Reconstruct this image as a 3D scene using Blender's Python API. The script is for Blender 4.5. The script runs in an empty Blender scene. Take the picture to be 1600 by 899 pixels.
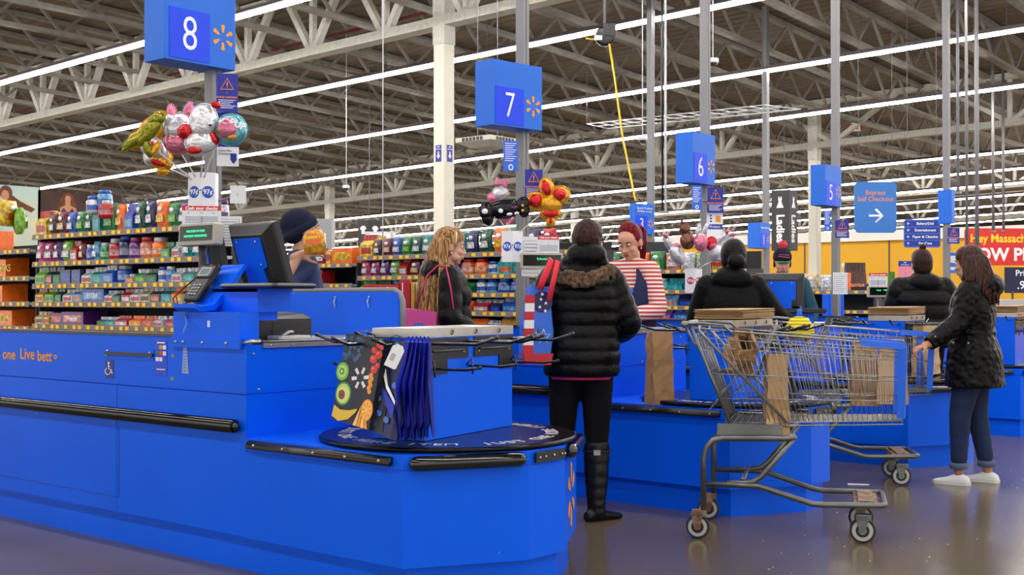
import bpy, math, random
from mathutils import Vector as V, Matrix, Euler
random.seed(7)
C = bpy.context.scene.collection
sc = bpy.context.scene
PI = math.pi
# ---------------------------------------------------------------- camera
# store axes: +x runs across the lanes, +y runs along a lane from the bagging end to the belt
FOC, EH = 1900.0, 1.25
FWD = V((.7710, .6369, 0)); RGT = V((.6369, -.7710, 0))
pitch = math.atan((468 - 449.5) / FOC)
cam = bpy.data.cameras.new('camera'); cam.sensor_width = 36; cam.lens = 36 * FOC / 1600
cam.clip_end = 400
co = bpy.data.objects.new('camera', cam); C.objects.link(co); sc.camera = co
F3 = (FWD * math.cos(pitch) + V((0, 0, math.sin(pitch)))).normalized()
U3 = RGT.cross(F3).normalized()
co.matrix_world = Matrix(((RGT.x, U3.x, -F3.x, 0), (RGT.y, U3.y, -F3.y, 0), (RGT.z, U3.z, -F3.z, EH), (0, 0, 0, 1)))
def at(px, py, Z):          # a point of the store from a measured direction and depth
    return V((0, 0, EH)) + (RGT * ((px - 800) / FOC) + F3 + U3 * ((449.5 - py) / FOC)) * Z
# ---------------------------------------------------------------- world, exposure
w = bpy.data.worlds.new('world'); sc.world = w; w.use_nodes = True
w.node_tree.nodes['Background'].inputs[0].default_value = (1, .97, .93, 1)
w.node_tree.nodes['Background'].inputs[1].default_value = 1.45
sc.view_settings.view_transform = 'Standard'; sc.view_settings.look = 'None'
sc.view_settings.gamma = 1; sc.view_settings.use_curve_mapping = False
sc.view_settings.exposure = 0.14
sc.cycles.use_denoising = True
sc.cycles.max_bounces = 6; sc.cycles.diffuse_bounces = 3; sc.cycles.glossy_bounces = 3
sc.cycles.transparent_max_bounces = 8
LAMP = 44.0                 # strength of the strip lights
# ---------------------------------------------------------------- materials
MATS = {}
def srgb(c):
    return tuple((x / 255 / 12.92 if x <= 10.3 else ((x / 255 + .055) / 1.055) ** 2.4) for x in c)
def mat(name, col, rough=.5, metal=0, spec=.5, emit=0, noise=None, bump=None, coat=0, alpha=1, trans=0, col2=None):
    if name in MATS: return MATS[name]
    m = bpy.data.materials.new(name); m.use_nodes = True; nt = m.node_tree
    b = nt.nodes['Principled BSDF']; c = tuple(srgb(col)) + (1,)
    b.inputs['Base Color'].default_value = c
    b.inputs['Roughness'].default_value = rough; b.inputs['Metallic'].default_value = metal
    b.inputs['Specular IOR Level'].default_value = spec
    if coat: b.inputs['Coat Weight'].default_value = coat; b.inputs['Coat Roughness'].default_value = .08
    if alpha < 1: b.inputs['Alpha'].default_value = alpha
    if trans: b.inputs['Transmission Weight'].default_value = trans
    if emit: b.inputs['Emission Color'].default_value = c; b.inputs['Emission Strength'].default_value = emit
    tc = nt.nodes.new('ShaderNodeTexCoord')
    if noise or col2:
        sc_, amt = noise or (6, .5)
        n = nt.nodes.new('ShaderNodeTexNoise'); n.inputs['Scale'].default_value = sc_; n.inputs['Detail'].default_value = 4
        nt.links.new(tc.outputs['Object'], n.inputs['Vector'])
        r = nt.nodes.new('ShaderNodeValToRGB')
        c2 = tuple(srgb(col2)) + (1,) if col2 else tuple(x * (1 - amt) for x in c[:3]) + (1,)
        r.color_ramp.elements[0].color = c2; r.color_ramp.elements[1].color = c
        r.color_ramp.elements[0].position = .38; r.color_ramp.elements[1].position = .62
        nt.links.new(n.outputs['Fac'], r.inputs['Fac']); nt.links.new(r.outputs['Color'], b.inputs['Base Color'])
    if bump:
        bs, st, d = bump
        n2 = nt.nodes.new('ShaderNodeTexNoise'); n2.inputs['Scale'].default_value = bs; n2.inputs['Detail'].default_value = 3
        nt.links.new(tc.outputs['Object'], n2.inputs['Vector'])
        bp = nt.nodes.new('ShaderNodeBump'); bp.inputs['Strength'].default_value = st; bp.inputs['Distance'].default_value = d
        nt.links.new(n2.outputs['Fac'], bp.inputs['Height']); nt.links.new(bp.outputs['Normal'], b.inputs['Normal'])
    MATS[name] = m
    return m
def stripes(name, c1, c2, freq, duty=.5, axis=2, rough=.7):
    if name in MATS: return MATS[name]
    m = mat(name, c1, rough); nt = m.node_tree; b = nt.nodes['Principled BSDF']
    tc = nt.nodes.new('ShaderNodeTexCoord'); sp = nt.nodes.new('ShaderNodeSeparateXYZ')
    nt.links.new(tc.outputs['Object'], sp.inputs[0])
    mu = nt.nodes.new('ShaderNodeMath'); mu.operation = 'MULTIPLY'; mu.inputs[1].default_value = freq
    fr = nt.nodes.new('ShaderNodeMath'); fr.operation = 'FRACT'
    gt = nt.nodes.new('ShaderNodeMath'); gt.operation = 'GREATER_THAN'; gt.inputs[1].default_value = duty
    mx = nt.nodes.new('ShaderNodeMix'); mx.data_type = 'RGBA'
    mx.inputs[6].default_value = srgb(c1) + (1,); mx.inputs[7].default_value = srgb(c2) + (1,)
    nt.links.new(sp.outputs[axis], mu.inputs[0]); nt.links.new(mu.outputs[0], fr.inputs[0]); nt.links.new(fr.outputs[0], gt.inputs[0])
    nt.links.new(gt.outputs[0], mx.inputs[0]); nt.links.new(mx.outputs[2], b.inputs['Base Color'])
    return m
def hairmat(name, c, c2, rough=.42):
    m = mat(name, c, rough, noise=(1, .5), col2=c2, spec=.16); nt = m.node_tree
    n = [x for x in nt.nodes if x.type == 'TEX_NOISE'][0]; tc = [x for x in nt.nodes if x.type == 'TEX_COORD'][0]
    mp = nt.nodes.new('ShaderNodeMapping'); mp.inputs['Scale'].default_value = (95, 95, 7)
    nt.links.new(tc.outputs['Object'], mp.inputs['Vector']); nt.links.new(mp.outputs['Vector'], n.inputs['Vector'])
    bp = nt.nodes.new('ShaderNodeBump'); bp.inputs['Strength'].default_value = .7; bp.inputs['Distance'].default_value = .006
    nt.links.new(n.outputs['Fac'], bp.inputs['Height']); nt.links.new(bp.outputs['Normal'], nt.nodes['Principled BSDF'].inputs['Normal'])
    return m
def packmat(col, col2=None):
    k = 'pack_%d_%d_%d' % col
    if k in MATS: return MATS[k]
    return mat(k, col, .28, coat=.4, noise=(30, .6), col2=col2 or tuple(int(x * .66) for x in col), bump=(60, .3, .003))
BLUE = mat('blue_painted_steel', (3, 100, 255), .36, spec=.2, noise=(1.3, .06), bump=(9, .02, .002))
BLUE2 = mat('sign_blue', (40, 112, 222), .5, spec=.3)
SBLUE = mat('sign_panel_blue', (24, 72, 240), .45, spec=.3)
DBLUE = mat('dark_blue_card', (22, 36, 150), .45)
WHITE = mat('white_plastic', (236, 238, 242), .5)
TXT = mat('white_lettering', (245, 245, 250), .5)
CARD = mat('white_card', (222, 224, 228), .6)
CREAM = mat('cream_column_paint', (222, 218, 200), .5, noise=(4, .04))
ROOFP = mat('white_sprayed_steel', (214, 212, 200), .8, noise=(14, .12), bump=(45, .8, .02))
JOISTP = mat('grey_joist_steel', (150, 145, 135), .7, noise=(5, .2))
POLE = mat('brushed_aluminium_post', (134, 134, 136), .5, metal=.3, noise=(3, .06))
BLACK = mat('black_plastic', (22, 22, 25), .32)
BUMP = mat('black_vinyl_bumper', (14, 14, 17), .16, coat=.5)
RUBBER = mat('black_rubber', (28, 28, 28), .7)
DGREY = mat('dark_grey_plastic', (58, 60, 64), .45)
GREY = mat('grey_plastic', (128, 130, 134), .5)
LGREY = mat('light_grey_shelf', (186, 188, 190), .45)
STEEL = mat('brushed_steel', (196, 192, 186), .32, metal=.85, noise=(18, .15))
CHROME = mat('chrome_wire', (164, 164, 160), .34, metal=.75, noise=(9, .2))
ORANGE = mat('orange_logo', (247, 160, 40), .5)
YELLOW = mat('yellow_tag', (250, 214, 40), .5)
RED = mat('red_card', (208, 36, 40), .5)
KRAFT = mat('brown_kraft_paper', (176, 136, 92), .8, noise=(5, .15), bump=(9, .5, .01))
KRAFT2 = mat('pale_kraft_paper', (190, 156, 112), .8, noise=(5, .12), bump=(9, .4, .01))
LAMPM = mat('lamp_tube', (255, 250, 248), .5, emit=LAMP)
SKIN = mat('skin_light', (214, 160, 134), .55, noise=(9, .06))
SKIN2 = mat('skin_tan', (186, 132, 100), .55, noise=(9, .06))
# ---------------------------------------------------------------- mesh helpers
class M:
    def __init__(s): s.v = []; s.f = []; s.mi = []; s.sm = []; s.cur = 0; s.smooth = False
    def add(s, vs, fs, T=None, sm=None):
        o = len(s.v)
        s.v += [tuple(T @ V(p)) for p in vs] if T is not None else [tuple(p) for p in vs]
        for f in fs: s.f.append([i + o for i in f]); s.mi.append(s.cur); s.sm.append(s.smooth if sm is None else sm)
        return s
    def box(s, x0, y0, z0, x1, y1, z1, T=None):
        x0, x1 = min(x0, x1), max(x0, x1); y0, y1 = min(y0, y1), max(y0, y1); z0, z1 = min(z0, z1), max(z0, z1)
        return s.add([(x0, y0, z0), (x1, y0, z0), (x1, y1, z0), (x0, y1, z0), (x0, y0, z1), (x1, y0, z1), (x1, y1, z1), (x0, y1, z1)],
              [(0, 3, 2, 1), (4, 5, 6, 7), (0, 1, 5, 4), (1, 2, 6, 5), (2, 3, 7, 6), (3, 0, 4, 7)], T, False)
    def rbox(s, x0, y0, z0, x1, y1, z1, r=.01, T=None):   # box with chamfered vertical edges and a soft top
        p = [(x0 + r, y0), (x1 - r, y0), (x1, y0 + r), (x1, y1 - r), (x1 - r, y1), (x0 + r, y1), (x0, y1 - r), (x0, y0 + r)]
        cx, cy = (x0 + x1) / 2, (y0 + y1) / 2
        k = lambda q: [(cx + (a - cx) * (1 - r / abs(x1 - x0)), cy + (b - cy) * (1 - r / abs(y1 - y0))) for a, b in q]
        return s.loft([[(a, b, z0) for a, b in k(p)], [(a, b, z0 + r * .5) for a, b in p], [(a, b, z1 - r * .5) for a, b in p], [(a, b, z1) for a, b in k(p)]], T=T, sm=False)
    def prism(s, poly, z0, z1, T=None, sm=False):
        n = len(poly)
        return s.add([(a, b, z0) for a, b in poly] + [(a, b, z1) for a, b in poly],
              [tuple(reversed(range(n))), tuple(range(n, 2 * n))] + [(i, (i + 1) % n, n + (i + 1) % n, n + i) for i in range(n)], T, sm)
    def loft(s, rings, cap=True, closed=True, T=None, sm=True):
        n = len(rings[0]); vs = [p for r in rings for p in r]; fs = []
        for i in range(len(rings) - 1):
            for j in range(n if closed else n - 1):
                k = (j + 1) % n; fs.append((i * n + j, i * n + k, (i + 1) * n + k, (i + 1) * n + j))
        if cap: fs.append(tuple(reversed(range(n)))); fs.append(tuple((len(rings) - 1) * n + j for j in range(n)))
        return s.add(vs, fs, T, sm)
    def tube(s, pts, r, n=8, T=None, sm=True, cap=True, flat=1, loop=False):
        P = [V(p) for p in pts]; rings = []
        if loop: P = P + [P[0], P[1]]
        t = (P[1] - P[0]).normalized(); a = t.orthogonal().normalized()
        for i, p in enumerate(P):
            d = (P[min(i + 1, len(P) - 1)] - P[max(i - 1, 0)])
            d = d.normalized() if d.length > 1e-9 else t
            a = (a - d * a.dot(d)); a = a.normalized() if a.length > 1e-6 else d.orthogonal().normalized()
            b = d.cross(a); rr = r[i] if isinstance(r, (list, tuple)) else r
            rings.append([p + (a * math.cos(2 * PI * k / n) + b * math.sin(2 * PI * k / n) * flat) * rr for k in range(n)])
        return s.loft(rings, cap, True, T, sm)
    def lathe(s, prof, n=20, T=None, sm=True):
        return s.loft([[(r * math.cos(2 * PI * k / n), r * math.sin(2 * PI * k / n), z) for k in range(n)] for r, z in prof], True, True, T, sm)
    def ell(s, c, r, T=None, n=14, m=9, R=None):
        c = V(c); rr = (r, r, r) if isinstance(r, (int, float)) else r; rings = []
        for i in range(m + 1):
            a = -PI / 2 + PI * (i + (.04 if i == 0 else -.04 if i == m else 0)) / m
            rg = []
            for k in range(n):
                p = V((rr[0] * math.cos(a) * math.cos(2 * PI * k / n), rr[1] * math.cos(a) * math.sin(2 * PI * k / n), rr[2] * math.sin(a)))
                rg.append(c + (R @ p if R is not None else p))
            rings.append(rg)
        return s.loft(rings, True, True, T, True)
    def cap_(s, a, b, ra, rb, n=12, T=None, flat=1):     # a limb with rounded ends
        a, b = V(a), V(b); d = b - a; L = d.length; d = d.normalized()
        pts, rs = [], []
        for t in (-1, -.8, -.45, 0): pts.append(a + d * t * ra); rs.append(max(ra * math.sqrt(max(1 - t * t, 0)), ra * .06))
        for t in (.25, .5, .75): pts.append(a + d * L * t); rs.append(ra + (rb - ra) * t)
        for t in (0, .45, .8, 1): pts.append(b + d * t * rb); rs.append(max(rb * math.sqrt(max(1 - t * t, 0)), rb * .06))
        return s.tube(pts, rs, n, T, True, True, flat)
    def ring_disc(s, c, r, T=None, n=20, h=.001):
        return s.prism([(c[0] + r * math.cos(2 * PI * k / n), c[1] + r * math.sin(2 * PI * k / n)) for k in range(n)], c[2], c[2] + h, T)
def prop(o, label=None, cat=None, group=None, kind=None):
    if label: o['label'] = label
    if cat: o['category'] = cat
    if group: o['group'] = group
    if kind: o['kind'] = kind
    return o
def link(name, me, mats, parent=None, label=None, M4=None):
    for x in (mats if isinstance(mats, (list, tuple)) else [mats]): me.materials.append(x)
    o = bpy.data.objects.new(name, me); C.objects.link(o)
    if M4 is not None: o.matrix_world = M4
    if parent is not None: o.parent = parent
    if label: o['label'] = label
    return o
def tomesh(name, m):
    me = bpy.data.meshes.new(name); me.from_pydata(m.v, [], m.f)
    me.polygons.foreach_set('material_index', m.mi); me.polygons.foreach_set('use_smooth', m.sm); me.update()
    import bmesh
    b = bmesh.new(); b.from_mesh(me); bmesh.ops.recalc_face_normals(b, faces=b.faces); b.to_mesh(me); b.free()
    return me
def obj(name, m, mats, parent=None, label=None, M4=None):
    return link(name, tomesh(name, m), mats, parent, label, M4)
def thing(name, label, cat, loc=(0, 0, 0), rz=0, group=None):
    o = bpy.data.objects.new(name, None); C.objects.link(o); o.location = loc; o.rotation_euler = (0, 0, rz)
    o.empty_display_size = .1
    return prop(o, label, cat, group)
def struct(name, m, mats, parent=None):
    o = obj(name, m, mats, parent)
    if parent is None: o['kind'] = 'structure'
    return o
def copytree(o, parent=None):
    c = o.copy(); C.objects.link(c)
    if parent: c.parent = parent
    for ch in list(o.children): copytree(ch, c)
    return c
def remesh(m, voxel, smooth=4, fac=.5, name='tmp'):
    me = tomesh(name, m); o = bpy.data.objects.new('tmp', me); C.objects.link(o)
    r = o.modifiers.new('r', 'REMESH'); r.mode = 'VOXEL'; r.voxel_size = voxel; r.use_smooth_shade = True
    if smooth: s = o.modifiers.new('s', 'SMOOTH'); s.factor = fac; s.iterations = smooth
    dg = bpy.context.evaluated_depsgraph_get(); dg.update()
    out = bpy.data.meshes.new_from_object(o.evaluated_get(dg)); out.name = name; out.materials.clear()
    bpy.data.objects.remove(o); bpy.data.meshes.remove(me)
    out.polygons.foreach_set('use_smooth', [True] * len(out.polygons))
    return out
def textmesh(txt, size, depth=.001, align='CENTER', bold=0, sx=1):
    cu = bpy.data.curves.new('t', 'FONT'); cu.body = txt; cu.size = size; cu.extrude = depth; cu.align_x = align; cu.align_y = 'CENTER'
    cu.offset = bold; cu.resolution_u = 3
    o = bpy.data.objects.new('t', cu); C.objects.link(o)
    dg = bpy.context.evaluated_depsgraph_get(); dg.update()
    me = bpy.data.meshes.new_from_object(o.evaluated_get(dg)); me.name = 'lettering'; me.materials.clear()
    bpy.data.objects.remove(o); bpy.data.curves.remove(cu)
    for v in me.vertices: v.co.x *= sx
    return me
def frame(o, xdir, nrm, up=None):      # matrix whose local X is xdir, local Z is the outward normal
    z = V(nrm).normalized(); x = V(xdir); x = (x - z * x.dot(z)).normalized(); y = z.cross(x)
    o = V(o)
    return Matrix(((x.x, y.x, z.x, o.x), (x.y, y.y, z.y, o.y), (x.z, y.z, z.z, o.z), (0, 0, 0, 1)))
def text(txt, size, T, m=None, parent=None, name='lettering', **k):
    me = textmesh(txt, size, **k); me.transform(T)
    return link(name, me, m or TXT, parent)
def spark(m, r, T, w=.17):
    for k in range(6):
        a = PI / 2 + k * PI / 3; d = V((math.cos(a), math.sin(a))); n = V((-d.y, d.x))
        q = [d * r * .42 + n * r * w * .45, d * r * .36, d * r * .42 - n * r * w * .45, d * r * .92 - n * r * w, d * r, d * r * .92 + n * r * w]
        m.prism([(p.x, p.y) for p in q], 0, .003, T)
def lerp(a, b, t): return a + (b - a) * t
def interp(keys, z):       # keys: (z, values...) ascending
    if z <= keys[0][0]: return keys[0][1:]
    for a, b in zip(keys, keys[1:]):
        if z <= b[0]:
            t = (z - a[0]) / (b[0] - a[0]); t = t * t * (3 - 2 * t) * .5 + t * .5
            return tuple(lerp(p, q, t) for p, q in zip(a[1:], b[1:]))
    return keys[-1][1:]
def Tz(x, y, z=0, rz=0): return Matrix.Translation((x, y, z)) @ Matrix.Rotation(rz, 4, 'Z')
# ================================================================ SETTING
fl = mat('polished_concrete', (108, 96, 74), .2, spec=.34, noise=(.55, .25), bump=(1.1, .04, .01)); 
nt = fl.node_tree
m = M(); m.box(-14, -16, -.1, 82, 84, 0); struct('floor', m, fl)
g = mat('corrugated_deck', (120, 106, 88), .8)
nt = g.node_tree; wv = nt.nodes.new('ShaderNodeTexWave'); wv.inputs['Scale'].default_value = 1.1; wv.bands_direction = 'X'
tc = nt.nodes.new('ShaderNodeTexCoord'); nt.links.new(tc.outputs['Object'], wv.inputs['Vector'])
bp = nt.nodes.new('ShaderNodeBump'); bp.inputs['Distance'].default_value = .05; nt.links.new(wv.outputs['Fac'], bp.inputs['Height'])
nt.links.new(bp.outputs['Normal'], nt.nodes['Principled BSDF'].inputs['Normal'])
def zx(x):      # height of the strip lights across the store, before the fall along the lanes
    return (5.98 if x < 11.6 else lerp(5.98, 5.36, min((x - 11.6) / 16.4, 1)))
def zr(x, y): return zx(x) - .027 * max(-8, min(y, 48))
XS = [-14, 11.6, 28, 82]; YS = [-16, -8, 48, 84]
m = M(); n = len(YS)
for t in (1.2, 1.35):
    m.v += [(x, y, zr(x, y) + t) for x in XS for y in YS]
for L in (0, 1):
    for i in range(3):
        for j in range(3):
            a = L * 16 + i * 4 + j; m.f.append([a, a + 1, a + 5, a + 4]); m.mi.append(0); m.sm.append(False)
struct('ceiling', m, g)
WALLM = mat('pale_wall', (186, 184, 176), .8, noise=(.4, .1))
m = M(); m.box(82, -16, 0, 82.2, 84, 8); struct('wall_far', m, WALLM)
m = M(); m.box(-14, 84, 0, 82, 84.2, 8); struct('wall_back', m, WALLM)
YW = mat('yellow_wall_paint', (222, 166, 34), .75, noise=(.8, .05))
m = M(); m.box(40, -6, 0, 40.3, 26, 3.25); m.cur = 1; m.box(39.8, -6, 3.25, 40.3, 26, 3.6)
for k in range(7): m.cur = 2; m.box(39.97, 4 + 3.1 * k, 0, 40, 4.04 + 3.1 * k, 3.25)
struct('wall_yellow', m, [YW, mat('white_cornice', (226, 224, 214), .6), DGREY])
# joists across the store
def bar(m, a, b, w, h):
    a, b = V(a), V(b); d = (b - a).normalized(); s_ = d.cross(V((0, 0, 1))); s_ = s_.normalized() if s_.length > .01 else V((1, 0, 0)); u = s_.cross(d)
    q = [a + s_ * w * i + u * h * j for i, j in ((-.5, -.5), (.5, -.5), (.5, .5), (-.5, .5))]
    p = [x + (b - a) for x in q]
    m.add(q + p, [(0, 3, 2, 1), (4, 5, 6, 7), (0, 1, 5, 4), (1, 2, 6, 5), (2, 3, 7, 6), (3, 0, 4, 7)], None, False)
def joist(y, x0, x1):
    t = thing('roof_joist', 'open web steel joist under the roof deck, crossing the strip lights', 'roof joist', (0, 0, 0), 0, 'roof joists under the deck')
    ch, wb = M(), M()
    brk = [x for x in (x0, 11.6, 28, x1) if x0 <= x <= x1]; brk = sorted(set(brk))
    for a, b in zip(brk, brk[1:]):
        for dz, w_, h_ in ((.50, .15, .07), (1.13, .15, .07)):
            bar(ch, (a, y, zr(a, y) + dz), (b, y, zr(b, y) + dz), w_, h_)
    n_ = int((x1 - x0) / 1.3); st = (x1 - x0) / n_
    for k in range(n_):
        a, b, c = x0 + st * k, x0 + st * (k + .5), x0 + st * (k + 1)
        bar(wb, (a, y, zr(a, y) + 1.14), (b, y, zr(b, y) + .52), .05, .05)
        bar(wb, (b, y, zr(b, y) + .52), (c, y, zr(c, y) + 1.14), .05, .05)
    obj('chord', ch, JOISTP, t); obj('lattice', wb, JOISTP, t)
y = -3.0
while y < 46:
    x0 = max(2, (y - 4) * .35); x1 = min(60, max(36, 28 + y * 1.0))
    joist(y, x0, x1); y += 1.52 if y < 34 else 3.04
# girders along the lanes, sprayed white, on square columns
def girder(x, ys, y0, y1, lab):
    t = thing('roof_girder', lab, 'roof girder')
    top, bot, wb = M(), M(), M()
    for a, b in zip([y0, 48], [48, y1]) if y1 > 48 else [(y0, y1)]:
        bar(bot, (x, a, zr(x, a) + .06), (x, b, zr(x, b) + .06), .26, .15); bar(top, (x, a, zr(x, a) + 1.12), (x, b, zr(x, b) + 1.12), .24, .12)
    k = y0
    while k < y1 - 4.3:
        st = 1.78 if x == 14 else (4.2 if k < 11 else 2.0)
        z0, z1 = zr(x, k + st / 2) + .12, zr(x, k) + 1.08
        bar(wb, (x, k + st * .12, z1), (x, k + st / 2 - .06, z0), .12, .1); bar(wb, (x, k + st * .88, z1 - .027 * st * .8), (x, k + st / 2 + .06, z0), .12, .1)
        bar(wb, (x, k + st / 2, z0), (x, k + st / 2, z1), .1, .09)
        k += st
    obj('lower_chord', bot, ROOFP, t); obj('upper_chord', top, ROOFP, t); obj('lattice', wb, ROOFP, t)
girder(14.0, 0, -8, 50, 'thick white sprayed roof girder with paired struts, the closest one over the lanes')
girder(28.0, 0, -6, 70, 'white roof girder meeting the column behind the ladies sign')
girder(42.0, 0, -6, 76, 'pale roof girder far beyond the yellow wall')
girder(56.0, 0, 0, 76, 'smallest pale roof girder deep in the store')
cols = [(14.0, 12.95, 'cream square steel column behind the blonde woman with two small blue arrow signs'),
        (28.0, 13.4, 'cream square column beside the tall black ladies sign'),
        (28.0, 31.2, 'slim cream column beyond the man in the navy beanie'),
        (42.0, 31.2, 'thin cream column deep in the store under the third girder'),
        (42.0, 48.5, 'thin cream column beside the farthest strip lights')]
for x, y, lab in cols:
    t = thing('steel_column', lab, 'column', (x, y, 0)); h = zr(x, y)
    m = M(); m.rbox(-.12, -.12, .02, .12, .12, h - .3, .015); obj('shaft', m, CREAM, t)
    m = M(); m.box(-.2, -.2, 0, .2, .2, .02); obj('base_plate', m, CREAM, t)
    m = M(); m.box(-.125, -.125, h - .3, .125, .125, h + 1.15); obj('sprayed_head', m, ROOFP, t)
    if x == 14.0:
        zb = 1.25 + (468 - 253) * 18.98 / FOC
        for nm, fr in (('a', frame((-.122, 0, zb + .13), (0, -1, 0), (-1, 0, 0))), ('b', frame((0, -.122, zb + .13), (1, 0, 0), (0, -1, 0)))):
            s = M(); s.prism([(-.06, -.13), (.06, -.13), (.06, .13), (-.06, .13)], 0, .004, fr)
            s.cur = 1; s.prism([(-.012, .03), (-.012, -.03), (-.038, -.03), (0, -.085), (.038, -.03), (.012, -.03), (.012, .03)], .004, .006, fr)
            p = obj('arrow_sign', s, [DBLUE, TXT], t)
            text('Spill\nStation', .035, fr @ Matrix.Translation((0, .085, .005)), TXT, p)
# red sprinkler main along the first girder
t = thing('sprinkler_pipe', 'red sprinkler main running just past the closest roof girder', 'pipe')
m = M(); m.tube([(15.2, -8, zr(15.2, -8) + .75), (15.2, 48, zr(15.2, 48) + .75)], .028, 8); obj('pipe', m, mat('sprinkler_red', (110, 28, 26), .5), t)
# strip lights
def strip(x, y0, y1, lab):
    t = thing('strip_light', lab, 'ceiling light', (x, 0, 0), 0, None)
    h, e, g_ = M(), M(), M()
    segs = []; k = y0
    while k < y1 - .01:
        b = min(k + 2.44, y1)
        za, zb_ = zr(x, k), zr(x, b)
        A = V((0, k + .015, za)); B = V((0, b - .015, zb_))
        # open reflector above, lit lens below
        pr = [(-.085, .0), (.085, .0), (.05, .07), (-.05, .07)]
        h.add([A + V((p[0], -.015, p[1])) for p in pr] + [B + V((p[0], .015, p[1])) for p in pr], [(0, 1, 2, 3), (7, 6, 5, 4), (0, 4, 5, 1), (1, 5, 6, 2), (2, 6, 7, 3), (3, 7, 4, 0)], None, False)
        pl = [(-.06, -.002), (.06, -.002), (.045, -.045), (-.045, -.045)]
        e.add([A + V((p[0], 0, p[1])) for p in pl] + [B + V((p[0], 0, p[1])) for p in pl], [(0, 1, 2, 3), (7, 6, 5, 4), (0, 4, 5, 1), (1, 5, 6, 2), (2, 6, 7, 3), (3, 7, 4, 0)], None, False)
        if y0 < 40 and x < 30: g_.tube([(0, k, za + .07), (0, k, za + .5)], .005, 4)
        k = b
    obj('housing', h, mat('lamp_housing', (120, 112, 116), .5), t); obj('lamp_lens', e, LAMPM, t)
    if g_.v: obj('hanger_wire', g_, GREY, t)
names = ['over the camera side of the near lane', 'above the near lane counter', 'crossing the post of lane eight', 'passing above the sign with the seven',
         'second beyond the closest girder', 'third beyond the closest girder', 'first beyond the second girder',
         'second beyond the second girder', 'third beyond the second girder', 'above the yellow wall', 'next beyond the yellow wall', 'second beyond the yellow wall', 'third beyond the yellow wall', 'deepest in the store', 'at the far wall']
for k, x in enumerate([-0.7, 3.4, 7.5, 11.6, 15.7, 19.8, 23.9, 32.4, 36.5, 40.6, 44.7, 48.8, 53, 57, 63]):
    strip(x, -6 if x > 8 else -8, 46 if x < 30 else 70 if x < 50 else 76, 'long white continuous strip light ' + names[k])
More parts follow.
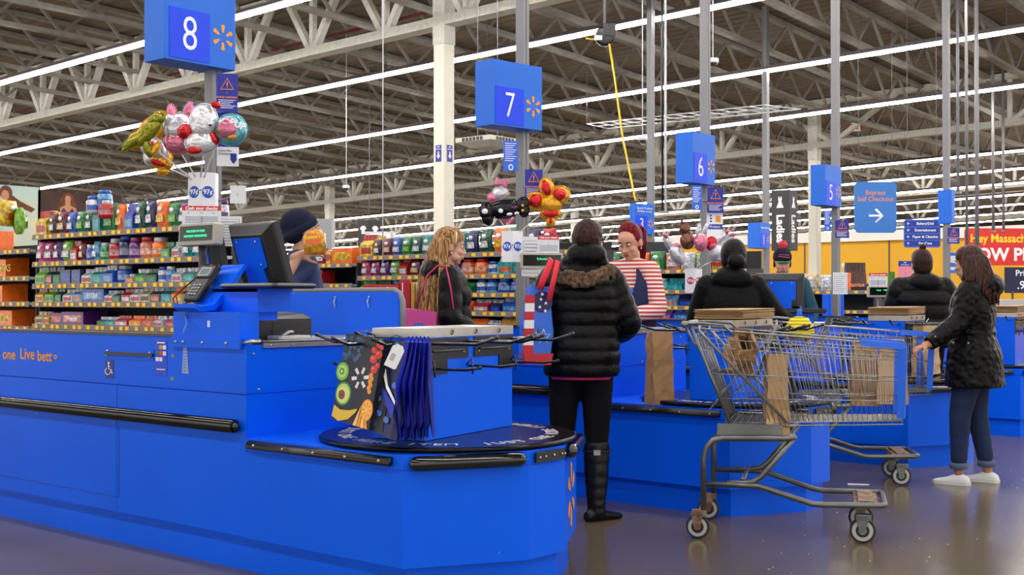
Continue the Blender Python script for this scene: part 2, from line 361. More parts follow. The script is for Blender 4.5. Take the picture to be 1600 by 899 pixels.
# ================================================================ CHECKOUT COUNTERS
X0, LP = 3.512, 2.64
BELT = mat('black_belt', (26, 26, 28), .6)
def octo(o=0):     # plan of the bagging end, shrunk by o
    return [(o, 4.475), (o, 3.47 + o * .4), (.46 + o * .3, 3.19 + o), (.71 - o * .3, 3.19 + o), (1.17 - o, 3.47 + o * .4), (1.17 - o, 4.475)]
def along(a, b, t0, t1, z, out):
    a, b = V((a[0], a[1], 0)), V((b[0], b[1], 0)); d = (b - a).normalized(); n = V((d.y, -d.x, 0))
    L = (b - a).length
    return a + d * t0 + n * out + V((0, 0, z)), a + d * (L - t1) + n * out + V((0, 0, z)), d, n
def counter(k, label, detail=0):
    x = X0 + LP * k
    t = thing('checkout_counter', label, 'checkout counter', (x, 0, 0), 0, None)
    m = M(); m.prism(list(reversed(octo(.04))), 0, .17); m.box(.04, 4.475, 0, 1.13, 9.6, .17); obj('kick_base', m, BLUE, t)
    m = M(); m.prism(list(reversed(octo(0))), .16, .553); m.prism(list(reversed(octo(.006))), .55, .563); m.prism(list(reversed(octo(0))), .56, .617); obj('bagging_platform', m, BLUE, t)
    m = M()
    for a, b in ((4.475, 5.52), (5.524, 7.4), (7.404, 9.6)): m.box(0, a, .165, 1.17, b, .811)
    m.box(.02, 4.48, .8, 1.15, 9.6, .82)
    m.cur = 1
    m.box(-.0015, 5.5, .24, 0, 5.503, .6); m.box(-.0015, 5.5, .24, 0, 6.9, .242)
    obj('lower_panel', m, [BLUE, mat('blue_seam', (16, 40, 120), .6)], t)
    m = M(); m.box(0, 4.475, .817, .03, 9.6, 1.07); m.box(.03, 4.475, .817, 1.14, 4.5, 1.04); m.box(1.14, 4.475, .817, 1.17, 5.1, 1.04); m.box(1.14, 5.1, .817, 1.17, 9.6, .97); m.box(.03, 4.5, .817, 1.14, 9.6, .86)
    obj('upper_panel', m, BLUE, t)
    m = M(); m.box(-.006, 5.03, 1.068, .05, 9.6, 1.082); m.cur = 1; m.box(.03, 5.1, .86, 1.14, 9.6, 1.02)
    obj('belt_deck', m, [mat('dark_trim', (74, 64, 62), .35, metal=.4), BELT], t)
    m = M(); m.box(.09, 4.463, 1.025, 1.17, 4.476, 1.052); m.box(.09, 4.463, 1.048, 1.15, 5.05, 1.054)
    for a in (.13, .26, .62, .95): m.ell((a, 4.46, 1.037), .006, n=8, m=4)
    obj('steel_ledge', m, STEEL, t)
    if k == 0:
     m = M(); m.rbox(1.13, 4.62, 1.04, 1.165, 5.75, 1.29, .012); obj('partition', m, BLUE, t)
     m = M(); m.tube([(1.148, 4.61, 1.04), (1.148, 4.61, 1.24), (1.148, 4.63, 1.28), (1.148, 4.67, 1.3), (1.148, 5.75, 1.3)], .016, 8); obj('partition_edge', m, GREY, t)
     for hy in (4.85, 5.12):
      m = M(); m.ell((1.127, hy, 1.262), .007, n=8, m=4); m.tube([(1.125, hy, 1.255), (1.118, hy + .004, 1.235), (1.124, hy, 1.215), (1.116, hy - .006, 1.205)], .0035, 6); obj('hook', m, STEEL, t)
    # side bumper rail
    m = M(); m.tube([(-.026, 4.53, .668), (-.026, 4.50, .668)], [.024, .012], 10)
    m.tube([(-.024, 4.53, .668), (-.024, 9.6, .668)], .031, 12); obj('bumper_rail', m, BUMP, t)
    O = octo(0)
    # bumpers of the bagging end
    a, b, d, n = along(O[0], O[1], .03, .06, .59, .012)
    m = M(); m.tube([a, b], .024, 8, flat=.6); m.cur = 1
    for q in range(5): m.ell(a + (b - a) * (.06 + .22 * q) + n * .016, .007, n=8, m=4)
    obj('bumper_strip', m, [BLACK, STEEL], t)
    for e0, e1 in ((1, 2), (3, 4)):
        a, b, d, n = along(O[e0], O[e1], .05, .05, .585, .022)
        m = M(); m.cap_(a, b, .031, .031, 14); obj('bumper', m, BUMP, t)
    a, b, d, n = along(O[2], O[3], .03, .02, .585, .008)
    m = M(); m.prism([(0, -.022), ((b - a).length, -.022), ((b - a).length, .022), (0, .022)], 0, .01, frame(a, d, n)); m.cur = 1
    for q in (.02, .06, .12, .175, .195): m.ell(a + d * q + n * .012, .006, n=8, m=4)
    obj('bumper_bracket', m, [BLACK, STEEL], t)
    # bolts
    m = M()
    for (by, bz) in ((6.3, .62), (5.55, .62)): m.ell((-.002, by, bz), .005, n=8, m=4)
    for (bx, bz) in ((.04, 1.0), (.07, .835), (.62, .835), (1.0, .835), (1.1, .99)): m.ell((bx, 4.474, bz), .007, n=8, m=4)
    m.ell((.35, 3.26, .2), .004, n=8, m=4)
    obj('bolt', m, STEEL, t)['kind'] = 'stuff'
    # orange ray logo on the slanted end panel facing the exit aisle
    a, b, d, n = along(O[3], O[4], .27, 0, .36, .001)
    m = M(); spark(m, .15, frame(a, d, n)); obj('logo', m, ORANGE, t)
    if detail:
        fr = frame((-.001, 6.9, .95), (0, -1, 0), (-1, 0, 0))
        pos = lambda px, py: at(px, py, 1) 
        def sidept(px, py):
            r = at(px, py, 1) - V((0, 0, EH)); return V((0, 0, EH)) + r * (X0 / r.x) - V((x, 0, 0))
        for s_, px, py, sz in (('one', 14.5, 554.5, .085), ('Live', 43, 554, .088), ('bett', 70, 557.5, .082), ('o', 87, 557, .05)):
            p = sidept(px, py); text(s_, sz, frame((-.001, p.y, p.z), (0, -1, 0), (-1, 0, 0)), ORANGE, t, 'slogan_lettering', bold=.0012, sx=1.12)
        # pull handle strip with its bracket
        m = M(); p, q = sidept(164, 545), sidept(241, 564)
        m.box(-.004, q.y, q.z, 0, p.y, p.z + .005); m.cur = 1; m.box(-.014, q.y, (p.z + q.z) / 2 - .004, -.004, p.y - .02, (p.z + q.z) / 2 + .011); m.cur = 2
        for yy in (p.y - .03, q.y + .03):
            for zz in (p.z - .01, q.z + .015): m.ell((-.006, yy, zz), .006, n=8, m=4)
        obj('card_holder_rail', m, [BLUE, BLACK, STEEL], t)
        # accessibility sticker
        p = sidept(171.5, 577); T = frame((-.001, p.y, p.z), (0, -1, 0), (-1, 0, 0)) @ Matrix.Diagonal((1.45, 1, 1, 1))
        m = M(); m.prism([(-.026, -.047), (.026, -.047), (.026, .047), (-.026, .047)], 0, .001, T); m.cur = 1
        T2 = T @ Matrix.Translation((0, 0, .0015))
        m.ring_disc((-.004, .032, 0), .006, T2)
        m.tube([(-.004, .024, .001), (-.003, .0, .001), (.012, -.001, .001), (.018, -.022, .001), (.023, -.02, .001)], .0028, 5, T2)
        m.tube([(-.003, .012, .001), (.009, .012, .001)], .0024, 5, T2)
        m.tube([(-.008 + .017 * math.cos(a), -.012 + .017 * math.sin(a), .001) for a in [2.1 + .33 * i for i in range(14)]], .0024, 5, T2)
        obj('accessibility_sticker', m, [mat('sticker_navy', (14, 24, 130), .4), TXT], t, 'dark blue sticker with a white wheelchair symbol')
        # payment card sticker
        p = sidept(252, 560); T = frame((-.001, p.y, p.z), (0, -1, 0), (-1, 0, 0)) @ Matrix.Diagonal((1.45, 1.1, 1, 1))
        m = M(); m.prism([(-.034, -.078), (.034, -.078), (.034, .082), (-.034, .082)], 0, .001, T)
        cc = [1, 2, 3, 4, 5, 3, 3, 3, 5]
        for r in range(3):
            for q in range(3):
                if r == 2 and q == 2: continue
                m.cur = cc[(r * 3 + q)] if r + q else 6
                m.prism([(-.03 + .021 * q, .04 - .027 * r), (-.013 + .021 * q, .04 - .027 * r), (-.013 + .021 * q, .058 - .027 * r), (-.03 + .021 * q, .058 - .027 * r)], .001, .002, T)
        m.cur = 3; m.prism([(-.022, .066), (.022, .066), (.022, .072), (-.022, .072)], .001, .002, T)
        m.prism([(-.024, -.052), (.024, -.052), (.024, -.048), (-.024, -.048)], .001, .002, T)
        st = obj('payment_sticker', m, [mat('sticker_blue', (24, 66, 216), .4), mat('card_navy', (40, 40, 120), .4), ORANGE, TXT, mat('card_green', (30, 120, 60), .4), mat('card_red', (210, 60, 50), .4), BLUE2], t, 'blue sticker with rows of small payment card marks')
        # scraps of tape and a torn label
        for (px, py, w_, h_, mm) in ((270, 556, .024, .017, GREY), (269, 592, .026, .02, GREY)):
            p = sidept(px, py); m = M(); m.box(-.001, p.y - w_ / 2, p.z - h_ / 2, 0, p.y + w_ / 2, p.z + h_ / 2)
            obj('tape_scrap', m, mm, t)
        p = sidept(288, 564); T = frame((-.001, p.y, p.z), (0, -1, 0), (-1, 0, 0)) @ Matrix.Diagonal((1.4, 1, 1, 1))
        m = M(); m.prism([(-.012, -.06), (.026, -.062), (.024, -.03), (.016, .062), (-.004, .068), (-.008, 0)], 0, .001, T); m.cur = 1
        for r in range(7): m.prism([(-.004, -.05 + .014 * r), (.012, -.05 + .014 * r), (.012, -.046 + .014 * r), (-.004, -.046 + .014 * r)], .001, .0014, T)
        obj('torn_label', m, [mat('worn_label', (150, 170, 220), .5), mat('label_print', (70, 110, 200), .5)], t)
    return t
clab = ['large blue checkout counter in front, with faded orange slogan and long black bumper rail',
        'blue checkout counter where the woman in the fur trimmed hood is standing',
        'blue checkout counter behind the loaded cart, under the sign with the six',
        'blue checkout counter behind the woman in the quilted coat and jeans',
        'blue checkout counter beyond the grey self checkout machine']
for k in range(5): counter(k, clab[k], k == 0)

# ---------------------------------------------------------------- turntables and bag racks
TT = mat('turntable_black', (9, 9, 10), .22, spec=.22)
def turntable(k, label, letters):
    t = thing('bagging_turntable', label, 'turntable', (X0 + LP * k + .585, 3.76, .617), 0, None)
    m = M(); m.lathe([(.3, 0), (.565, .002), (.583, .008), (.585, .018), (.575, .025)], 64); m.prism([(.576 * math.cos(2 * PI * j / 64), .576 * math.sin(2 * PI * j / 64)) for j in range(64)], .02, .026); obj('disc', m, TT, t)
    if letters:
        me_all = M()
        def arc(s, a0, step, r=.475, sz=.085):
            for i, ch in enumerate(s):
                if ch == ' ': continue
                a = a0 + i * step
                me = textmesh(ch, sz, .0004, bold=.0008)
                T = Matrix.Translation((r * math.cos(a), r * math.sin(a), .0268)) @ Matrix.Rotation(a + PI / 2, 4, 'Z')
                o = len(me_all.v); me.transform(T); me_all.v += [tuple(v.co) for v in me.vertices]
                for p in me.polygons: me_all.f.append([o + q for q in p.vertices]); me_all.mi.append(0); me_all.sm.append(False)
                bpy.data.meshes.remove(me)
        arc('JUST ONE MORE ITEM', -2.05, .118); arc('JUST ONE MORE ITEM', 1.9, .118) 
        obj('lettering', me_all, mat('worn_white_lettering', (205, 205, 208), .4), t)
turntable(0, 'round black bagging turntable with white lettering on the near counter', True)
turntable(1, 'round black turntable on the counter behind the first cart', True)
turntable(2, 'round black turntable seen through the wires of the carts', True)
turntable(3, 'round black turntable hidden partly by the woman in jeans', False)
def arm(m, a, d, L, r=.0075, tip=.03):
    a = V(a); d = V(d).normalized()
    m.tube([a, a + d * .02, a + d * L * .7, a + d * L * .86 + V((0, 0, tip * .5)), a + d * L + V((0, 0, tip))], [r, r, r, r, r * 1.1], 8)
    m.ell(a + d * L + V((0, 0, tip)), r * 1.35, n=8, m=5)
def rack(k, label, rz=math.radians(9.8), cx=.60, cy=3.79):
    x = X0 + LP * k
    t = thing('bag_rack', label, 'bag rack', (x + cx, cy, .645), rz, None)
    W_, D_ = .375, .135; H = .44
    m = M(); m.box(-W_, -D_, 0, W_, D_, H - .003); obj('pedestal_box', m, BLUE, t)
    m = M(); m.box(-W_ - .004, -D_ - .004, H, W_ + .004, D_ + .004, H + .04); m.cur = 1; m.box(-W_ + .01, -D_ - .001, H - .003, W_ - .01, D_ + .001, H + .001)
    m.cur = 2
    for a in (-.17, .03, .24): m.tube([(a, -D_ - .006, H + .01), (a + .004, -D_ - .012, H + .02), (a + .008, -D_ - .006, H + .03)], .003, 5)
    obj('steel_top', m, [STEEL, BLUE, BLACK], t)
    for s_ in (1, -1):       # both broad faces
        for u0, u1, du in ((-W_, -.03, 0), (.02, W_, .13)):
            m = M(); y0 = -s_ * D_; y1 = -s_ * (D_ + .006)
            a, b = (u0, u1) if s_ > 0 else (-u1, -u0)
            m.box(a, y0, H - .095, b, y1, H - .005)
            if du or u0 < -.1:
                c0, c1 = (a, a + .17) if not du else (b - .13, b)
                m.box(c0, y0, H - .16, c1, y1, H - .095)
            m.cur = 1
            for q in (a + .04, b - .04): m.ell((q, y1, H - .07), .005, n=8, m=4)
            obj('bracket', m, [BLACK, STEEL], t)
        for u in (-.345, -.05, .05, .35):
            m = M(); arm(m, (u, -s_ * D_, H - .025), (0, -s_, 0), .34); obj('hanging_arm', m, BUMP, t)
        for u in (-.33, -.02, .37):
            m = M(); arm(m, (u, -s_ * (D_ - .01), H - .135), (0, -s_, 0), .26, .006, .012)
            m.tube([(u - .02, -s_ * D_, H - .13), (u - .02, -s_ * (D_ + .03), H - .10), (u - .02, -s_ * (D_ + .035), H - .15), (u - .015, -s_ * (D_ + .03), H - .17)], .004, 6)
            obj('lower_arm', m, BUMP, t)
        m = M(); m.tube([(-.33, -s_ * (D_ + .014), H - .06), (-.08, -s_ * (D_ + .014), H - .06)], .005, 6); m.tube([(.06, -s_ * (D_ + .014), H - .06), (.33, -s_ * (D_ + .014), H - .06)], .005, 6)
        obj('cross_wire', m, DGREY, t)
    # end arms
    for s_ in (-1, 1):
        for v in (-.1, .1):
            m = M(); arm(m, (s_ * W_, v, H - .025), (s_, 0, 0), .33); obj('hanging_arm', m, BUMP, t)
    return t
R0 = rack(0, 'blue bag rack with black hanging arms on the near turntable')
rack(1, 'blue bag rack with brown bags on top behind the front cart')
rack(2, 'blue bag rack behind the second cart, topped by a pile of brown bags')
rack(3, 'blue bag rack beyond the woman in the quilted coat')

def kraft_bag(label, loc, rz, w_, d_, h_, taper=1.0, open_=True, mm=KRAFT, crumple=.006, name='paper_bag', tilt=None, group=None):
    t = thing(name, label, 'paper bag', loc, rz, group)
    if tilt: t.rotation_euler = (tilt[0], tilt[1], rz)
    m = M(); rnd = random.Random(hash(label) & 255); N = 9
    rings = []
    for i in range(N + 1):
        z = h_ * i / N; k = lerp(1.0, taper, i / N)
        a, b = w_ / 2 * k, d_ / 2 * lerp(1, .75, i / N)
        q = [(-a, -b), (-a * .33, -b - .004), (a * .33, -b + .004), (a, -b), (a * (1 - .07 * math.sin(PI * i / N)), 0), (a, b), (0, b), (-a, b), (-a * (1 - .1 * math.sin(PI * i / N)), 0)]
        rings.append([(px + rnd.uniform(-crumple, crumple), py + rnd.uniform(-crumple, crumple), z) for px, py in q])
    m.loft(rings, False, True, None, False)
    m.add(rings[0], [tuple(reversed(range(9)))], None, False)
    if open_:
        inn = [[(x * .985, y * .97, z - .002 if i == 0 else z) for x, y, z in rings[-1 - i * 3]] for i in range(2)]
        m.loft(inn, False, True, None, False)
    o = obj('bag_body', m, mm, t)
    sd = o.modifiers.new('s', 'SOLIDIFY'); sd.thickness = .0012
    m = M(); m.tube([(-w_ * .5 * 1.0, -d_ / 2 - .003, h_ * .14), (0, -d_ / 2 - .004, h_ * .24), (w_ * .5, -d_ / 2 - .003, h_ * .14)], .0012, 4); m.box(-w_ / 2 * lerp(1, taper, .62), -d_ / 2 * .9 - .003, h_ * .62, w_ / 2 * lerp(1, taper, .62), -d_ / 2 * .9 - .001, h_ * .625)
    obj('fold_line', m, mat('kraft_crease', (140, 104, 66), .8), t)
    return t
def rl(R, x, y, z): return R.matrix_basis @ V((x, y, z))
Z9 = math.radians(9.8)
p = rl(R0, .33, .30, -.005); kraft_bag('brown paper bag standing behind the near bag rack', p, Z9 + PI / 2, .2, .12, .43, .8)
# counter seven: paper bag hung at the end of its rack
x1 = X0 + LP
kraft_bag('tall brown paper bag hanging at the end of the rack beside the striped cashier', at(1031, 636, 7.35) + V((0, 0, 0)), math.radians(-20), .16, .09, .45, .92)
def bag_pile(label, loc, rz, n=14):
    t = thing('flat_bag_pile', label, 'pile of paper bags', loc, rz, None)
    rnd = random.Random(3)
    for i in range(n):
        m = M(); a, b = .31 + rnd.uniform(-.012, .012), .15 + rnd.uniform(-.01, .01); z = i * .0042; dx = rnd.uniform(-.012, .012)
        m.loft([[(-a + dx, -b, z), (a + dx, -b, z + .006), (a + dx, b, z + .004), (-a + dx, b, z)], [(-a + dx, -b, z + .003), (a + dx, -b, z + .0095), (a + dx, b, z + .007), (-a + dx, b, z + .003)]], True, True, None, False)
        obj('folded_bag', m, KRAFT2 if i % 3 else KRAFT, t)
bag_pile('flat pile of folded brown bags on the rack behind the front cart', (x1 + .66, 3.80, .645 + .485), Z9)
bag_pile('flat pile of folded brown bags just behind the hand on the cart', (X0 + 2 * LP + .62, 3.80, .645 + .485), Z9)
bag_pile('flat pile of folded brown bags behind the quilted coat', (X0 + 3 * LP + .62, 3.80, .645 + .485), Z9)
kraft_bag('wide brown paper bag hanging behind the hand with the ring', (X0 + 2 * LP + .60, 3.56, .66), Z9, .62, .1, .4, .95, False, KRAFT2)

# ---------------------------------------------------------------- reusable bags hanging on the near rack
def quadframe(tl, tr, bl, br):   # maps u,v in 0..1 (v up) onto a bag face
    def f(u, v):
        return (bl * (1 - u) + br * u) * (1 - v) + (tl * (1 - u) + tr * u) * v
    return f
def patch(m, f, poly, n, off):
    m.add([tuple(f(u, v) + n * off) for u, v in poly], [tuple(range(len(poly)))], None, False)
def disc(cu, cv, ru, rv, n=18, a0=0): return [(cu + ru * math.cos(2 * PI * i / n + a0), cv + rv * math.sin(2 * PI * i / n + a0)) for i in range(n)]
Zf = 5.35
TL, TR, BL, BR = at(541, 521, 5.32), at(601, 530, 5.05), at(518, 655, 5.28), at(576, 672, 5.0)
nn = (TR - TL).cross(BL - TL).normalized(); nn = nn if nn.dot(FWD) < 0 else -nn
t = thing('reusable_bag', 'reusable shopping bag printed with avocado, kiwi, tomatoes and an orange slice', 'shopping bag', tuple((BL + BR) / 2), 0, None)
inv = Matrix.Translation(-(BL + BR) / 2)
f1 = quadframe(TL, TR, BL, BR)
DK = mat('bag_print_black', (24, 26, 32), .45)
m = M(); bk = -nn * .035
m.add([TL, TR, BR, BL, TL + bk, TR + bk, BR + bk, BL + bk], [(0, 1, 2, 3), (7, 6, 5, 4), (0, 4, 5, 1), (1, 5, 6, 2), (2, 6, 7, 3), (3, 7, 4, 0)], inv, False)
obj('bag_body', m, DK, t)
pr = M(); cols = [mat('print_%d' % i, c, .45) for i, c in enumerate([(44, 92, 130), (120, 190, 60), (190, 225, 110), (226, 226, 130), (128, 74, 40), (226, 190, 50), (212, 52, 36), (240, 120, 60), (245, 150, 30), (255, 210, 110), (232, 232, 232), (60, 150, 60), (30, 60, 96)])]
def P_(c, poly, off): pr.cur = c; pr.add([tuple(inv @ (f1(u, v) + nn * off)) for u, v in poly], [tuple(range(len(poly)))], None, False)
rnd = random.Random(5)
for i in range(34):
    u, v = rnd.uniform(.04, .5), rnd.uniform(.70, .97)
    if u + (1 - v) * 1.2 < .75: P_(0 if i % 3 else 12, disc(u, v, .045, .026, 10), .001 + i * .00006)
P_(1, disc(.08, .56, .17, .105), .001); P_(2, disc(.08, .56, .12, .075), .0015); P_(11, disc(.07, .56, .07, .04), .002); P_(3, disc(.07, .56, .03, .02), .0025)
P_(11, disc(.2, .315, .21, .135), .0012); P_(2, disc(.2, .315, .18, .115), .0017); P_(3, disc(.2, .31, .15, .09), .0021); P_(4, disc(.17, .30, .09, .055), .0026)
P_(5, [(0, .04), (.2, .0), (.45, .05), (.62, .15), (.64, .19), (.45, .15), (.2, .13), (.02, .17)], .003)
for i, (u, v, r) in enumerate([(.9, .93, .07), (.8, .86, .07), (.93, .82, .09), (.82, .76, .09), (.95, .70, .06), (.88, .65, .09), (.98, .9, .05)]): P_(6, disc(u, v, r, r * .52), .001 + i * .0002); P_(7, disc(u - .02, v + .012, r * .35, r * .18, 8), .0026)
P_(11, [(.82, .97), (.9, .96), (.98, 1.0), (.9, .99)], .003)
for i in range(6): P_(8, disc(.83 + .03 * (i % 2), .58 - .035 * i, .05, .03, 10), .001 + i * .0002)
for i in range(4): P_(8 if i % 2 else 9, [(.58 + .1 * i, .0), (.67 + .1 * i, .0), (.72 + .03 * i, .24)], .0012 + .0002 * i)
P_(8, disc(.88, .2, .15, .12), .0025); P_(9, disc(.88, .2, .125, .1), .003)
for i in range(8):
    a = i * PI / 4; P_(8, [(.88 + .115 * math.cos(a - .25), .2 + .09 * math.sin(a - .25)), (.88 + .115 * math.cos(a + .25), .2 + .09 * math.sin(a + .25)), (.88 + .02 * math.cos(a), .2 + .015 * math.sin(a))], .0035)
for k in range(6):
    a = PI / 2 + k * PI / 3 - .3; c, s_ = math.cos(a), math.sin(a); nx, ny = -s_ * .028, c * .018
    P_(10, [(.58 + c * .09 + nx, .53 + s_ * .05 + ny), (.58 + c * .09 - nx, .53 + s_ * .05 - ny), (.58 + c * .22 - nx * 1.2, .53 + s_ * .125 - ny * 1.2), (.58 + c * .22 + nx * 1.2, .53 + s_ * .125 + ny * 1.2)], .003)
obj('fruit_print', pr, cols, t)
def strap(m, a, b, T=None): m.tube([a, a + V((0, 0, .012)), (a + b) / 2 + V((0, 0, .022)), b + V((0, 0, .012)), b], .004, 6, T, flat=.4)
m = M(); strap(m, f1(.25, 1), f1(.75, 1), inv); obj('handle', m, DK, t)
# second bag, berries and a swoosh
TL, TR, BL, BR = at(603, 531, 5.12), at(636, 533, 4.98), at(578, 672, 5.02), at(610, 687, 4.9)
n2 = (TR - TL).cross(BL - TL).normalized(); n2 = n2 if n2.dot(FWD) < 0 else -n2
inv = Matrix.Translation(-(BL + BR) / 2)
t = thing('reusable_bag', 'reusable bag with blue berry print and a white hang tag', 'shopping bag', tuple((BL + BR) / 2), 0, None)
f1 = quadframe(TL, TR, BL, BR); nn = n2; bk = -nn * .03
NV = mat('bag_navy', (16, 24, 84), .45)
m = M(); m.add([TL, TR, BR, BL, TL + bk, TR + bk, BR + bk, BL + bk], [(0, 1, 2, 3), (7, 6, 5, 4), (0, 4, 5, 1), (1, 5, 6, 2), (2, 6, 7, 3), (3, 7, 4, 0)], inv, False)
obj('bag_body', m, NV, t)
pr = M(); cols2 = [mat('berry_blue', (70, 112, 190), .5), mat('berry_dark', (30, 44, 90), .5), TXT, DK, mat('bag_blue', (24, 40, 190), .45)]
P_(3, [(.02, .02), (.6, .02), (.55, .55), (.3, .8), (.05, .7)], .001)
for i in range(26): P_(i % 2, disc(rnd.uniform(.08, .8), rnd.uniform(.05, .95), .13, .035, 10), .0012 + i * .00008)
P_(2, [(.08, .74), (.2, .74), (.5, .52), (.96, .38), (.96, .34), (.45, .48), (.1, .68)], .0038)
P_(4, [(.2, .5), (.96, .33), (.96, .2), (.6, .3)], .0036)
obj('berry_print', pr, cols2, t)
m = M(); strap(m, f1(.25, 1), f1(.75, 1), inv); obj('handle', m, NV, t)
m = M(); c0 = at(617, 557, 4.93); T = inv @ frame(c0, RGT + FWD * -.3, -FWD + V((0, 0, .05)))
T = T @ Matrix.Rotation(-.42, 4, 'Z')
m.prism([(-.026, -.05), (.02, -.05), (.026, -.044), (.026, .035), (.012, .05), (-.012, .05), (-.026, .035)], 0, .0012, T); m.cur = 1
for a in range(6): m.box(-.016, -.02 + a * .005, .0012, .002, -.018 + a * .005, .002, T)
obj('hang_tag', m, [WHITE, DGREY], t, 'white cardboard hang tag')
# folded blue bags
BB = mat('bag_blue', (24, 40, 190), .45)
for i in range(6):
    xa, xb = 634 + i * 6.2, 612 + i * 10.2
    Zc = 4.95 + .02 * i
    t = thing('folded_shopping_bag', 'bright blue folded reusable bag hanging edge on beside the berry bag', 'shopping bag', tuple(at(xb, 690, Zc)), 0, 'blue folded bags on the near rack')
    inv = Matrix.Translation(-at(xb, 690, Zc)); m = M()
    yb = 690 - abs(2 - i) * 1.5
    pts = [(xa, 534 + i * .5, 0), (xa + 5, 535, .01), (xb + 6, 600, .05), (xb + 13, yb, .03), (xb + 8, yb - 28, .0), (xb + 2, yb - 8, .02), (xb - 2, yb, 0)]
    A = [at(px, py, Zc - d) for px, py, d in pts]; B_ = [a + FWD * .09 + RGT * .004 for a in A]
    n_ = len(A); m.add(A + B_, [tuple(range(n_)), tuple(range(n_, 2 * n_))] + [(j, (j + 1) % n_, n_ + (j + 1) % n_, n_ + j) for j in range(n_)], inv, False)
    obj('bag_body', m, BB if i % 2 == 0 else mat('bag_deep_blue', (18, 28, 150), .45), t)
    m = M(); strap(m, at(xa, 535, Zc), at(xa + 6, 535, Zc) + FWD * .04, inv); obj('handle', m, BB, t)

# ================================================================ REGISTER EQUIPMENT
def monitor(c, n_h, tilt, W_, H_, label, cat='monitor', plate=True):
    # c centre, n_h horizontal direction of the back
    n_h = V(n_h).normalized(); n = (n_h * math.cos(tilt) - V((0, 0, math.sin(tilt)))).normalized()
    w_ = V((0, 0, 1)).cross(n_h).normalized(); T = frame(c, w_, n)
    if (T.to_3x3() @ V((0, 1, 0))).z < 0: T = frame(c, -w_, n)
    t = thing('register_monitor', label, cat, (0, 0, 0))
    t.location = c; T = Matrix.Translation(-V(c)) @ T
    a, b = W_ / 2, H_ / 2
    r = lambda k, z, s=0: [(-a * k, -b * k - s, z), (a * k, -b * k - s, z), (a * k, b * k - s, z), (-a * k, b * k - s, z)]
    m = M(); m.loft([r(1, -.03), r(1, .0), r(.97, .012), r(.72, .045), r(.7, .05)], True, True, T, False)
    for q in range(5): m.box(a * .25, b * .55 + q * .006, .022, a * .6, b * .557 + q * .006, .034, T)
    obj('casing', m, mat('monitor_black', (30, 30, 33), .42), t)
    m = M(); m.box(-a * .92, -b * .9, -.032, a * .92, b * .9, -.029, T); obj('screen', m, mat('screen_glass', (20, 26, 36), .1), t)
    m = M(); m.prism([(-a * .55, b * .6), (-a * .55, -b * .35), (-a * .35, -b * .42), (-a * .35, -b * 1.05), (a * .45, -b * 1.05), (a * .45, -b * .42), (a * .62, -b * .35), (a * .62, b * .6)], .05, .06, T)
    m.cur = 1
    for q in ((-.4, .5), (.45, .5), (-.42, -.25), (.45, -.25)): m.ell(T @ V((a * q[0], b * q[1], .062)), .006, n=8, m=4)
    obj('mounting_plate', m, [BLUE, STEEL], t)
    return t, T
nb = (-FWD * .73 - RGT * .68)
monitor(at(405, 397, 6.0), nb, math.radians(18), .37, .31, 'large black register monitor seen from behind, with blue plate, on the near counter')
monitor(at(343, 408, 6.25), -FWD * .3 - RGT, math.radians(10), .30, .26, 'dark second screen tucked behind the near pole display', plate=False)
monitor(at(1219, 457, 9.6), -FWD - RGT * .12, math.radians(4), .37, .30, 'black register monitor in front of the cashier with the pom-pom hat')
# stand of the near register
t = thing('register_stand', 'blue steel register stand with folded brackets on the near counter edge', 'register stand', (X0, 4.76, 1.05))
m = M(); m.box(-.012, -.25, -.012, .0, .26, .14); m.box(0, -.25, .13, .1, .26, .14); m.box(0, -.25, 0, .1, -.24, .13); m.box(.1, -.2, .1, .25, .2, .14); m.box(-.018, -.26, -.03, -.006, .27, .02)
m.cur = 1
for yy in (-.16, .02, .17, .23): m.ell((-.02, yy, -.004), .008, n=8, m=4)
m.cur = 2; m.box(-.02, -.03, .07, -.012, -.02, .1)
obj('pedestal', m, [BLUE, STEEL, TXT], t)
m = M(); pr_ = [(.0, .16), (.03, .14), (.12, .15), (.22, .25), (.3, .36), (.285, .37), (.2, .27), (.11, .175), (.03, .165), (.0, .18)]
Tb = Matrix(((1, 0, 0, -.06), (0, 0, 1, .02), (0, 1, 0, 0), (0, 0, 0, 1))); m.prism(pr_, 0, .17, Tb); m.box(.06, .06, .14, .09, .15, .2)
obj('cradle_bracket', m, BLUE, t)
m = M(); m.box(.1, -.22, .14, .13, .1, .25); m.box(.1, -.25, .235, .3, .12, .25); m.prism([(.1, .14), (.3, .14), (.3, .25), (.1, .25)], -.24, -.22, Matrix(((1, 0, 0, 0), (0, 0, 1, 0), (0, 1, 0, 0), (0, 0, 0, 1))))
obj('monitor_bracket', m, BLUE, t)
m = M(); m.rbox(.05, -.42, .25, .32, .0, .275, .02); obj('writing_shelf', m, BLACK, t)
m = M(); m.tube([(.0, -.25, .0), (-.005, -.32, .01), (.03, -.35, .01)], .012, 6, flat=.5); obj('hinge_clip', m, STEEL, t)
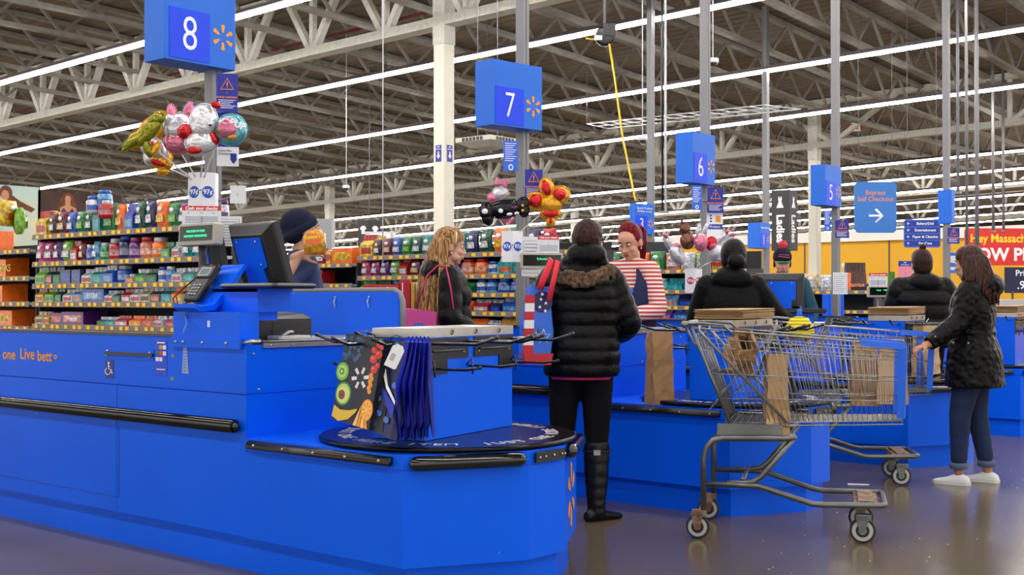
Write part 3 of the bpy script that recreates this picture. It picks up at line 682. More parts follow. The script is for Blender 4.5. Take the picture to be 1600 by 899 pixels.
# pin pad
c = at(313, 440, 5.9); T = frame(c, (0, -1, 0), (-.8, 0, .6)); Tl = Matrix.Translation(-c) @ T
t = thing('card_terminal', 'black payment card terminal with keypad tilted on the blue cradle', 'card reader', tuple(c))
m = M(); m.rbox(-.062, -.11, -.03, .062, .11, 0, .014, Tl); m.rbox(-.066, .02, -.01, .066, .105, .008, .01, Tl); obj('casing', m, BLACK, t)
m = M(); m.box(-.038, .03, .008, .042, .078, .0095, Tl); m.cur = 1; m.box(-.032, .035, .0095, .036, .073, .0102, Tl); obj('screen', m, [LGREY, mat('lcd_green_grey', (96, 120, 122), .2)], t)
m = M()
for r in range(4):
    for q in range(3): m.rbox(-.036 + q * .024, -.082 + r * .018, 0, -.019 + q * .024, -.07 + r * .018, .004, .003, Tl)
obj('keypad', m, mat('key_grey', (150, 152, 150), .5), t)
m = M(); m.ring_disc((.02, .094, .008), .008, Tl); obj('brand_badge', m, RED, t, 'small red badge')
m = M(); T0 = Tl
c1 = [(.0, -.1, -.02), (-.05, -.15, .0), (-.09, -.1, .02), (-.11, -.02, -.01), (-.07, .09, -.03), (-.02, .12, -.05)]
m.tube([Tl @ V(p) for p in c1], .0035, 6); m.tube([Tl @ V((p[0] * 1.1, p[1] * 1.08 - .01, p[2])) for p in c1[:4]], .003, 6); obj('cable', m, RUBBER, t)
m = M(); m.ell(at(290, 486, 5.85) - c, (.03, .035, .02), n=10, m=6); m.tube([at(288, 490, 5.84) - c, at(292, 505, 5.8) - c, at(286, 520, 5.78) - c], [.012, .008, .01], 8, flat=.3)
obj('plastic_wrap', m, mat('clear_plastic', (200, 220, 240), .15, alpha=.35), t)
def pole_display(c, z0, lines, label, W_=.29, nrm=(-1, 0, .06), Hh=.11):
    c = V(c); t = thing('pole_display', label, 'customer display', (c.x, c.y, z0))
    T = Matrix.Translation((-c.x, -c.y, -z0)) @ frame(c, V((0, 0, 1)).cross(V(nrm)), nrm)
    if (T.to_3x3() @ V((0, 1, 0))).z < 0: T = T @ Matrix.Rotation(PI, 4, 'Z')
    m = M(); m.rbox(-W_ / 2, -Hh / 2, -.06, W_ / 2, Hh / 2, 0, .008, T); obj('housing', m, mat('display_beige', (176, 172, 160), .5), t)
    m = M(); m.box(-W_ / 2 + .014, -Hh / 2 + .022, 0, W_ / 2 - .014, Hh / 2 - .014, .002, T); obj('display_window', m, mat('display_glass', (10, 24, 18), .15), t)
    for i, s_ in enumerate(lines):
        text(s_, .0155 if len(lines) > 1 else .022, T @ Matrix.Translation((0, .014 - .024 * i, .003)), mat('display_green', (50, 240, 160), .5, emit=.8), t, bold=.0001)
    m = M(); z = c.z - z0 - Hh / 2
    m.lathe([(.026, 0), (.024, z * .5), (.02, z * .5 + .01), (.02, z)], 14, T=Matrix.Translation((.04, 0, 0)) if nrm[0] < 0 else None); obj('post', m, DGREY, t)
c = at(306, 366, 6.0); pole_display(c, 1.07, ['WELCOME TO YOUR', 'WAL*MART SUPERCENTER'], 'customer pole display with green text over the near card reader')
pole_display(at(847, 408, 8.3), 1.05, ['Subtotal'], 'pole display beside the red straps, near the sign with the seven', nrm=tuple(-FWD + RGT * .1), W_=.29)
pole_display(at(1378, 456, 11.7), 1.0, ['Cash    0.00'], 'pole display on a black post behind the second cart', nrm=tuple(-FWD), W_=.26)
# receipt printer
c = V((X0 + .35, 4.76, 1.054)); t = thing('receipt_printer', 'black receipt printer on the steel ledge of the near counter', 'printer', tuple(c), 0)
m = M(); m.loft([[(-.17, -.1, 0), (.2, -.1, 0), (.2, .14, 0), (-.17, .14, 0)], [(-.17, -.1, .1), (.2, -.1, .1), (.2, .14, .1), (-.17, .14, .1)], [(-.15, -.07, .135), (.18, -.06, .125), (.18, .12, .135), (-.15, .12, .135)]], True, True, None, False)
obj('casing', m, mat('printer_black', (26, 26, 30), .3), t)
m = M(); m.box(-.05, -.102, .01, .17, -.1, .085); m.box(.02, -.104, .05, .1, -.102, .056); obj('front_cover', m, BLACK, t)
m = M(); m.rbox(-.08, -.2, 0, .12, -.09, .02, .01); m.tube([(-.06, -.19, .022), (-.02, -.19, .04), (.03, -.16, .04)], .008, 6, flat=.4); obj('paper_tray', m, LGREY, t)
# small scale display behind the terminal
c = at(352, 470, 6.05); t = thing('scale_readout', 'small black scale readout under the near monitor bracket', 'readout', tuple(c))
T = frame((0, 0, 0), (.15, -1, 0), (-1, -.15, .15)); m = M(); m.rbox(-.08, -.035, -.03, .08, .035, 0, .006, T); obj('housing', m, BLACK, t)
m = M(); m.box(.0, -.012, 0, .065, .022, .001, T); obj('lcd', m, mat('lcd_olive', (92, 100, 66), .3), t)
# ================================================================ LANE POSTS AND SIGNS
ZROOF = lambda x, y: zr(x, y) + 1.15
def post(x, y, label, z0=0, w_=.075):
    t = thing('lane_post', label, 'post', (x, y, z0)); m = M()
    h = ZROOF(x, y) - z0
    for a, b in ((-w_ / 2, -.004), (.004, w_ / 2)): m.rbox(a, -w_ / 2, 0, b, w_ / 2, h, .004)
    m.box(-.006, -w_ * .4, 0, .006, w_ * .4, h)
    obj('shaft', m, POLE, t); m = M(); m.box(-w_, -w_, 0, w_, w_, .01); obj('foot_plate', m, POLE, t); return t
posts = [at(257, 468, 6.80) + V((.40, .10, 0)), at(769, 468, 8.75) + V((.445, .08, 0)), at(1082, 468, 10.8) + V((.36, .08, 0)), at(1289, 468, 12.8) + V((.377, .05, 0)), at(1487, 468, 14.9) + V((.06, .08, 0))]
for p in posts: p.z = 0
plab = ['grey aluminium post carrying the lane eight sign and balloons', 'grey aluminium post carrying the lane seven sign', 'grey aluminium post carrying the lane six sign', 'grey aluminium post carrying the lane five sign', 'grey aluminium post by the directory board']
for p, l in zip(posts, plab): post(p.x, p.y, l, 1.022)
def numsign(digit, corner_px, Z, W_, D_, H_, ztop, label, rz=0, spk=True, extra=None):
    """front faces -y; corner = front edge nearest the camera (local x=0,y=0)"""
    px, py = corner_px; p = at(px, py, Z); t = thing('lane_sign', label, 'lane sign', (p.x, p.y, ztop - H_), rz)
    m = M(); m.rbox(0, 0, 0, W_, D_, H_, .004); obj('sign_box', m, BLUE2, t)
    m = M(); m.box(W_ * .06, -.004, H_ * .03, W_ * .62, 0, H_ * .6); obj('number_panel', m, SBLUE, t)
    fr = frame((W_ * .34, -.0045, H_ * .31), (1, 0, 0), (0, -1, 0))
    text(digit, H_ * .56, fr, TXT, t, 'number', bold=-.002, sx=.8)
    if spk:
        m = M(); spark(m, W_ * .155, frame((W_ * .81, 0, H_ * .36), (1, 0, 0), (0, -1, 0))); obj('logo', m, ORANGE, t)
    if extra: text(extra, H_ * .1, frame((W_ * .5, -.004, H_ * .8), (1, 0, 0), (0, -1, 0)), TXT, t)
    return t
numsign('8', (257, 80), 6.80, .49, .20, .50, 3.10, 'hanging blue lane sign showing a large white eight')
numsign('7', (769, 195), 8.75, .50, .19, .475, 2.985, 'blue lane sign showing a white seven', math.radians(-8))
numsign('6', (1082, 287), 10.8, .40, .175, .455, 2.745, 'blue lane sign showing a white six')
numsign('5', (1289, 320), 12.8, .41, .165, .43, 2.675, 'blue lane sign showing a white five')
t = numsign('4', (1487, 352), 14.9, .12, .17, .42, 2.60, 'blue sign box seen edge on beside the directory board', spk=False)
for ch in list(t.children):
    if ch.name.startswith('number'): bpy.data.objects.remove(ch)
numsign('3', (992, 366), 17.8, .40, .12, .45, 2.66, 'small blue speedy checkout sign showing a three', math.radians(-12), True, 'Speedy Checkout\n20 Items or Less')
T1_ = numsign('1', (1188, 388), 21.3, .36, .25, .45, 2.60, 'distant pale blue sign with a one, before the yellow wall', 0, True, 'Speedy Checkout')
p = at(1017, 468, 18.15); post(p.x, p.y, 'slim grey post above the speedy checkout sign', 0, .09)
p = at(1197, 468, 21.9); post(p.x, p.y, 'slim grey post rising over the distant sign with the one', 0, .10)
# warning and information cards on the posts
POSTS = [V((q.x, q.y, 0)) for q in posts] + [V((q.x, q.y, 0)) for q in (at(1017, 468, 18.15), at(1197, 468, 21.9))]
def attach(t, c, far=1.0, dz=0):
    c = V(c); q = min(POSTS, key=lambda s_: (s_ - V((c.x, c.y, 0))).length); d = q - V((c.x, c.y, 0)); m = M()
    if d.length < far: m.tube([(0, 0, dz), (d.x, d.y, dz)], .006, 6)
    else: m.tube([V((0, 0, dz)) + FWD * .006, V((0, 0, -c.z)) + FWD * .006], .008, 6)
    obj('mounting_bracket', m, POLE, t)
def card(name, label, px, py0, py1, Z, wpx, base, build, n=None, cat='sign'):
    n = n or (-FWD * .8 + V((0, -.25, 0))); n = V(n).normalized()
    c = at(px, (py0 + py1) / 2, Z); t = thing(name, label, cat, tuple(c))
    T = frame((0, 0, 0), V((0, 0, 1)).cross(n), n)
    H_ = (py1 - py0) / FOC * Z; W_ = wpx / FOC * Z / max(.3, abs(n.dot(FWD)))
    m = M(); m.prism([(-W_ / 2, -H_ / 2), (W_ / 2, -H_ / 2), (W_ / 2, H_ / 2), (-W_ / 2, H_ / 2)], -.004, 0, T); obj('board', m, base, t)
    if build: build(t, T, W_, H_)
    attach(t, c)
    return t
def lines(m, T, x0, x1, ys, h): 
    for i, y in enumerate(ys): m.prism([(x0, y), (x1 - (x1 - x0) * .15 * (i % 3), y), (x1 - (x1 - x0) * .15 * (i % 3), y + h), (x0, y + h)], 0, .001, T)
ORL = mat('orange_lettering', (236, 140, 90), .5)
def fraud(t, T, W_, H_):
    m = M(); a = W_ * .3; cy = H_ * .2
    tri = [(-a, cy - a * .7), (a, cy - a * .7), (0, cy + a * 1.05)]
    m.tube([T @ V((x, y, .002)) for x, y in tri], W_ * .03, 6, loop=True); m.prism([(-W_ * .025, cy - a * .15), (W_ * .025, cy - a * .15), (W_ * .035, cy + a * .45), (-W_ * .035, cy + a * .45)], 0, .002, T); m.ring_disc((0, cy - a * .38, 0), W_ * .03, T, 10)
    obj('warning_triangle', m, ORL, t); text('FRAUD WARNING', W_ * .12, T @ Matrix.Translation((0, -H_ * .12, .001)), ORL, t, bold=.0004)
    m = M(); lines(m, T, -W_ * .4, W_ * .4, [-H_ * .2, -H_ * .25, -H_ * .3, -H_ * .35, -H_ * .4], H_ * .015); obj('small_print', m, TXT, t)
card('warning_sign', 'dark blue fraud warning sign on the post under the eight', 355, 115, 175, 6.8, 32, DBLUE, fraud)
card('warning_sign', 'dark blue fraud warning sign on the post under the seven', 834, 265, 309, 8.8, 28, DBLUE, fraud)
card('warning_sign', 'dark blue fraud warning sign hanging below the six', 1118, 293, 333, 10.8, 26, DBLUE, fraud)
card('warning_sign', 'dark blue fraud warning sign beside the express self checkout board', 1316, 344, 372, 12.8, 23, DBLUE, fraud)
card('warning_sign', 'dark blue fraud warning sign beside the directory board', 1490, 356, 381, 14.8, 20, DBLUE, fraud)
def infoblue(t, T, W_, H_):
    m = M(); lines(m, T, -W_ * .38, W_ * .38, [H_ * (.4 - .07 * i) for i in range(9)], H_ * .02)
    m.tube([T @ V((W_ * .13 * math.cos(a), -H_ * .37 + W_ * .17 * math.sin(a), .002)) for a in [i * PI / 5 for i in range(10)]], W_ * .05, 5, loop=True); obj('print', m, TXT, t)
NB = mat('notice_blue', (44, 104, 220), .5)
card('notice_card', 'narrow blue notice card on the post directly under the seven', 798, 220, 268, 8.7, 23, NB, infoblue)
card('notice_card', 'narrow blue notice card on the post directly under the six', 1089, 290, 329, 10.7, 16, NB, infoblue)
card('notice_card', 'narrow blue notice card on the post directly under the five', 1293, 329, 361, 12.7, 11, NB, infoblue)
card('notice_card', 'blue notice card half hidden behind the balloons', 302, 164, 195, 6.95, 30, NB, infoblue)
def protect(t, T, W_, H_):
    m = M(); m.prism([(-W_ / 2, -H_ * .14), (W_ / 2, -H_ * .14), (W_ / 2, H_ * .5), (-W_ / 2, H_ * .5)], 0, .001, T); obj('blue_field', m, DBLUE, t)
    text('Auto Plan\nCheckout', W_ * .15, T @ Matrix.Translation((-W_ * .12, -H_ * .24, .001)), DGREY, t)
    m = M(); m.prism([(W_ * .12, -H_ * .26), (W_ * .4, -H_ * .26), (W_ * .4, -H_ * .38), (W_ * .26, -H_ * .46), (W_ * .12, -H_ * .38)], 0, .002, T); obj('shield_mark', m, DBLUE, t)
card('protection_sign', 'white and dark blue card with a shield behind the round balloon', 356, 176, 260, 6.85, 33, WHITE, protect)
def protect2(t, T, W_, H_):
    m = M(); 
    for a, b in ((.40, .5), (-.08, .06)): m.prism([(-W_ / 2, H_ * a), (W_ / 2, H_ * a), (W_ / 2, H_ * b), (-W_ / 2, H_ * b)], 0, .001, T)
    for q in (.3, .22, .14): m.ring_disc((-W_ * .25, H_ * q, 0), W_ * .06, T, 10)
    obj('blue_bands', m, DBLUE, t); text('Protect', W_ * .22, T @ Matrix.Translation((0, -H_ * .01, .0015)), TXT, t)
    m = M(); m.prism([(W_ * .05, H_ * .12), (W_ * .35, H_ * .12), (W_ * .35, H_ * .3), (W_ * .05, H_ * .3)], 0, .001, T); obj('picture', m, ORANGE, t)
card('protection_sign', 'tall white and blue protection card on the post under the six', 1117, 326, 382, 10.85, 26, WHITE, protect2)
def pagep(t, T, W_, H_):
    m = M(); m.prism([(-W_ * .42, -H_ * .42), (W_ * .42, -H_ * .42), (W_ * .42, H_ * .4), (-W_ * .42, H_ * .4)], 0, .0005, T); obj('frame_line', m, GREY, t)
    m = M(); m.prism([(-W_ * .4, -H_ * .41), (W_ * .4, -H_ * .41), (W_ * .4, H_ * .39), (-W_ * .4, H_ * .39)], 0.0002, .001, T); obj('paper', m, CARD, t)
    m = M(); lines(m, T, -W_ * .34, W_ * .34, [H_ * (.3 - .09 * i) for i in range(8)], H_ * .02); mm = obj('print', m, GREY, t); mm.location = V(T.col[2][:3]) * .001
def cashcard(t, T, W_, H_):
    m = M(); m.prism([(-W_ / 2, H_ * .28), (W_ / 2, H_ * .28), (W_ / 2, H_ / 2), (-W_ / 2, H_ / 2)], 0, .001, T); obj('red_header', m, RED, t)
    text('Cash your checks', W_ * .115, T @ Matrix.Translation((0, H_ * .38, .0015)), TXT, t, bold=.0006)
    m = M(); 
    for q in (-.33, 0, .3): m.ring_disc((W_ * q, H_ * .15, 0), W_ * .02, T, 8)
    for i in range(5): m.prism([(-W_ * .42, -H_ * (.02 + .07 * i)), (W_ * .42, -H_ * (.02 + .07 * i)), (W_ * .42, -H_ * (.05 + .07 * i)), (-W_ * .42, -H_ * (.05 + .07 * i))], 0, .001, T)
    m.prism([(-W_ * .44, -H_ * .45), (-W_ * .2, -H_ * .45), (-W_ * .2, -H_ * .41), (-W_ * .44, -H_ * .41)], 0, .001, T); m.prism([(W_ * .2, -H_ * .45), (W_ * .44, -H_ * .45), (W_ * .44, -H_ * .41), (W_ * .2, -H_ * .41)], 0, .001, T)
    obj('print', m, mat('grey_print', (120, 130, 160), .6), t)
card('check_cashing_card', 'white card with red header on top of the near pole display', 315, 322, 354, 6.1, 58, CARD, cashcard)
card('check_cashing_card', 'white card with red header over the second pole display', 857, 368, 398, 8.35, 34, CARD, cashcard)
card('check_cashing_card', 'white card with dark red header over the third pole display', 1372, 427, 449, 11.75, 31, CARD, cashcard)
card('check_cashing_card', 'faint white card with red header beside the pom-pom hat cashier', 1173, 429, 452, 10.0, 24, CARD, cashcard)
card('notice_page', 'white printed notice behind the near pole display', 356, 338, 385, 6.3, 42, CARD, pagep)
card('notice_page', 'white printed notice beside the second pole display', 832, 370, 432, 8.6, 34, CARD, pagep)
card('notice_page', 'framed white notice clipped to the post under the five', 1313, 426, 460, 12.7, 24, CARD, pagep)
card('card_holder', 'blank white card holder above the near notices', 372, 290, 318, 6.6, 24, CARD, None)
def shopcard(t, T, W_, H_):
    m = M(); 
    for a, b in ((.35, .5), (-.2, 0), (-.5, -.35)): m.prism([(-W_ / 2, H_ * a), (W_ / 2, H_ * a), (W_ / 2, H_ * b), (-W_ / 2, H_ * b)], 0, .001, T)
    obj('blue_bands', m, BLUE2, t)
card('service_card', 'light blue and white card on the post behind the bun', 1488, 395, 427, 15.0, 21, CARD, shopcard)
card('service_card', 'pink card with a purple header beyond the bun', 1414, 408, 438, 17, 22, mat('pink_card', (238, 140, 160), .6), lambda t, T, W_, H_: (obj('header', M().prism([(-W_ / 2, H_ * .22), (W_ / 2, H_ * .22), (W_ / 2, H_ / 2), (-W_ / 2, H_ / 2)], 0, .001, T), DBLUE, t), text('Self\nCheckout', W_ * .16, T @ Matrix.Translation((0, H_ * .36, .0015)), TXT, t)))
card('service_card', 'green and yellow hanging card under the self checkout board', 1393, 425, 447, 20, 11, mat('green_card', (60, 120, 50), .6), None)

attach(T1_, T1_.location, 5, .2)
# balloon price boxes
def pricebox(c, s_, label, col):
    c = V(c); t = thing('balloon_stand', label, 'balloon stand', tuple(c))
    # wedge with two printed faces
    n1 = (-FWD - RGT * .45).normalized(); n2_ = (-FWD + RGT * .6).normalized(); h = .2 * s_; w_ = .085 * s_
    a = V((0, 0, 0)); l = a + V((0, 0, 1)).cross(n1) * -w_; r = a + V((0, 0, 1)).cross(n2_) * w_; bk = FWD * .07 * s_
    P = [l, a, r, r + bk, l + bk]; m = M(); m.prism([(p.x, p.y) for p in P], -h / 2 - .02, h / 2); obj('box', m, WHITE, t)
    for q, n in ((l / 2, n1), (r / 2, n2_)):
        T = frame(q + V((0, 0, -.01)) , V((0, 0, 1)).cross(n), n); m = M(); m.ring_disc((0, 0, .0), .034 * s_, T, 24); o = obj('price_disc', m, col, t)
        text('97\u00a2', .038 * s_, T @ Matrix.Translation((0, 0, .002)), TXT, o, bold=.0008)
    attach(t, c, 2)
    return t
PBL = mat('price_blue', (30, 84, 190), .5)
pricebox(at(313, 297, 6.75), 1.0, 'white box with blue price discs holding sticks under the big balloon bunch', PBL)
pricebox(at(801, 383, 8.7), 1.02, 'white box with blue price discs under the dog bone balloon', PBL)
pricebox(at(1086, 437, 10.6), .95, 'white box with pink price discs among animal balloons', mat('price_pink', (206, 60, 90), .5))
# balloons
def foil(name, c): return mat(name, c, .22, metal=.55, noise=(22, .25), bump=(24, .5, .02))
FG, FR, FS, FP, FK, FGR, FBR, FPU = foil('foil_gold', (232, 170, 40)), foil('foil_red', (206, 36, 40)), foil('foil_silver', (214, 212, 220)), foil('foil_pink', (226, 130, 160)), foil('foil_black', (30, 28, 34)), foil('foil_olive', (140, 140, 30)), foil('foil_bronze', (130, 84, 66)), foil('foil_purple', (130, 50, 120))
FT = foil('foil_teal', (110, 190, 200)); FW = foil('foil_white', (236, 236, 240))
BM = [FG, FR, FS, FP, FK, FGR, FBR, FPU, FT, FW, TXT, BLACK]
def balloon(label, px, py, Z, s_, blobs, stick=None, rot=0, nyaw=0):
    """blobs: (u, v, ru, rv, rot, material) in units of s_ px"""
    c = at(px, py, Z); t = thing('foil_balloon', label, 'balloon', tuple(c)); k = s_ / FOC * Z
    n = (-FWD + RGT * nyaw).normalized(); T = frame((0, 0, 0), V((0, 0, 1)).cross(n), n) @ Matrix.Rotation(rot, 4, 'Z')
    m = M(); big = max(blobs, key=lambda b: b[2] * b[3])
    for i, (u, v, ru, rv, ro, mi) in enumerate(blobs):
        pv = blobs[i - 1] if i else None; pair = pv and abs(pv[0] - u) + abs(pv[1] - v) < .3 and ru <= pv[2]
        m.cur = mi; R = T.to_3x3() @ Matrix.Rotation(ro, 3, 'Z'); th_ = min(ru, rv) * .62 + .05
        front = (.3 * min(pv[2], pv[3])) if pair else .0 if ru * rv > .12 * big[2] * big[3] else .42 * min(big[2], big[3]) 
        m.ell(T @ V((u * k, v * k, front * k)), (ru * k, rv * k, th_ * k), R=R, n=18, m=9)
        if ru * rv > .12 * big[2] * big[3]:
            m.tube([T @ (Matrix.Rotation(ro, 3, 'Z') @ V((ru * k * 1.04 * math.cos(a), rv * k * 1.04 * math.sin(a), 0)) + V((u * k, v * k, 0))) for a in [j * PI / 10 for j in range(20)]], .0035 * Z / 7, 4, loop=True)
    obj('balloon_skin', m, BM, t)
    if stick:
        a = T @ V((stick[2] * k, stick[3] * k, -.01)); b = at(stick[0], *((281, 6.78) if stick[0] < 400 else (369, 8.73) if stick[0] < 900 else (421, 10.63))) - c
        m = M(); m.tube([a, (a + b) / 2 + V((0, 0, .004)), b], .004, 6); obj('stick', m, WHITE, t)
    return t
balloon('red foil balloon with gold edges, tallest on the bunch beside the eight', 236, 205, 6.9, 30, [(0, 0, 1.0, .6, .9, 0), (0, 0, .85, .42, .9, 1), (-.6, -.5, .6, .5, .3, 0), (-.6, -.5, .45, .36, .3, 1), (.5, .6, .5, .42, 0, 0), (.45, .55, .38, .3, 0, 1), (.4, -1.4, .7, .5, 0, 0), (.3, -1.4, .5, .3, 0, 1)], (303, 272, 0, -1))
balloon('olive and gold foil dinosaur balloon with a long tail', 228, 212, 6.6, 30, [(.15, .2, .95, .36, .85, 5), (.55, .85, .45, .3, .3, 5), (-.55, -.25, .75, .26, .55, 5), (-.85, -.5, .5, .14, .7, 5), (.1, -.65, .5, .2, 1.9, 5), (.5, -.7, .42, .17, 1.1, 0)], (300, 272, .3, -.6))
balloon('silver and red foil animal balloon under the dinosaur tail', 240, 232, 6.75, 26, [(0, 0, .9, .6, -.6, 2), (.1, .1, .5, .3, -.6, 1), (.35, -.8, .8, .36, -.35, 0), (.3, -.85, .6, .22, -.35, 1), (.55, -1.35, .32, .28, 0, 0), (-.2, -.5, .4, .5, 0, 2)], (303, 272, .3, -1))
balloon('silver pink foil cat balloon with two pointed ears', 282, 200, 6.65, 28, [(0, 0, .9, .85, 0, 2), (-.45, .85, .25, .5, .3, 3), (.45, .95, .25, .5, -.2, 3), (-.1, -.75, .8, .7, 0, 3), (.1, -1.0, .42, .4, .1, 1), (.2, .15, .22, .12, .3, 7), (-.25, .1, .2, .12, -.2, 7), (.35, -.3, .34, .28, 0, 1), (-.5, .2, .5, .6, 0, 2)], (308, 272, 0, -1.4))
balloon('white foil puppy balloon with red ears and a red heart', 318, 200, 6.5, 30, [(0, .3, .72, .95, -.1, 9), (-.1, -.75, .85, .62, .1, 9), (.72, 1.15, .28, .2, -.3, 1), (-.35, .45, .24, .42, .1, 1), (.32, .45, .17, .22, 0, 10), (.34, .44, .08, .12, 0, 11), (.42, -.6, .42, .42, 0, 1), (-.95, -.2, .38, .36, .4, 1), (.4, .1, .11, .09, 0, 11), (-.4, -1.2, .4, .2, 0, 1)], (313, 272, 0, -1.2))
bt = balloon('round teal foil balloon with bright letters beside the fraud sign', 361, 203, 6.5, 25, [(0, 0, .98, .98, 0, 8), (-.1, .05, .72, .72, 0, 3), (-.35, .4, .35, .3, 0, 9), (.1, -.45, .4, .25, 0, 0), (-.55, -.1, .25, .3, 0, 5), (-.4, .45, .1, .1, 0, 11)], (318, 272, -.9, -.8))
text('PUP', .05, frame((.02, -.02, .0), RGT, -FWD) @ Matrix.Translation((.02, .02, .062)) @ Matrix.Rotation(-.4, 4, 'Z'), TXT, bt, bold=.002)
balloon('black foil dog bone balloon with red heart discs', 788, 327, 8.7, 26, [(0, 0, 1.05, .52, .12, 4), (-1.05, -.15, .42, .55, .1, 4), (-1.0, -.55, .3, .4, .3, 4), (1.1, .3, .36, .42, -.5, 4), (1.2, -.1, .3, .36, 0, 4), (-.2, -.1, .22, .2, 0, 10), (-.2, -.1, .1, .1, 0, 1), (-1.15, -.15, .2, .18, 0, 10), (-1.15, -.15, .1, .1, 0, 1), (.4, .05, .4, .12, .15, 7), (.3, -.3, .2, .1, .1, 10), (.75, -.25, .15, .08, .1, 10), (1.1, .2, .1, .1, 0, 0), (1.1, -.1, .1, .1, 0, 0)], (795, 362, -.4, -.4))
balloon('pale pink foil bunny balloon peeking over the dog bone', 782, 303, 8.9, 14, [(0, 0, .9, .8, 0, 2), (-.3, 1.2, .22, .6, .1, 3), (.5, 1.1, .22, .6, -.2, 3), (-.9, -.5, .5, .6, .4, 3)], (797, 362, 0, -.5))
balloon('pink foil balloon end hanging under the dog bone', 794, 343, 8.8, 9, [(0, 0, .9, .8, 0, 3), (.3, .2, .5, .4, 0, 1)], (799, 362, 0, 0))
balloon('red and gold foil dog balloon on the post under the seven', 857, 312, 8.75, 22, [(-.1, .8, .5, .75, .3, 0), (-.15, .8, .36, .6, .3, 1), (.85, .35, .65, .6, 0, 0), (.8, .35, .5, .46, 0, 1), (.75, .4, .3, .27, 0, 0), (-.95, -.1, .6, .62, 0, 0), (-.95, -.1, .48, .5, 0, 1), (-1.0, -.05, .27, .25, 0, 0), (.1, -.3, .8, .7, 0, 0), (.15, -1.0, .75, .42, 0, 0), (.15, -1.0, .6, .32, 0, 1), (.15, -1.5, .32, .4, 0, 0), (.15, -1.5, .2, .3, 0, 1)], (806, 362, -.6, -1.1))
balloon('silver and pink foil bunny balloon leaning away from the bronze one', 1058, 388, 10.5, 17, [(0, -.6, .6, 1.0, .5, 2), (-.9, .6, .28, .8, .35, 2), (-1.1, 1.2, .2, .35, .4, 3), (-.1, .1, .4, .3, .3, 3)], (1083, 414, .2, -1.2))
balloon('bronze foil bear balloon in the bunch under the six', 1074, 376, 10.45, 13, [(0, 0, .8, 1.0, 0, 6), (-.3, 1.5, .6, .7, 0, 6), (-.7, 2.2, .2, .25, 0, 6)], (1085, 414, 0, -1))
balloon('lilac foil bunny balloon with tall ears in the bunch under the six', 1095, 378, 10.4, 12, [(0, 0, .8, 1.2, 0, 3), (.1, -.4, .5, .6, 0, 1), (-.3, 1.6, .25, .8, -.15, 2), (.6, 1.7, .25, .8, -.4, 2), (0, .6, .6, .6, 0, 2)], (1088, 414, 0, -1.2))
balloon('silver foil bunny balloon with pink hands, beside the protection card', 1122, 386, 10.5, 17, [(0, -.5, .7, .9, -.5, 2), (.9, .6, .22, .8, -.75, 2), (1.3, 1.15, .3, .2, 0, 3), (.4, .9, .22, .8, -.7, 2), (.8, 1.4, .25, .2, 0, 3), (-.6, .3, .5, .6, 0, 1), (-.5, .1, .4, .35, 0, 3)], (1090, 414, -.3, -1.2))

# ================================================================ HANGING STORE SIGNS
def board(px, py0, py1, Z, wpx, n, base, name, label, cat='sign', thick=.02):
    n = V(n).normalized(); c = at(px, (py0 + py1) / 2, Z); t = thing(name, label, cat, tuple(c)); x = V((0, 0, 1)).cross(n)
    T = frame((0, 0, 0), x, n); H_ = (py1 - py0) / FOC * Z; W_ = wpx / FOC * Z / abs(n.dot(FWD))
    r = .06 * H_; a, b = W_ / 2, H_ / 2
    m = M(); m.prism([(-a + r, -b), (a - r, -b), (a, -b + r), (a, b - r), (a - r, b), (-a + r, b), (-a, b - r), (-a, -b + r)], -thick, 0, T); obj('board', m, base, t)
    top = zr(c.x, c.y) + 1.2 - c.z
    m = M(); 
    for q in (-.4, .4): m.tube([T @ V((W_ * q, b, -thick / 2)), T @ V((W_ * q, b, -thick / 2)) + V((0, 0, top - b))], .004, 4)
    obj('hanging_wire', m, GREY, t)
    return t, T, W_, H_
t, T, W_, H_ = board(1368, 284, 364, 20, 66, -FWD, mat('checkout_board_blue', (50, 118, 196), .5), 'hanging_sign', 'square blue hanging board reading express self checkout with an arrow')
text('Express\nSelf Checkout', H_ * .125, T @ Matrix.Translation((0, H_ * .22, .002)), ORL, t, bold=.001)
m = M(); a = H_ * .13; cy = -H_ * .17
m.tube([T @ V(p) for p in ((-a, cy, .003), (a * .9, cy, .003))], .02, 6); m.tube([T @ V(p) for p in ((0, cy + a, .003), (a, cy, .003), (0, cy - a, .003))], .02, 6); obj('arrow', m, TXT, t)
t, T, W_, H_ = board(1441, 343, 387, 19, 57, -FWD, mat('directory_blue', (48, 110, 205), .5), 'directory_board', 'blue directory board listing bakery, entertainment, paper and pet care')
for i, s_ in enumerate(['Bakery/Deli', 'Entertainment', 'Paper & Cleaning', 'Pet Care']):
    y = H_ * (.35 - .235 * i); m = M(); m.prism([(-W_ * .48, y - H_ * .1), (W_ * .48, y - H_ * .1), (W_ * .48, y + H_ * .1), (-W_ * .48, y + H_ * .1)], 0, .002, T); p = obj('row_panel', m, mat('row_navy', (28, 50, 150), .5), t)
    text(s_, H_ * .13, T @ Matrix.Translation((W_ * .08, y, .003)), TXT, p, bold=.001)
    m = M(); x = -W_ * .38; q = H_ * .05; m.tube([T @ V(v) for v in ((x + q, y, .004), (x - q, y, .004))], .004, 4); m.tube([T @ V(v) for v in ((x, y + q, .004), (x - q, y, .004), (x, y - q, .004))], .004, 4); obj('arrow', m, TXT, p)
t, T, W_, H_ = board(1579, 357, 415, 26, 146, -FWD + RGT * .05, mat('banner_red', (216, 44, 36), .5), 'hanging_banner', 'large red hanging banner with yellow and white words', 'banner')
text('Hey Massachusetts!', H_ * .31, T @ Matrix.Translation((-W_ * .44, H_ * .22, .003)), YELLOW, t, bold=.006, align='LEFT', sx=.94)
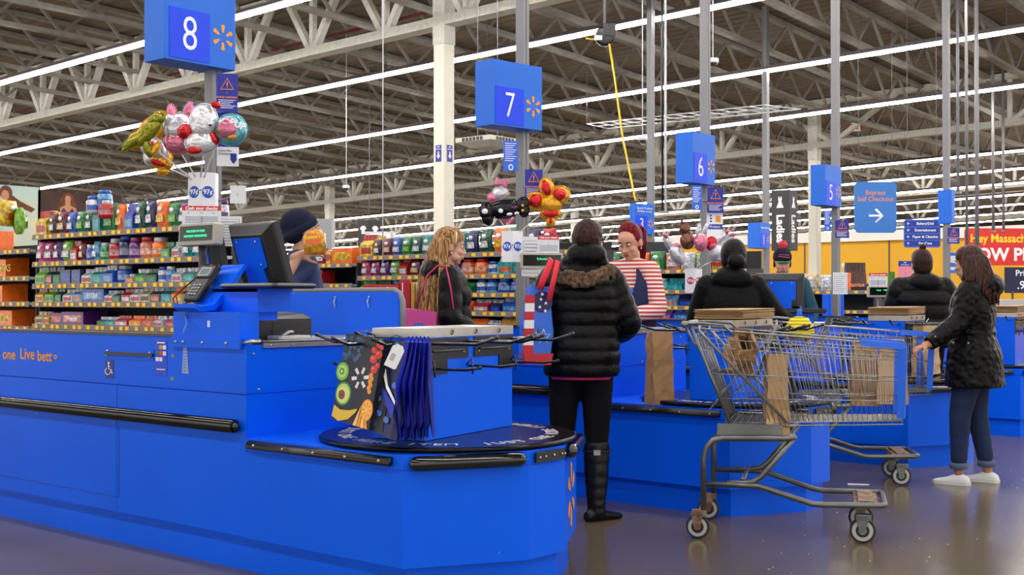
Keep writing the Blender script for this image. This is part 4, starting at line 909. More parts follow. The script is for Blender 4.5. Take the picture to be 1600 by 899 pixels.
text('LOW PRICES', H_ * .47, T @ Matrix.Translation((-W_ * .46, -H_ * .22, .003)), TXT, t, bold=.012, align='LEFT')
# black category towers
def tower(px, Z, wpx, y0, y1, word, label, kind):
    c = at(px, y1, Z); H_ = (y1 - y0) / FOC * Z; w_ = wpx / FOC * Z
    t = thing('category_tower', label, 'category sign', tuple(c)); BK = mat('tower_black', (42, 42, 42), .6)
    m = M(); m.rbox(-w_ * .5, -w_ * .5, 0, w_ * .5, w_ * .5, H_, .01); obj('tower_box', m, BK, t)
    for fr_ in (frame((-w_ * .502, 0, H_ * .36), (0, 0, -1), (-1, 0, 0)), frame((0, -w_ * .502, H_ * .36), (0, 0, -1), (0, -1, 0))):
        text(word, w_ * .62, fr_, TXT, t, bold=.008, sx=.95)
    for o, x, n in (((-w_ * .505, 0, H_ * .8), (0, -1, 0), (-1, 0, 0)), ((0, -w_ * .505, H_ * .8), (1, 0, 0), (0, -1, 0))):
        T = frame(o, x, n); k = w_ * .3
        pl = [(-.62, -1), (.62, -1), (.2, .1), (.3, .42), (.26, .95), (.14, .95), (.1, .62), (-.1, .62), (-.14, .95), (-.26, .95), (-.3, .42), (-.2, .1)] if kind else [(-.4, -.8), (.4, -.8), (.4, .1), (.65, .0), (.8, .35), (.35, .8), (-.35, .8), (-.8, .35), (-.65, 0), (-.4, .1)]
        m = M(); m.prism([(a * k * 1.1, b * k) for a, b in pl], 0, .004, T); obj('clothing_symbol', m, TXT, t)
    top = zr(c.x, c.y) + 1.2 - c.z; m = M(); m.tube([(0, 0, H_), (0, 0, top)], .01, 5); obj('hanging_rod', m, GREY, t)
tower(1226, 29, 30, 298, 392, 'Ladies', 'tall black tower sign reading ladies with a white dress symbol', 1)
tower(577, 27, 26, 345, 420, 'Men', 'black tower sign with white shirt symbol beyond the candy shelves', 0)
t, T, W_, H_ = board(1337, 192, 205, 30, 16, -FWD, mat('exit_white', (240, 240, 240), .4), 'exit_sign', 'small white exit sign with red letters under the second girder')
text('EXIT', H_ * .85, T @ Matrix.Translation((0, 0, .002)), RED, t, bold=.006)
# posters behind the candy racks
def poster(px0, px1, y0, ysh, label, build, y_s):
    def onp(px, py): r = at(px, py, 1) - V((0, 0, EH)); return V((0, 0, EH)) + r * (y_s / r.y)
    a, b = onp(px0, y0), onp(px1, y0); t = thing('wall_poster', label, 'poster', (a.x, y_s, a.z - 1.6)); W_ = b.x - a.x
    m = M(); m.box(0, 0, 0, W_, .04, 1.6); obj('panel', m, build[0], t)
    T = frame((0, -.001, 0), (1, 0, 0), (0, -1, 0)); 
    for nm, mm, polys in build[1]:
        m = M()
        gi = build[1].index((nm, mm, polys)) * .004
        for i, p in enumerate(polys): m.prism([(u * W_, v * 1.6) for u, v in p], gi + .0005 * i, gi + .0005 * i + .001, T)
        obj(nm, m, mm, t)
    m = M(); m.box(-.03, .0, -2.5, 0, .05, 1.6); m.box(W_, 0, -2.5, W_ + .03, .05, 1.6); obj('frame_post', m, DGREY, t)
hairp = mat('poster_hair', (120, 66, 40), .8, noise=(8, .5)); skinp = mat('poster_skin', (190, 130, 96), .7)
sky = mat('poster_beach', (150, 190, 200), .6, col2=(214, 206, 160), noise=(.8, .5))
poster(-60, 61, 284, 0, 'beach poster with a long haired figure above the candy shelves', (sky, [
    ('hair', hairp, [disc(.56, .92, .085, .075), [(.52, .9), (.6, .92), (.74, .84), (.95, .76), (.9, .72), (.8, .75), (.72, .7), (.6, .78)]]), ('figure', skinp, [disc(.55, .89, .05, .055)])]), 20.0)
poster(62, 190, 297, 0, 'dark poster of two figures with auburn hair above the gum shelf', (mat('poster_dark', (70, 40, 30), .7, noise=(2, .6)), [
    ('hair', hairp, [disc(.33, .93, .075, .055), [(.25, .93), (.41, .93), (.45, .78), (.42, .74), (.25, .74), (.21, .8)], disc(.72, .95, .05, .035)]),
    ('figure', skinp, [disc(.33, .92, .035, .04), [(.30, .9), (.36, .9), (.36, .85), (.43, .82), (.46, .6), (.22, .6), (.24, .82), (.3, .85)], disc(.72, .93, .03, .03), [(.66, .88), (.78, .88), (.8, .6), (.64, .6)]]),
    ('dark_top', BLACK, [[(.25, .5), (.43, .5), (.41, .78), (.38, .82), (.33, .76), (.28, .82), (.25, .78)]])]), 20.0)
# ================================================================ CANDY RACKS
COL = dict(yellow=(240, 196, 40), brown=(84, 46, 34), maroon=(120, 30, 50), blue=(36, 90, 196), green=(34, 140, 66), teal=(24, 150, 150), orange=(250, 116, 24),
    navy=(24, 34, 96), darkgreen=(16, 84, 60), pink=(226, 70, 140), magenta=(180, 40, 120), purple=(104, 40, 130), lime=(130, 196, 50), red=(204, 36, 44),
    peach=(240, 130, 90), white=(226, 228, 232), lightblue=(110, 180, 226), cream=(224, 200, 150), aqua=(60, 190, 190), black=(34, 34, 38), gold=(196, 150, 50), violet=(150, 80, 190))
CN = dict(darkgreen='dark green', lightblue='light blue')
RACKMAT = mat('rack_dark_grey', (46, 48, 52), .6)
USED = set()
KN = dict(bag='candy bag', carton='display carton', bottle='gum bottle', long='long carton', pouch='tall pouch', packs='stack of packs')
def lab(col, kind, shelf, rackname, prev, nxt, wordy=''):
    c = CN.get(col, col)
    base = f'{c} {KN[kind]}{wordy}, {shelf} shelf of {rackname}'
    for s_ in (base, base + f', after {CN.get(prev, prev)}' if prev else base + ', at its end', base + f', before {CN.get(nxt, nxt)}' if nxt else base + ', last one', f'{c} {KN[kind]}{wordy}, {shelf} shelf of {rackname}, between {CN.get(prev, prev)} and {CN.get(nxt, nxt)}',
               f'crinkled {c} {KN[kind]}{wordy}, {shelf} shelf of {rackname}, between {CN.get(prev, prev)} and {CN.get(nxt, nxt)}', f'shiny {c} {KN[kind]}, {shelf} shelf of {rackname}, beside {CN.get(nxt, nxt)}'):
        if s_ not in USED and len(s_.split()) <= 16: USED.add(s_); return s_
    print('DUPLABEL', s_); return s_
packmat(COL['orange'], (238, 104, 24))
LABM = mat('pack_label_white', (238, 238, 238), .4)
def item(kind, col, w_, h_, d_, loc, rz, label, group, cap=None, txt=None):
    """local: width along x, front faces -y"""
    t = thing({'bag': 'candy_bag', 'carton': 'candy_carton', 'bottle': 'gum_bottle', 'long': 'candy_carton', 'pouch': 'gum_pouch', 'packs': 'gum_packs'}[kind], label, 'candy', loc, rz, group)
    h_ = h_ * {'carton': 1.22, 'long': 1.12, 'bag': 1.06, 'pouch': 1.05, 'bottle': .97, 'packs': 1}[kind]; rgb = COL[col]; mm = packmat(rgb, (228, 92, 16) if col == 'orange' else None); m = M(); a = w_ / 2; rnd = random.Random(len(label) + int(loc[1] * 100))
    if kind in ('bag', 'pouch'):
        R = []
        for i in range(9):
            v = i / 8; th_ = d_ * (.16 + .84 * math.sin(PI * min(max(v, .04), .93)) ** .6) / 2; ww = a * (1 - .05 * math.sin(PI * v)); dy = rnd.uniform(-.003, .003)
            R.append([(-ww, dy, h_ * v), (-ww * .8, dy - th_ * .75, h_ * v), (-ww * .3, dy - th_, h_ * v), (ww * .3, dy - th_ * .96, h_ * v), (ww * .8, dy - th_ * .75, h_ * v), (ww, dy, h_ * v), (ww * .6, dy + th_ * .8, h_ * v), (-ww * .6, dy + th_ * .8, h_ * v)])
        m.loft(R, True, True, None, True); obj('wrapper', m, mm, t)
        m = M(); z0, z1 = h_ * .22, h_ * .5; m.add([(-a * .7, -d_ / 2 * 1.02, z0), (a * .7, -d_ / 2 * 1.02, z0), (a * .6, -d_ / 2 * 1.04, z1), (-a * .6, -d_ / 2 * 1.04, z1)], [(0, 1, 2, 3)], None, False); m.cur = 1
        m.ell((0, -d_ / 2, h_ * .7), (a * .4, .006, h_ * .1), n=10, m=5)
        c2 = packmat(COL[{'yellow': 'red', 'brown': 'white', 'maroon': 'cream', 'blue': 'white', 'green': 'lime', 'orange': 'yellow', 'red': 'white'}.get(col, 'white')])
        obj('front_label', m, [c2, LABM], t)
    elif kind in ('carton', 'long'):
        fz = h_ * (.55 if kind == 'carton' else .9)
        m.prism([(0, 0), (d_, 0), (d_, h_), (d_ * .45, h_), (0, fz)], -a, a, Matrix(((0, 0, 1, 0), (1, 0, 0, -d_ / 2), (0, 1, 0, 0), (0, 0, 0, 1)))); obj('box', m, mm, t)
        m = M(); m.box(-a * .8, -d_ / 2 - .001, fz * .25, a * .8, -d_ / 2, fz * .75); m.cur = 0; m.box(-a * .75, -d_ / 2 - .002, fz * .35, a * .1, -d_ / 2, fz * .6)
        obj('front_label', m, [packmat(COL[{'orange': 'yellow', 'red': 'white', 'blue': 'lightblue', 'green': 'lime', 'white': 'red', 'darkgreen': 'green', 'teal': 'aqua', 'yellow': 'red', 'lime': 'green', 'cream': 'brown', 'navy': 'blue'}.get(col, 'peach')]), LABM], t)
        if kind == 'carton':
            m = M(); k = max(2, int(w_ / .045))
            for i in range(k): m.rbox(-a + w_ * i / k + .002, -d_ * .3, fz * .7, -a + w_ * (i + 1) / k - .002, d_ * .1, h_ * 1.02, .004)
            obj('packs_inside', m, packmat(COL[{'yellow': 'red'}.get(col, 'white' if rnd.random() < .4 else col)]), t)
        elif txt: text(txt, h_ * .5, frame((0, -d_ / 2 - .003, h_ * .45), (1, 0, 0), (0, -1, 0)), packmat(COL['yellow']) if col == 'orange' else TXT, t, bold=.001, sx=.8)
    elif kind == 'bottle':
        m.loft([[(a * k * math.cos(q), d_ / 2 * k * math.sin(q), z) for q in [2 * PI * j / 14 for j in range(14)]] for z, k in ((0, .85), (.01, 1), (h_ * .7, 1), (h_ * .78, .82), (h_ * .8, .6))]); obj('jar', m, mm, t)
        m = M(); m.lathe([(a * .7, h_ * .79), (a * .74, h_ * .8), (a * .74, h_ * .97), (a * .66, h_)], 14); obj('lid', m, packmat(COL[cap or 'white']), t)
        m = M(); m.loft([[(a * 1.01 * math.cos(q), d_ / 2 * 1.01 * math.sin(q), z) for q in [2 * PI * j / 14 for j in range(14)]] for z in (h_ * .2, h_ * .48)], False); obj('label_band', m, packmat(tuple(int(q * .55 + 255 * .45) for q in rgb)) if col not in ('white', 'lightblue') else packmat(COL[cap or 'blue']), t)
    else:
        for i in range(3): m.rbox(-a, -d_ / 2, h_ * i / 3, a, d_ / 2, h_ * (i + 1) / 3 - .002, .004)
        obj('packs', m, mm, t)
    return t
def rack_unit(x, y0, y1, zs, label, rackname, shelves, depth=.34, top=None, tagstep=.115):
    t = thing('candy_rack', label, 'candy rack', (x, y0, 0)); L = y1 - y0
    m = M(); m.box(.05, 0, 0, depth + .1, L, .3); obj('base', m, RACKMAT, t)
    m = M(); m.box(depth, 0, .2, depth + .03, L, (top or zs[0] + .02)); obj('back_panel', m, mat('rack_black', (26, 27, 30), .7), t)
    for yy in (0, L):
        m = M(); m.box(.06, yy - .012, .2, depth + .04, yy + .012, zs[0] - .005); obj('side_panel', m, RACKMAT, t)
    for si, z in enumerate(zs):
        m = M(); m.box(0, 0, z - .035, depth, L, z - .012); obj('shelf', m, LGREY, t)
        m = M(); m.prism([(-.012, -.05), (-.002, -.05), (.004, -.006), (-.004, -.004)], 0, L, Matrix(((1, 0, 0, 0), (0, 0, 1, 0), (0, 1, 0, z), (0, 0, 0, 1)))); m.cur = 1
        k = int(L / tagstep)
        for i in range(k):
            y = (i + .3 + .15 * ((i * 7 + si) % 3)) * tagstep; m.cur = 1; m.box(-.014, y, z - .042, -.010, y + .045, z - .012)
            m.cur = 2; m.box(-.0145, y + .046, z - .042, -.010, y + .062, z - .012)
        obj('price_strip', m, [mat('price_rail', (112, 113, 116), .5), YELLOW, mat('tag_red', (220, 90, 60), .5)], t)
    names = ['top', 'second', 'third', 'fourth', 'bottom']
    for si, row in enumerate(shelves):
        y = L - .01; z = zs[si]
        cols_ = [r[1] for r in row]
        for i, r in enumerate(row):
            kind, col, w_, h_ = r[:4]; w_ = w_ * 1.0
            if kind is None: y -= w_; continue
            d_ = {'bag': .085, 'pouch': .08, 'carton': .2, 'long': .24, 'bottle': w_ * .8, 'packs': .1}[kind]
            off = d_ / 2 + .012
            prev = cols_[i - 1] if i and row[i - 1][0] else None; nxt = cols_[i + 1] if i + 1 < len(row) and row[i + 1][0] else None
            item(kind, col, w_ * .94, h_, d_, (x + off, y0 + y - w_ / 2, z - .012), -PI / 2 + random.uniform(-.12, .12), lab(col, kind, names[si], rackname, prev, nxt), f'candy on the {rackname}', r[4] if len(r) > 4 and kind == 'bottle' else None, r[4] if len(r) > 4 and kind == 'long' else None)
            y -= w_
    return t
B, P, Cn, Bo, Lg = 'bag', 'pouch', 'carton', 'bottle', 'long'
rk = 'the gum rack beyond the pole display'
rack_unit(5.5, 7.25, 9.95, [1.815, 1.58, 1.39, 1.235, 1.045], 'grey candy rack with colourful gum bags behind the near pole display', rk, [
    [(Cn, 'yellow', .2, .17), (B, 'brown', .13, .17), (B, 'maroon', .15, .18), (B, 'blue', .15, .17), (B, 'green', .14, .17), (B, 'darkgreen', .13, .17), (Cn, 'teal', .14, .2), (B, 'green', .17, .2), (B, 'orange', .15, .2), (Cn, 'blue', .13, .17), (P, 'darkgreen', .14, .21), (P, 'navy', .14, .21), (P, 'orange', .16, .2), (P, 'green', .14, .18), (B, 'violet', .13, .17), (B, 'peach', .14, .18), (Bo, 'white', .1, .2, 'violet'), (Bo, 'violet', .1, .2, 'white'), (Bo, 'white', .1, .19, 'purple')],
    [(B, 'pink', .13, .17), (B, 'magenta', .14, .17), (B, 'purple', .14, .17), (B, 'lime', .15, .17), (Cn, 'red', .12, .14), (B, 'maroon', .1, .15), (Bo, 'blue', .1, .14), (P, 'lightblue', .1, .15), (Bo, 'green', .12, .15), (Bo, 'red', .15, .18), (Bo, 'navy', .14, .2, 'blue'), (Bo, 'purple', .14, .18, 'magenta'), (Bo, 'peach', .17, .18, 'red'), (Bo, 'orange', .16, .17), (Cn, 'green', .14, .1), (Cn, 'white', .12, .1), (B, 'teal', .13, .15), (B, 'aqua', .13, .15)],
    [(Cn, 'lime', .17, .12), (Cn, 'black', .12, .12), (Cn, 'darkgreen', .12, .12), (Lg, 'navy', .17, .12), (Lg, 'navy', .16, .12), (Cn, 'white', .14, .1), (Cn, 'teal', .17, .11), (Cn, 'blue', .17, .12), (Bo, 'blue', .16, .15, 'white'), (Cn, 'gold', .12, .06), (Cn, 'green', .15, .09), (Cn, 'darkgreen', .15, .09), (Bo, 'white', .1, .13, 'blue'), (Bo, 'lightblue', .1, .13), (Cn, 'white', .15, .09), (Cn, 'teal', .15, .09), (Cn, 'lime', .15, .09)],
    [(Cn, 'yellow', .16, .1), (Cn, 'lime', .15, .1), (Cn, 'darkgreen', .14, .1), (Cn, 'white', .14, .09), (Cn, 'lightblue', .15, .1), (Lg, 'blue', .34, .11, 'EXTRA'), (Cn, 'white', .12, .08), (Cn, 'darkgreen', .12, .08), (Cn, 'red', .13, .09), (Cn, 'white', .13, .09), (Cn, 'cream', .14, .1), (Cn, 'brown', .14, .1), (Cn, 'teal', .14, .1), (Cn, 'orange', .14, .1), (Cn, 'green', .14, .1)],
    [(Cn, 'cream', .13, .09), (Cn, 'yellow', .13, .09), (Lg, 'purple', .17, .1), (Lg, 'purple', .34, .11, 'Wonder'), (None, '', .2, 0), (Cn, 'darkgreen', .12, .06), (Cn, 'teal', .14, .06), (Cn, 'red', .2, .07), (Cn, 'orange', .18, .07), (Cn, 'peach', .15, .07), (Cn, 'white', .15, .07), (Cn, 'magenta', .15, .07), (Cn, 'lime', .15, .07)]])
for i, (px, py, c, cp, l) in enumerate([(147, 325, 'white', 'blue', 'large white gum jar lying on the top of the gum bags'), (164, 316, 'lightblue', 'blue', 'light blue gum jar balanced on top of the gum bags'), (166, 332, 'red', 'white', 'white and red gum jar lying on the gum bags')]):
    p = at(px, py, 9.9 - i * .02); item('bottle', c, .13, .15, .12, (p.x, p.y, p.z - .05), .4 + i, l, None, cp)
rk = 'the orange carton rack'
rack_unit(5.5, 10.0, 12.6, [1.70, 1.46, 1.235, 1.02], 'grey candy rack of orange and white cartons beyond the slogan on the counter', rk, [
    [(B, 'red', .2, .13), (B, 'white', .18, .16), (B, 'peach', .18, .15), (B, 'white', .17, .15), (B, 'red', .16, .15), (Cn, 'white', .3, .13), (Lg, 'orange', .26, .12), (Lg, 'yellow', .1, .16), (Lg, 'orange', .3, .17, "REESE'S")],
    [(Cn, 'white', .2, .1), (Cn, 'red', .3, .1), (Cn, 'blue', .3, .1), (Cn, 'white', .3, .1), (Cn, 'red', .28, .1), (Cn, 'orange', .3, .13), (Lg, 'yellow', .1, .15), (Lg, 'orange', .34, .16, "REESE'S STICKS")],
    [(Cn, 'blue', .3, .1), (Cn, 'cream', .3, .1), (Cn, 'maroon', .3, .1), (Cn, 'red', .25, .1), (Cn, 'white', .2, .1), (Lg, 'yellow', .1, .12), (Lg, 'orange', .35, .13), (Lg, 'orange', .32, .15, "REESE'S")],
    [(Cn, 'red', .5, .09), (Cn, 'brown', .3, .11), (Cn, 'red', .3, .11), (Cn, 'white', .16, .1), (Cn, 'maroon', .2, .11), (Lg, 'yellow', .1, .12), (Lg, 'orange', .3, .13), (Lg, 'orange', .4, .14, "REESE'S")]], top=1.75)
for i, (px, py, l) in enumerate([(12, 340, 'crumpled yellow green candy pouch on top of the orange carton rack'), (30, 352, 'second yellow green pouch lying lower on the orange carton rack')]):
    p = at(px, py, 10.8); item('pouch', 'lime' if i else 'yellow', .24, .22, .12, (p.x, p.y, p.z - .08), .5 + i * .7, l, None)
rk = 'the rack behind the blonde woman'
rack_unit(8.1, 5.9, 8.62, [1.672, 1.480, 1.315, 1.15, .99], 'grey candy rack with gum bags behind the blonde woman', rk, [
    [(Cn, 'yellow', .17, .17), (B, 'brown', .12, .15), (B, 'maroon', .13, .16), (B, 'blue', .13, .16), (B, 'green', .13, .16), (B, 'darkgreen', .13, .16), (P, 'teal', .14, .17), (B, 'orange', .14, .18), (P, 'green', .14, .18), (P, 'teal', .13, .18), (P, 'navy', .15, .19), (P, 'darkgreen', .16, .2), (P, 'orange', .17, .2), (P, 'green', .2, .2), (P, 'navy', .17, .18), (B, 'red', .17, .18)],
    [(B, 'pink', .13, .15), (B, 'magenta', .13, .15), (B, 'purple', .13, .15), (B, 'lime', .14, .15), (Cn, 'red', .13, .14), (B, 'maroon', .13, .14), (Bo, 'blue', .11, .14), (Bo, 'green', .12, .14), (Bo, 'navy', .12, .14), (Bo, 'purple', .14, .14), (Bo, 'peach', .16, .15, 'red'), (Bo, 'orange', .16, .15, 'red'), (Bo, 'white', .13, .12, 'blue'), (Cn, 'aqua', .17, .13), (Cn, 'teal', .15, .13), (Cn, 'lightblue', .17, .13)],
    [(Cn, 'lime', .2, .1), (Cn, 'green', .2, .1), (Cn, 'navy', .2, .1), (Cn, 'teal', .25, .1), (Cn, 'blue', .2, .1), (Cn, 'white', .2, .1), (Cn, 'green', .22, .08), (Bo, 'white', .12, .13, 'blue'), (Bo, 'lightblue', .12, .13, 'blue'), (Bo, 'blue', .15, .14, 'lightblue'), (Bo, 'blue', .14, .14), (Cn, 'lightblue', .2, .1)],
    [(Cn, 'yellow', .3, .08), (Cn, 'green', .3, .08), (Cn, 'cream', .3, .08), (Cn, 'brown', .3, .08), (Cn, 'orange', .25, .08), (Cn, 'red', .2, .09), (Cn, 'navy', .14, .09), (Cn, 'blue', .2, .1), (Cn, 'lightblue', .2, .1), (Cn, 'white', .2, .08)],
    [(Cn, 'purple', .8, .08), (Cn, 'cream', .6, .08), (Cn, 'orange', .2, .08), (Cn, 'white', .17, .07), (Cn, 'gold', .28, .12), (Cn, 'yellow', .25, .12), (Cn, 'red', .2, .1)]], top=1.74)
rk = 'the rack beyond the navy beanie'
rack_unit(8.1, 8.7, 10.9, [1.61, 1.41, 1.22], 'grey candy rack with orange cartons beyond the man in the navy beanie', rk, [
    [(B, 'yellow', .2, .14), (B, 'orange', .2, .14), (B, 'white', .2, .16), (B, 'peach', .2, .16), (B, 'white', .2, .12), (None, '', .3, 0), (B, 'white', .26, .22), (B, 'red', .24, .15), (Lg, 'yellow', .07, .13), (Lg, 'orange', .3, .15)],
    [(Cn, 'red', .3, .08), (Cn, 'white', .3, .08), (Cn, 'red', .22, .08), (Cn, 'white', .2, .08), (Lg, 'navy', .15, .08), (Cn, 'maroon', .35, .1), (Cn, 'red', .2, .12)],
    [(Cn, 'red', .3, .1), (Cn, 'maroon', .3, .1), (Cn, 'orange', .3, .1), (Cn, 'brown', .3, .1)]], top=1.7)
rk = 'the rack behind the striped cashier'
rack_unit(10.75, 5.9, 7.9, [1.565, 1.355, 1.19, 1.055], 'grey candy rack beyond the cashier with striped sleeves', rk, [
    [(P, 'teal', .15, .18), (P, 'aqua', .16, .17), (P, 'green', .18, .19), (P, 'navy', .18, .19), (P, 'orange', .18, .18), (P, 'green', .2, .19), (B, 'peach', .18, .17), (B, 'white', .18, .17), (B, 'lime', .18, .16), (B, 'yellow', .18, .16)],
    [(Bo, 'navy', .15, .15), (Bo, 'magenta', .14, .15), (Bo, 'gold', .17, .15, 'red'), (Bo, 'orange', .17, .15, 'red'), (Bo, 'peach', .15, .15), (Bo, 'white', .15, .13, 'blue'), (Bo, 'aqua', .15, .13), (Cn, 'teal', .2, .1), (Cn, 'blue', .2, .1)],
    [(Cn, 'white', .2, .1), (Cn, 'darkgreen', .2, .1), (Cn, 'teal', .17, .1), (Cn, 'green', .17, .1), (Bo, 'blue', .14, .13), (Bo, 'white', .14, .13, 'blue'), (Cn, 'lightblue', .2, .1), (Cn, 'navy', .2, .1)],
    [(Cn, 'lime', .2, .09), (Cn, 'white', .2, .09), (Cn, 'gold', .15, .09), (Cn, 'cream', .2, .09), (Cn, 'lightblue', .2, .08), (Cn, 'violet', .2, .08), (Cn, 'blue', .2, .08)]], top=1.74)
rk = 'the rack beside the teal sleeve'
rack_unit(13.39, 5.7, 7.4, [1.36, 1.13, .95], 'grey candy rack beyond the cashier with the teal sleeves', rk, [
    [(P, 'green', .2, .14), (P, 'lime', .2, .14), (B, 'aqua', .2, .14), (P, 'green', .22, .16), (B, 'cream', .2, .2), (B, 'white', .2, .18), (B, 'orange', .2, .2)],
    [(Bo, 'aqua', .2, .14), (Bo, 'lightblue', .2, .14), (Bo, 'white', .2, .14), (Bo, 'aqua', .2, .14, 'teal')],
    [(Cn, 'red', .3, .1), (Cn, 'white', .3, .1)]], top=1.4)
# gift cards / books stack beside the partition
for i, (px, w_, h_, c, l) in enumerate([(596, 54, 22, RED, 'wide red boxed display with a white mark beside the blonde woman'), (633, 16, 30, mat('book_red', (196, 30, 36), .5), 'upright red book-like box behind the grey edged partition'), (645, 6, 26, mat('book_yellow', (240, 190, 30), .5), 'thin upright yellow box beside the red boxes'), (652, 5, 26, WHITE, 'thin upright white box touching the pink strap')]):
    c0 = at(px, 460, 7.95 + .02 * i); k = 7.95 / FOC; t = thing('display_box', l, 'box', tuple(c0)); T = frame((0, 0, 0), RGT, -FWD)
    m = M(); m.rbox(-w_ * k / 2, -.35, -.1, w_ * k / 2, h_ * k - .03, 0, .004, T); obj('box', m, c, t)
    if i == 0: text('$', .05, T @ Matrix.Translation((.04, .03, .001)), TXT, t)
    else:
        m = M(); m.box(-w_ * k * .3, -.3, 0, -w_ * k * .2, h_ * k - .05, .001, T); obj('stripe', m, TXT, t)
# ================================================================ SHOPPING CARTS
CARTG = mat('cart_grey_steel', (122, 124, 122), .34, metal=.75, noise=(5, .3))
WHEEL = mat('wheel_tread', (34, 34, 35), .6); HUB = mat('wheel_hub_grey', (176, 176, 172), .5); HRED = mat('hub_red', (120, 40, 40), .6); RUST = mat('rusty_plate', (150, 130, 110), .7, noise=(16, .4), col2=(110, 70, 44))
CBL = mat('cart_blue_plastic', (36, 108, 236), .35)
def cart(label, loc, rz, flap=True):
    t = thing('shopping_cart', label, 'shopping cart', loc, rz)
    hb = .60                       # basket floor height
    for s_ in (-1, 1):             # frame tubes
        x = .285 * s_; m = M(); mm = [V(p) for p in ((x, 0, .13), (x, 0, .42), (x, .015, .475), (x, .05, .515), (x, .1, .527), (x, .42, .535), (x, .47, .545))]
        m.tube(mm, .016, 8); m.tube([V(p) for p in ((x * .96, .47, .55), (x * .95, .3, .335), (x * .94, .26, .305), (x * .94, .2, .295), (x * .94, .12, .293))], .015, 8)
        obj('frame_tube', m, CARTG, t)
    m = M(); P = [(-.285, 0, .285), (-.28, .28, .285), (-.26, .55, .2), (-.24, .6, .195), (-.22, .89, .2), (-.2, .91, .2), (.2, .91, .2), (.22, .89, .2), (.24, .6, .195), (.26, .55, .2), (.28, .28, .285), (.285, 0, .285)]
    m.tube(P, .015, 8); m.tube([(-.25, .2, .31), (.25, .2, .31)], .012, 8); obj('lower_rack', m, CARTG, t)
    m = M(); m.box(-.2, .76, .175, .2, .88, .2); m.box(-.19, .78, .198, .19, .86, .215); obj('caster_plate', m, RUST, t)
    for s_ in (-1, 1):
        for y, r, hc in ((0, .062, HRED), (.8, .066, HUB)):
            x = .285 * s_ if y == 0 else .2 * s_; oy = -.03 if y == 0 else -.0; T = Matrix.Translation((x, y + oy, r)) @ Matrix.Rotation(PI / 2, 4, 'Y')
            m = M(); m.box(x - .024, y - .03 + oy, .118, x + .024, y + .045 + oy, .15)
            for q in (-.022, .022): m.prism([(y - .035 + oy, .14), (y + .03 + oy, .14), (y + .014 + oy, r - .012), (y - .014 + oy, r - .012)], x + q - .002, x + q + .002, Matrix(((0, 0, 1, 0), (1, 0, 0, 0), (0, 1, 0, 0), (0, 0, 0, 1))))
            c = obj('caster_fork', m, RUST if y == 0 else CARTG, t)
            m = M(); m.lathe([(r * .8, -.013), (r * .95, -.013), (r, -.007), (r, .007), (r * .95, .013), (r * .8, .013)], 28, T, False); m.cur = 1; m.lathe([(r * .80, -.0145), (r * .80, .0145)], 24, T, False); m.cur = 0; m.lathe([(r * .52, -.0155), (r * .52, .0155)], 20, T, False)
            m.cur = 2; m.lathe([(r * .3, -.018), (r * .3, .018)], 12, T, False); obj('wheel', m, [WHEEL, HUB, hc], t)
    # basket shell: rear wider, tapering to the nose
    def side(u, v, s_):        # u 0..1 along, v 0..1 up
        y = lerp(lerp(.13, -.06, v), 1.0 + .01 * v, u); x = s_ * lerp(lerp(.235, .275, v), lerp(.17, .215, v), u)
        return V((x, y, lerp(hb, hb + .03, u) + v * lerp(.50, .385, u)))
    for s_ in (-1, 1):
        m = M()
        for v in (0, .26, .52, .8, .9): m.tube([side(u, v, s_) for u in (0, .5, 1)], .0028, 5)
        m.tube([side(u, 1, s_) for u in (0, .5, 1)], .0048, 6)
        for i in range(33):
            u = .1 + .9 * i / 32; m.tube([side(u, -.06, s_), side(u, 1 if i % 4 == 0 else .9, s_)], .0021, 4)
        m.tube([side(.0, .62, s_), side(.17, .3, s_), side(.36, .0, s_)], .0065, 6) if False else None
        m.tube([side(-.02, 1, s_) + V((0, .06, .01)), side(.03, .97, s_), side(.34, 0, s_) + V((s_ * .012, 0, 0))], .0075, 6)
        obj('basket_side', m, CHROME, t)
    m = M()
    for i in range(9):
        x = -.17 + .34 * i / 8; m.tube([(x * 1.3, .13, hb), (x, 1.0, hb + .03)], .0028, 5)
    for i in range(26): y = .15 + .85 * i / 25; xx = lerp(.235, .17, (y - .13) / .87); m.tube([(-xx, y, hb + .03 * (y - .13)), (xx, y, hb + .03 * (y - .13))], .0021, 4)
    m.tube([(-.235, .15, hb - .015), (-.17, 1.0, hb + .012), (.17, 1.0, hb + .012), (.235, .15, hb - .015)], .004, 5); obj('basket_floor', m, CHROME, t)
    m = M()
    for v in (0, .26, .52, .8, .95): m.tube([side(1, v, -1), side(1, v, 1)], .003, 5)
    for i in range(10): q = i / 9; m.tube([side(1, 0, -1).lerp(side(1, 0, 1), q), side(1, 1, -1).lerp(side(1, 1, 1), q)], .0022, 4)
    obj('basket_nose', m, CHROME, t)
    for s_ in (-1, 1):         # blue corner guards
        m = M(); m.loft([[side(1, v, s_) + V((dx * s_, dy, 0)) for dx, dy in ((.008, -.03), (.012, .008), (-.03, .014), (-.028, .006), (.0, .0), (.0, -.03))] for v in (.03, .5, .97)], True, True, None, False)
        obj('corner_guard', m, CBL, t)
    m = M(); m.loft([[side(u, 1, s_) + V((0, 0, dz)) + V((s_ * dx, 0, 0)) for dx, dz in ((-.012, -.02), (.01, -.02), (.01, .012), (-.012, .012))] for u, s_ in ((.8, -1), (1.005, -1), (1.005, 1), (.8, 1))], True, True, None, False)
    obj('nose_cap', m, CBL, t)
    # rear gate, child seat, handle
    def gate(q, v): return side(0, v, -1).lerp(side(0, v, 1), q)
    m = M()
    for q in (0, 1): m.tube([gate(q, -.03), gate(q, 1.0)], .008, 6)
    for i in range(1, 8): m.tube([gate(i / 8, 0), gate(i / 8, .93)], .0045 if i in (2, 4, 6) else .0025, 5)
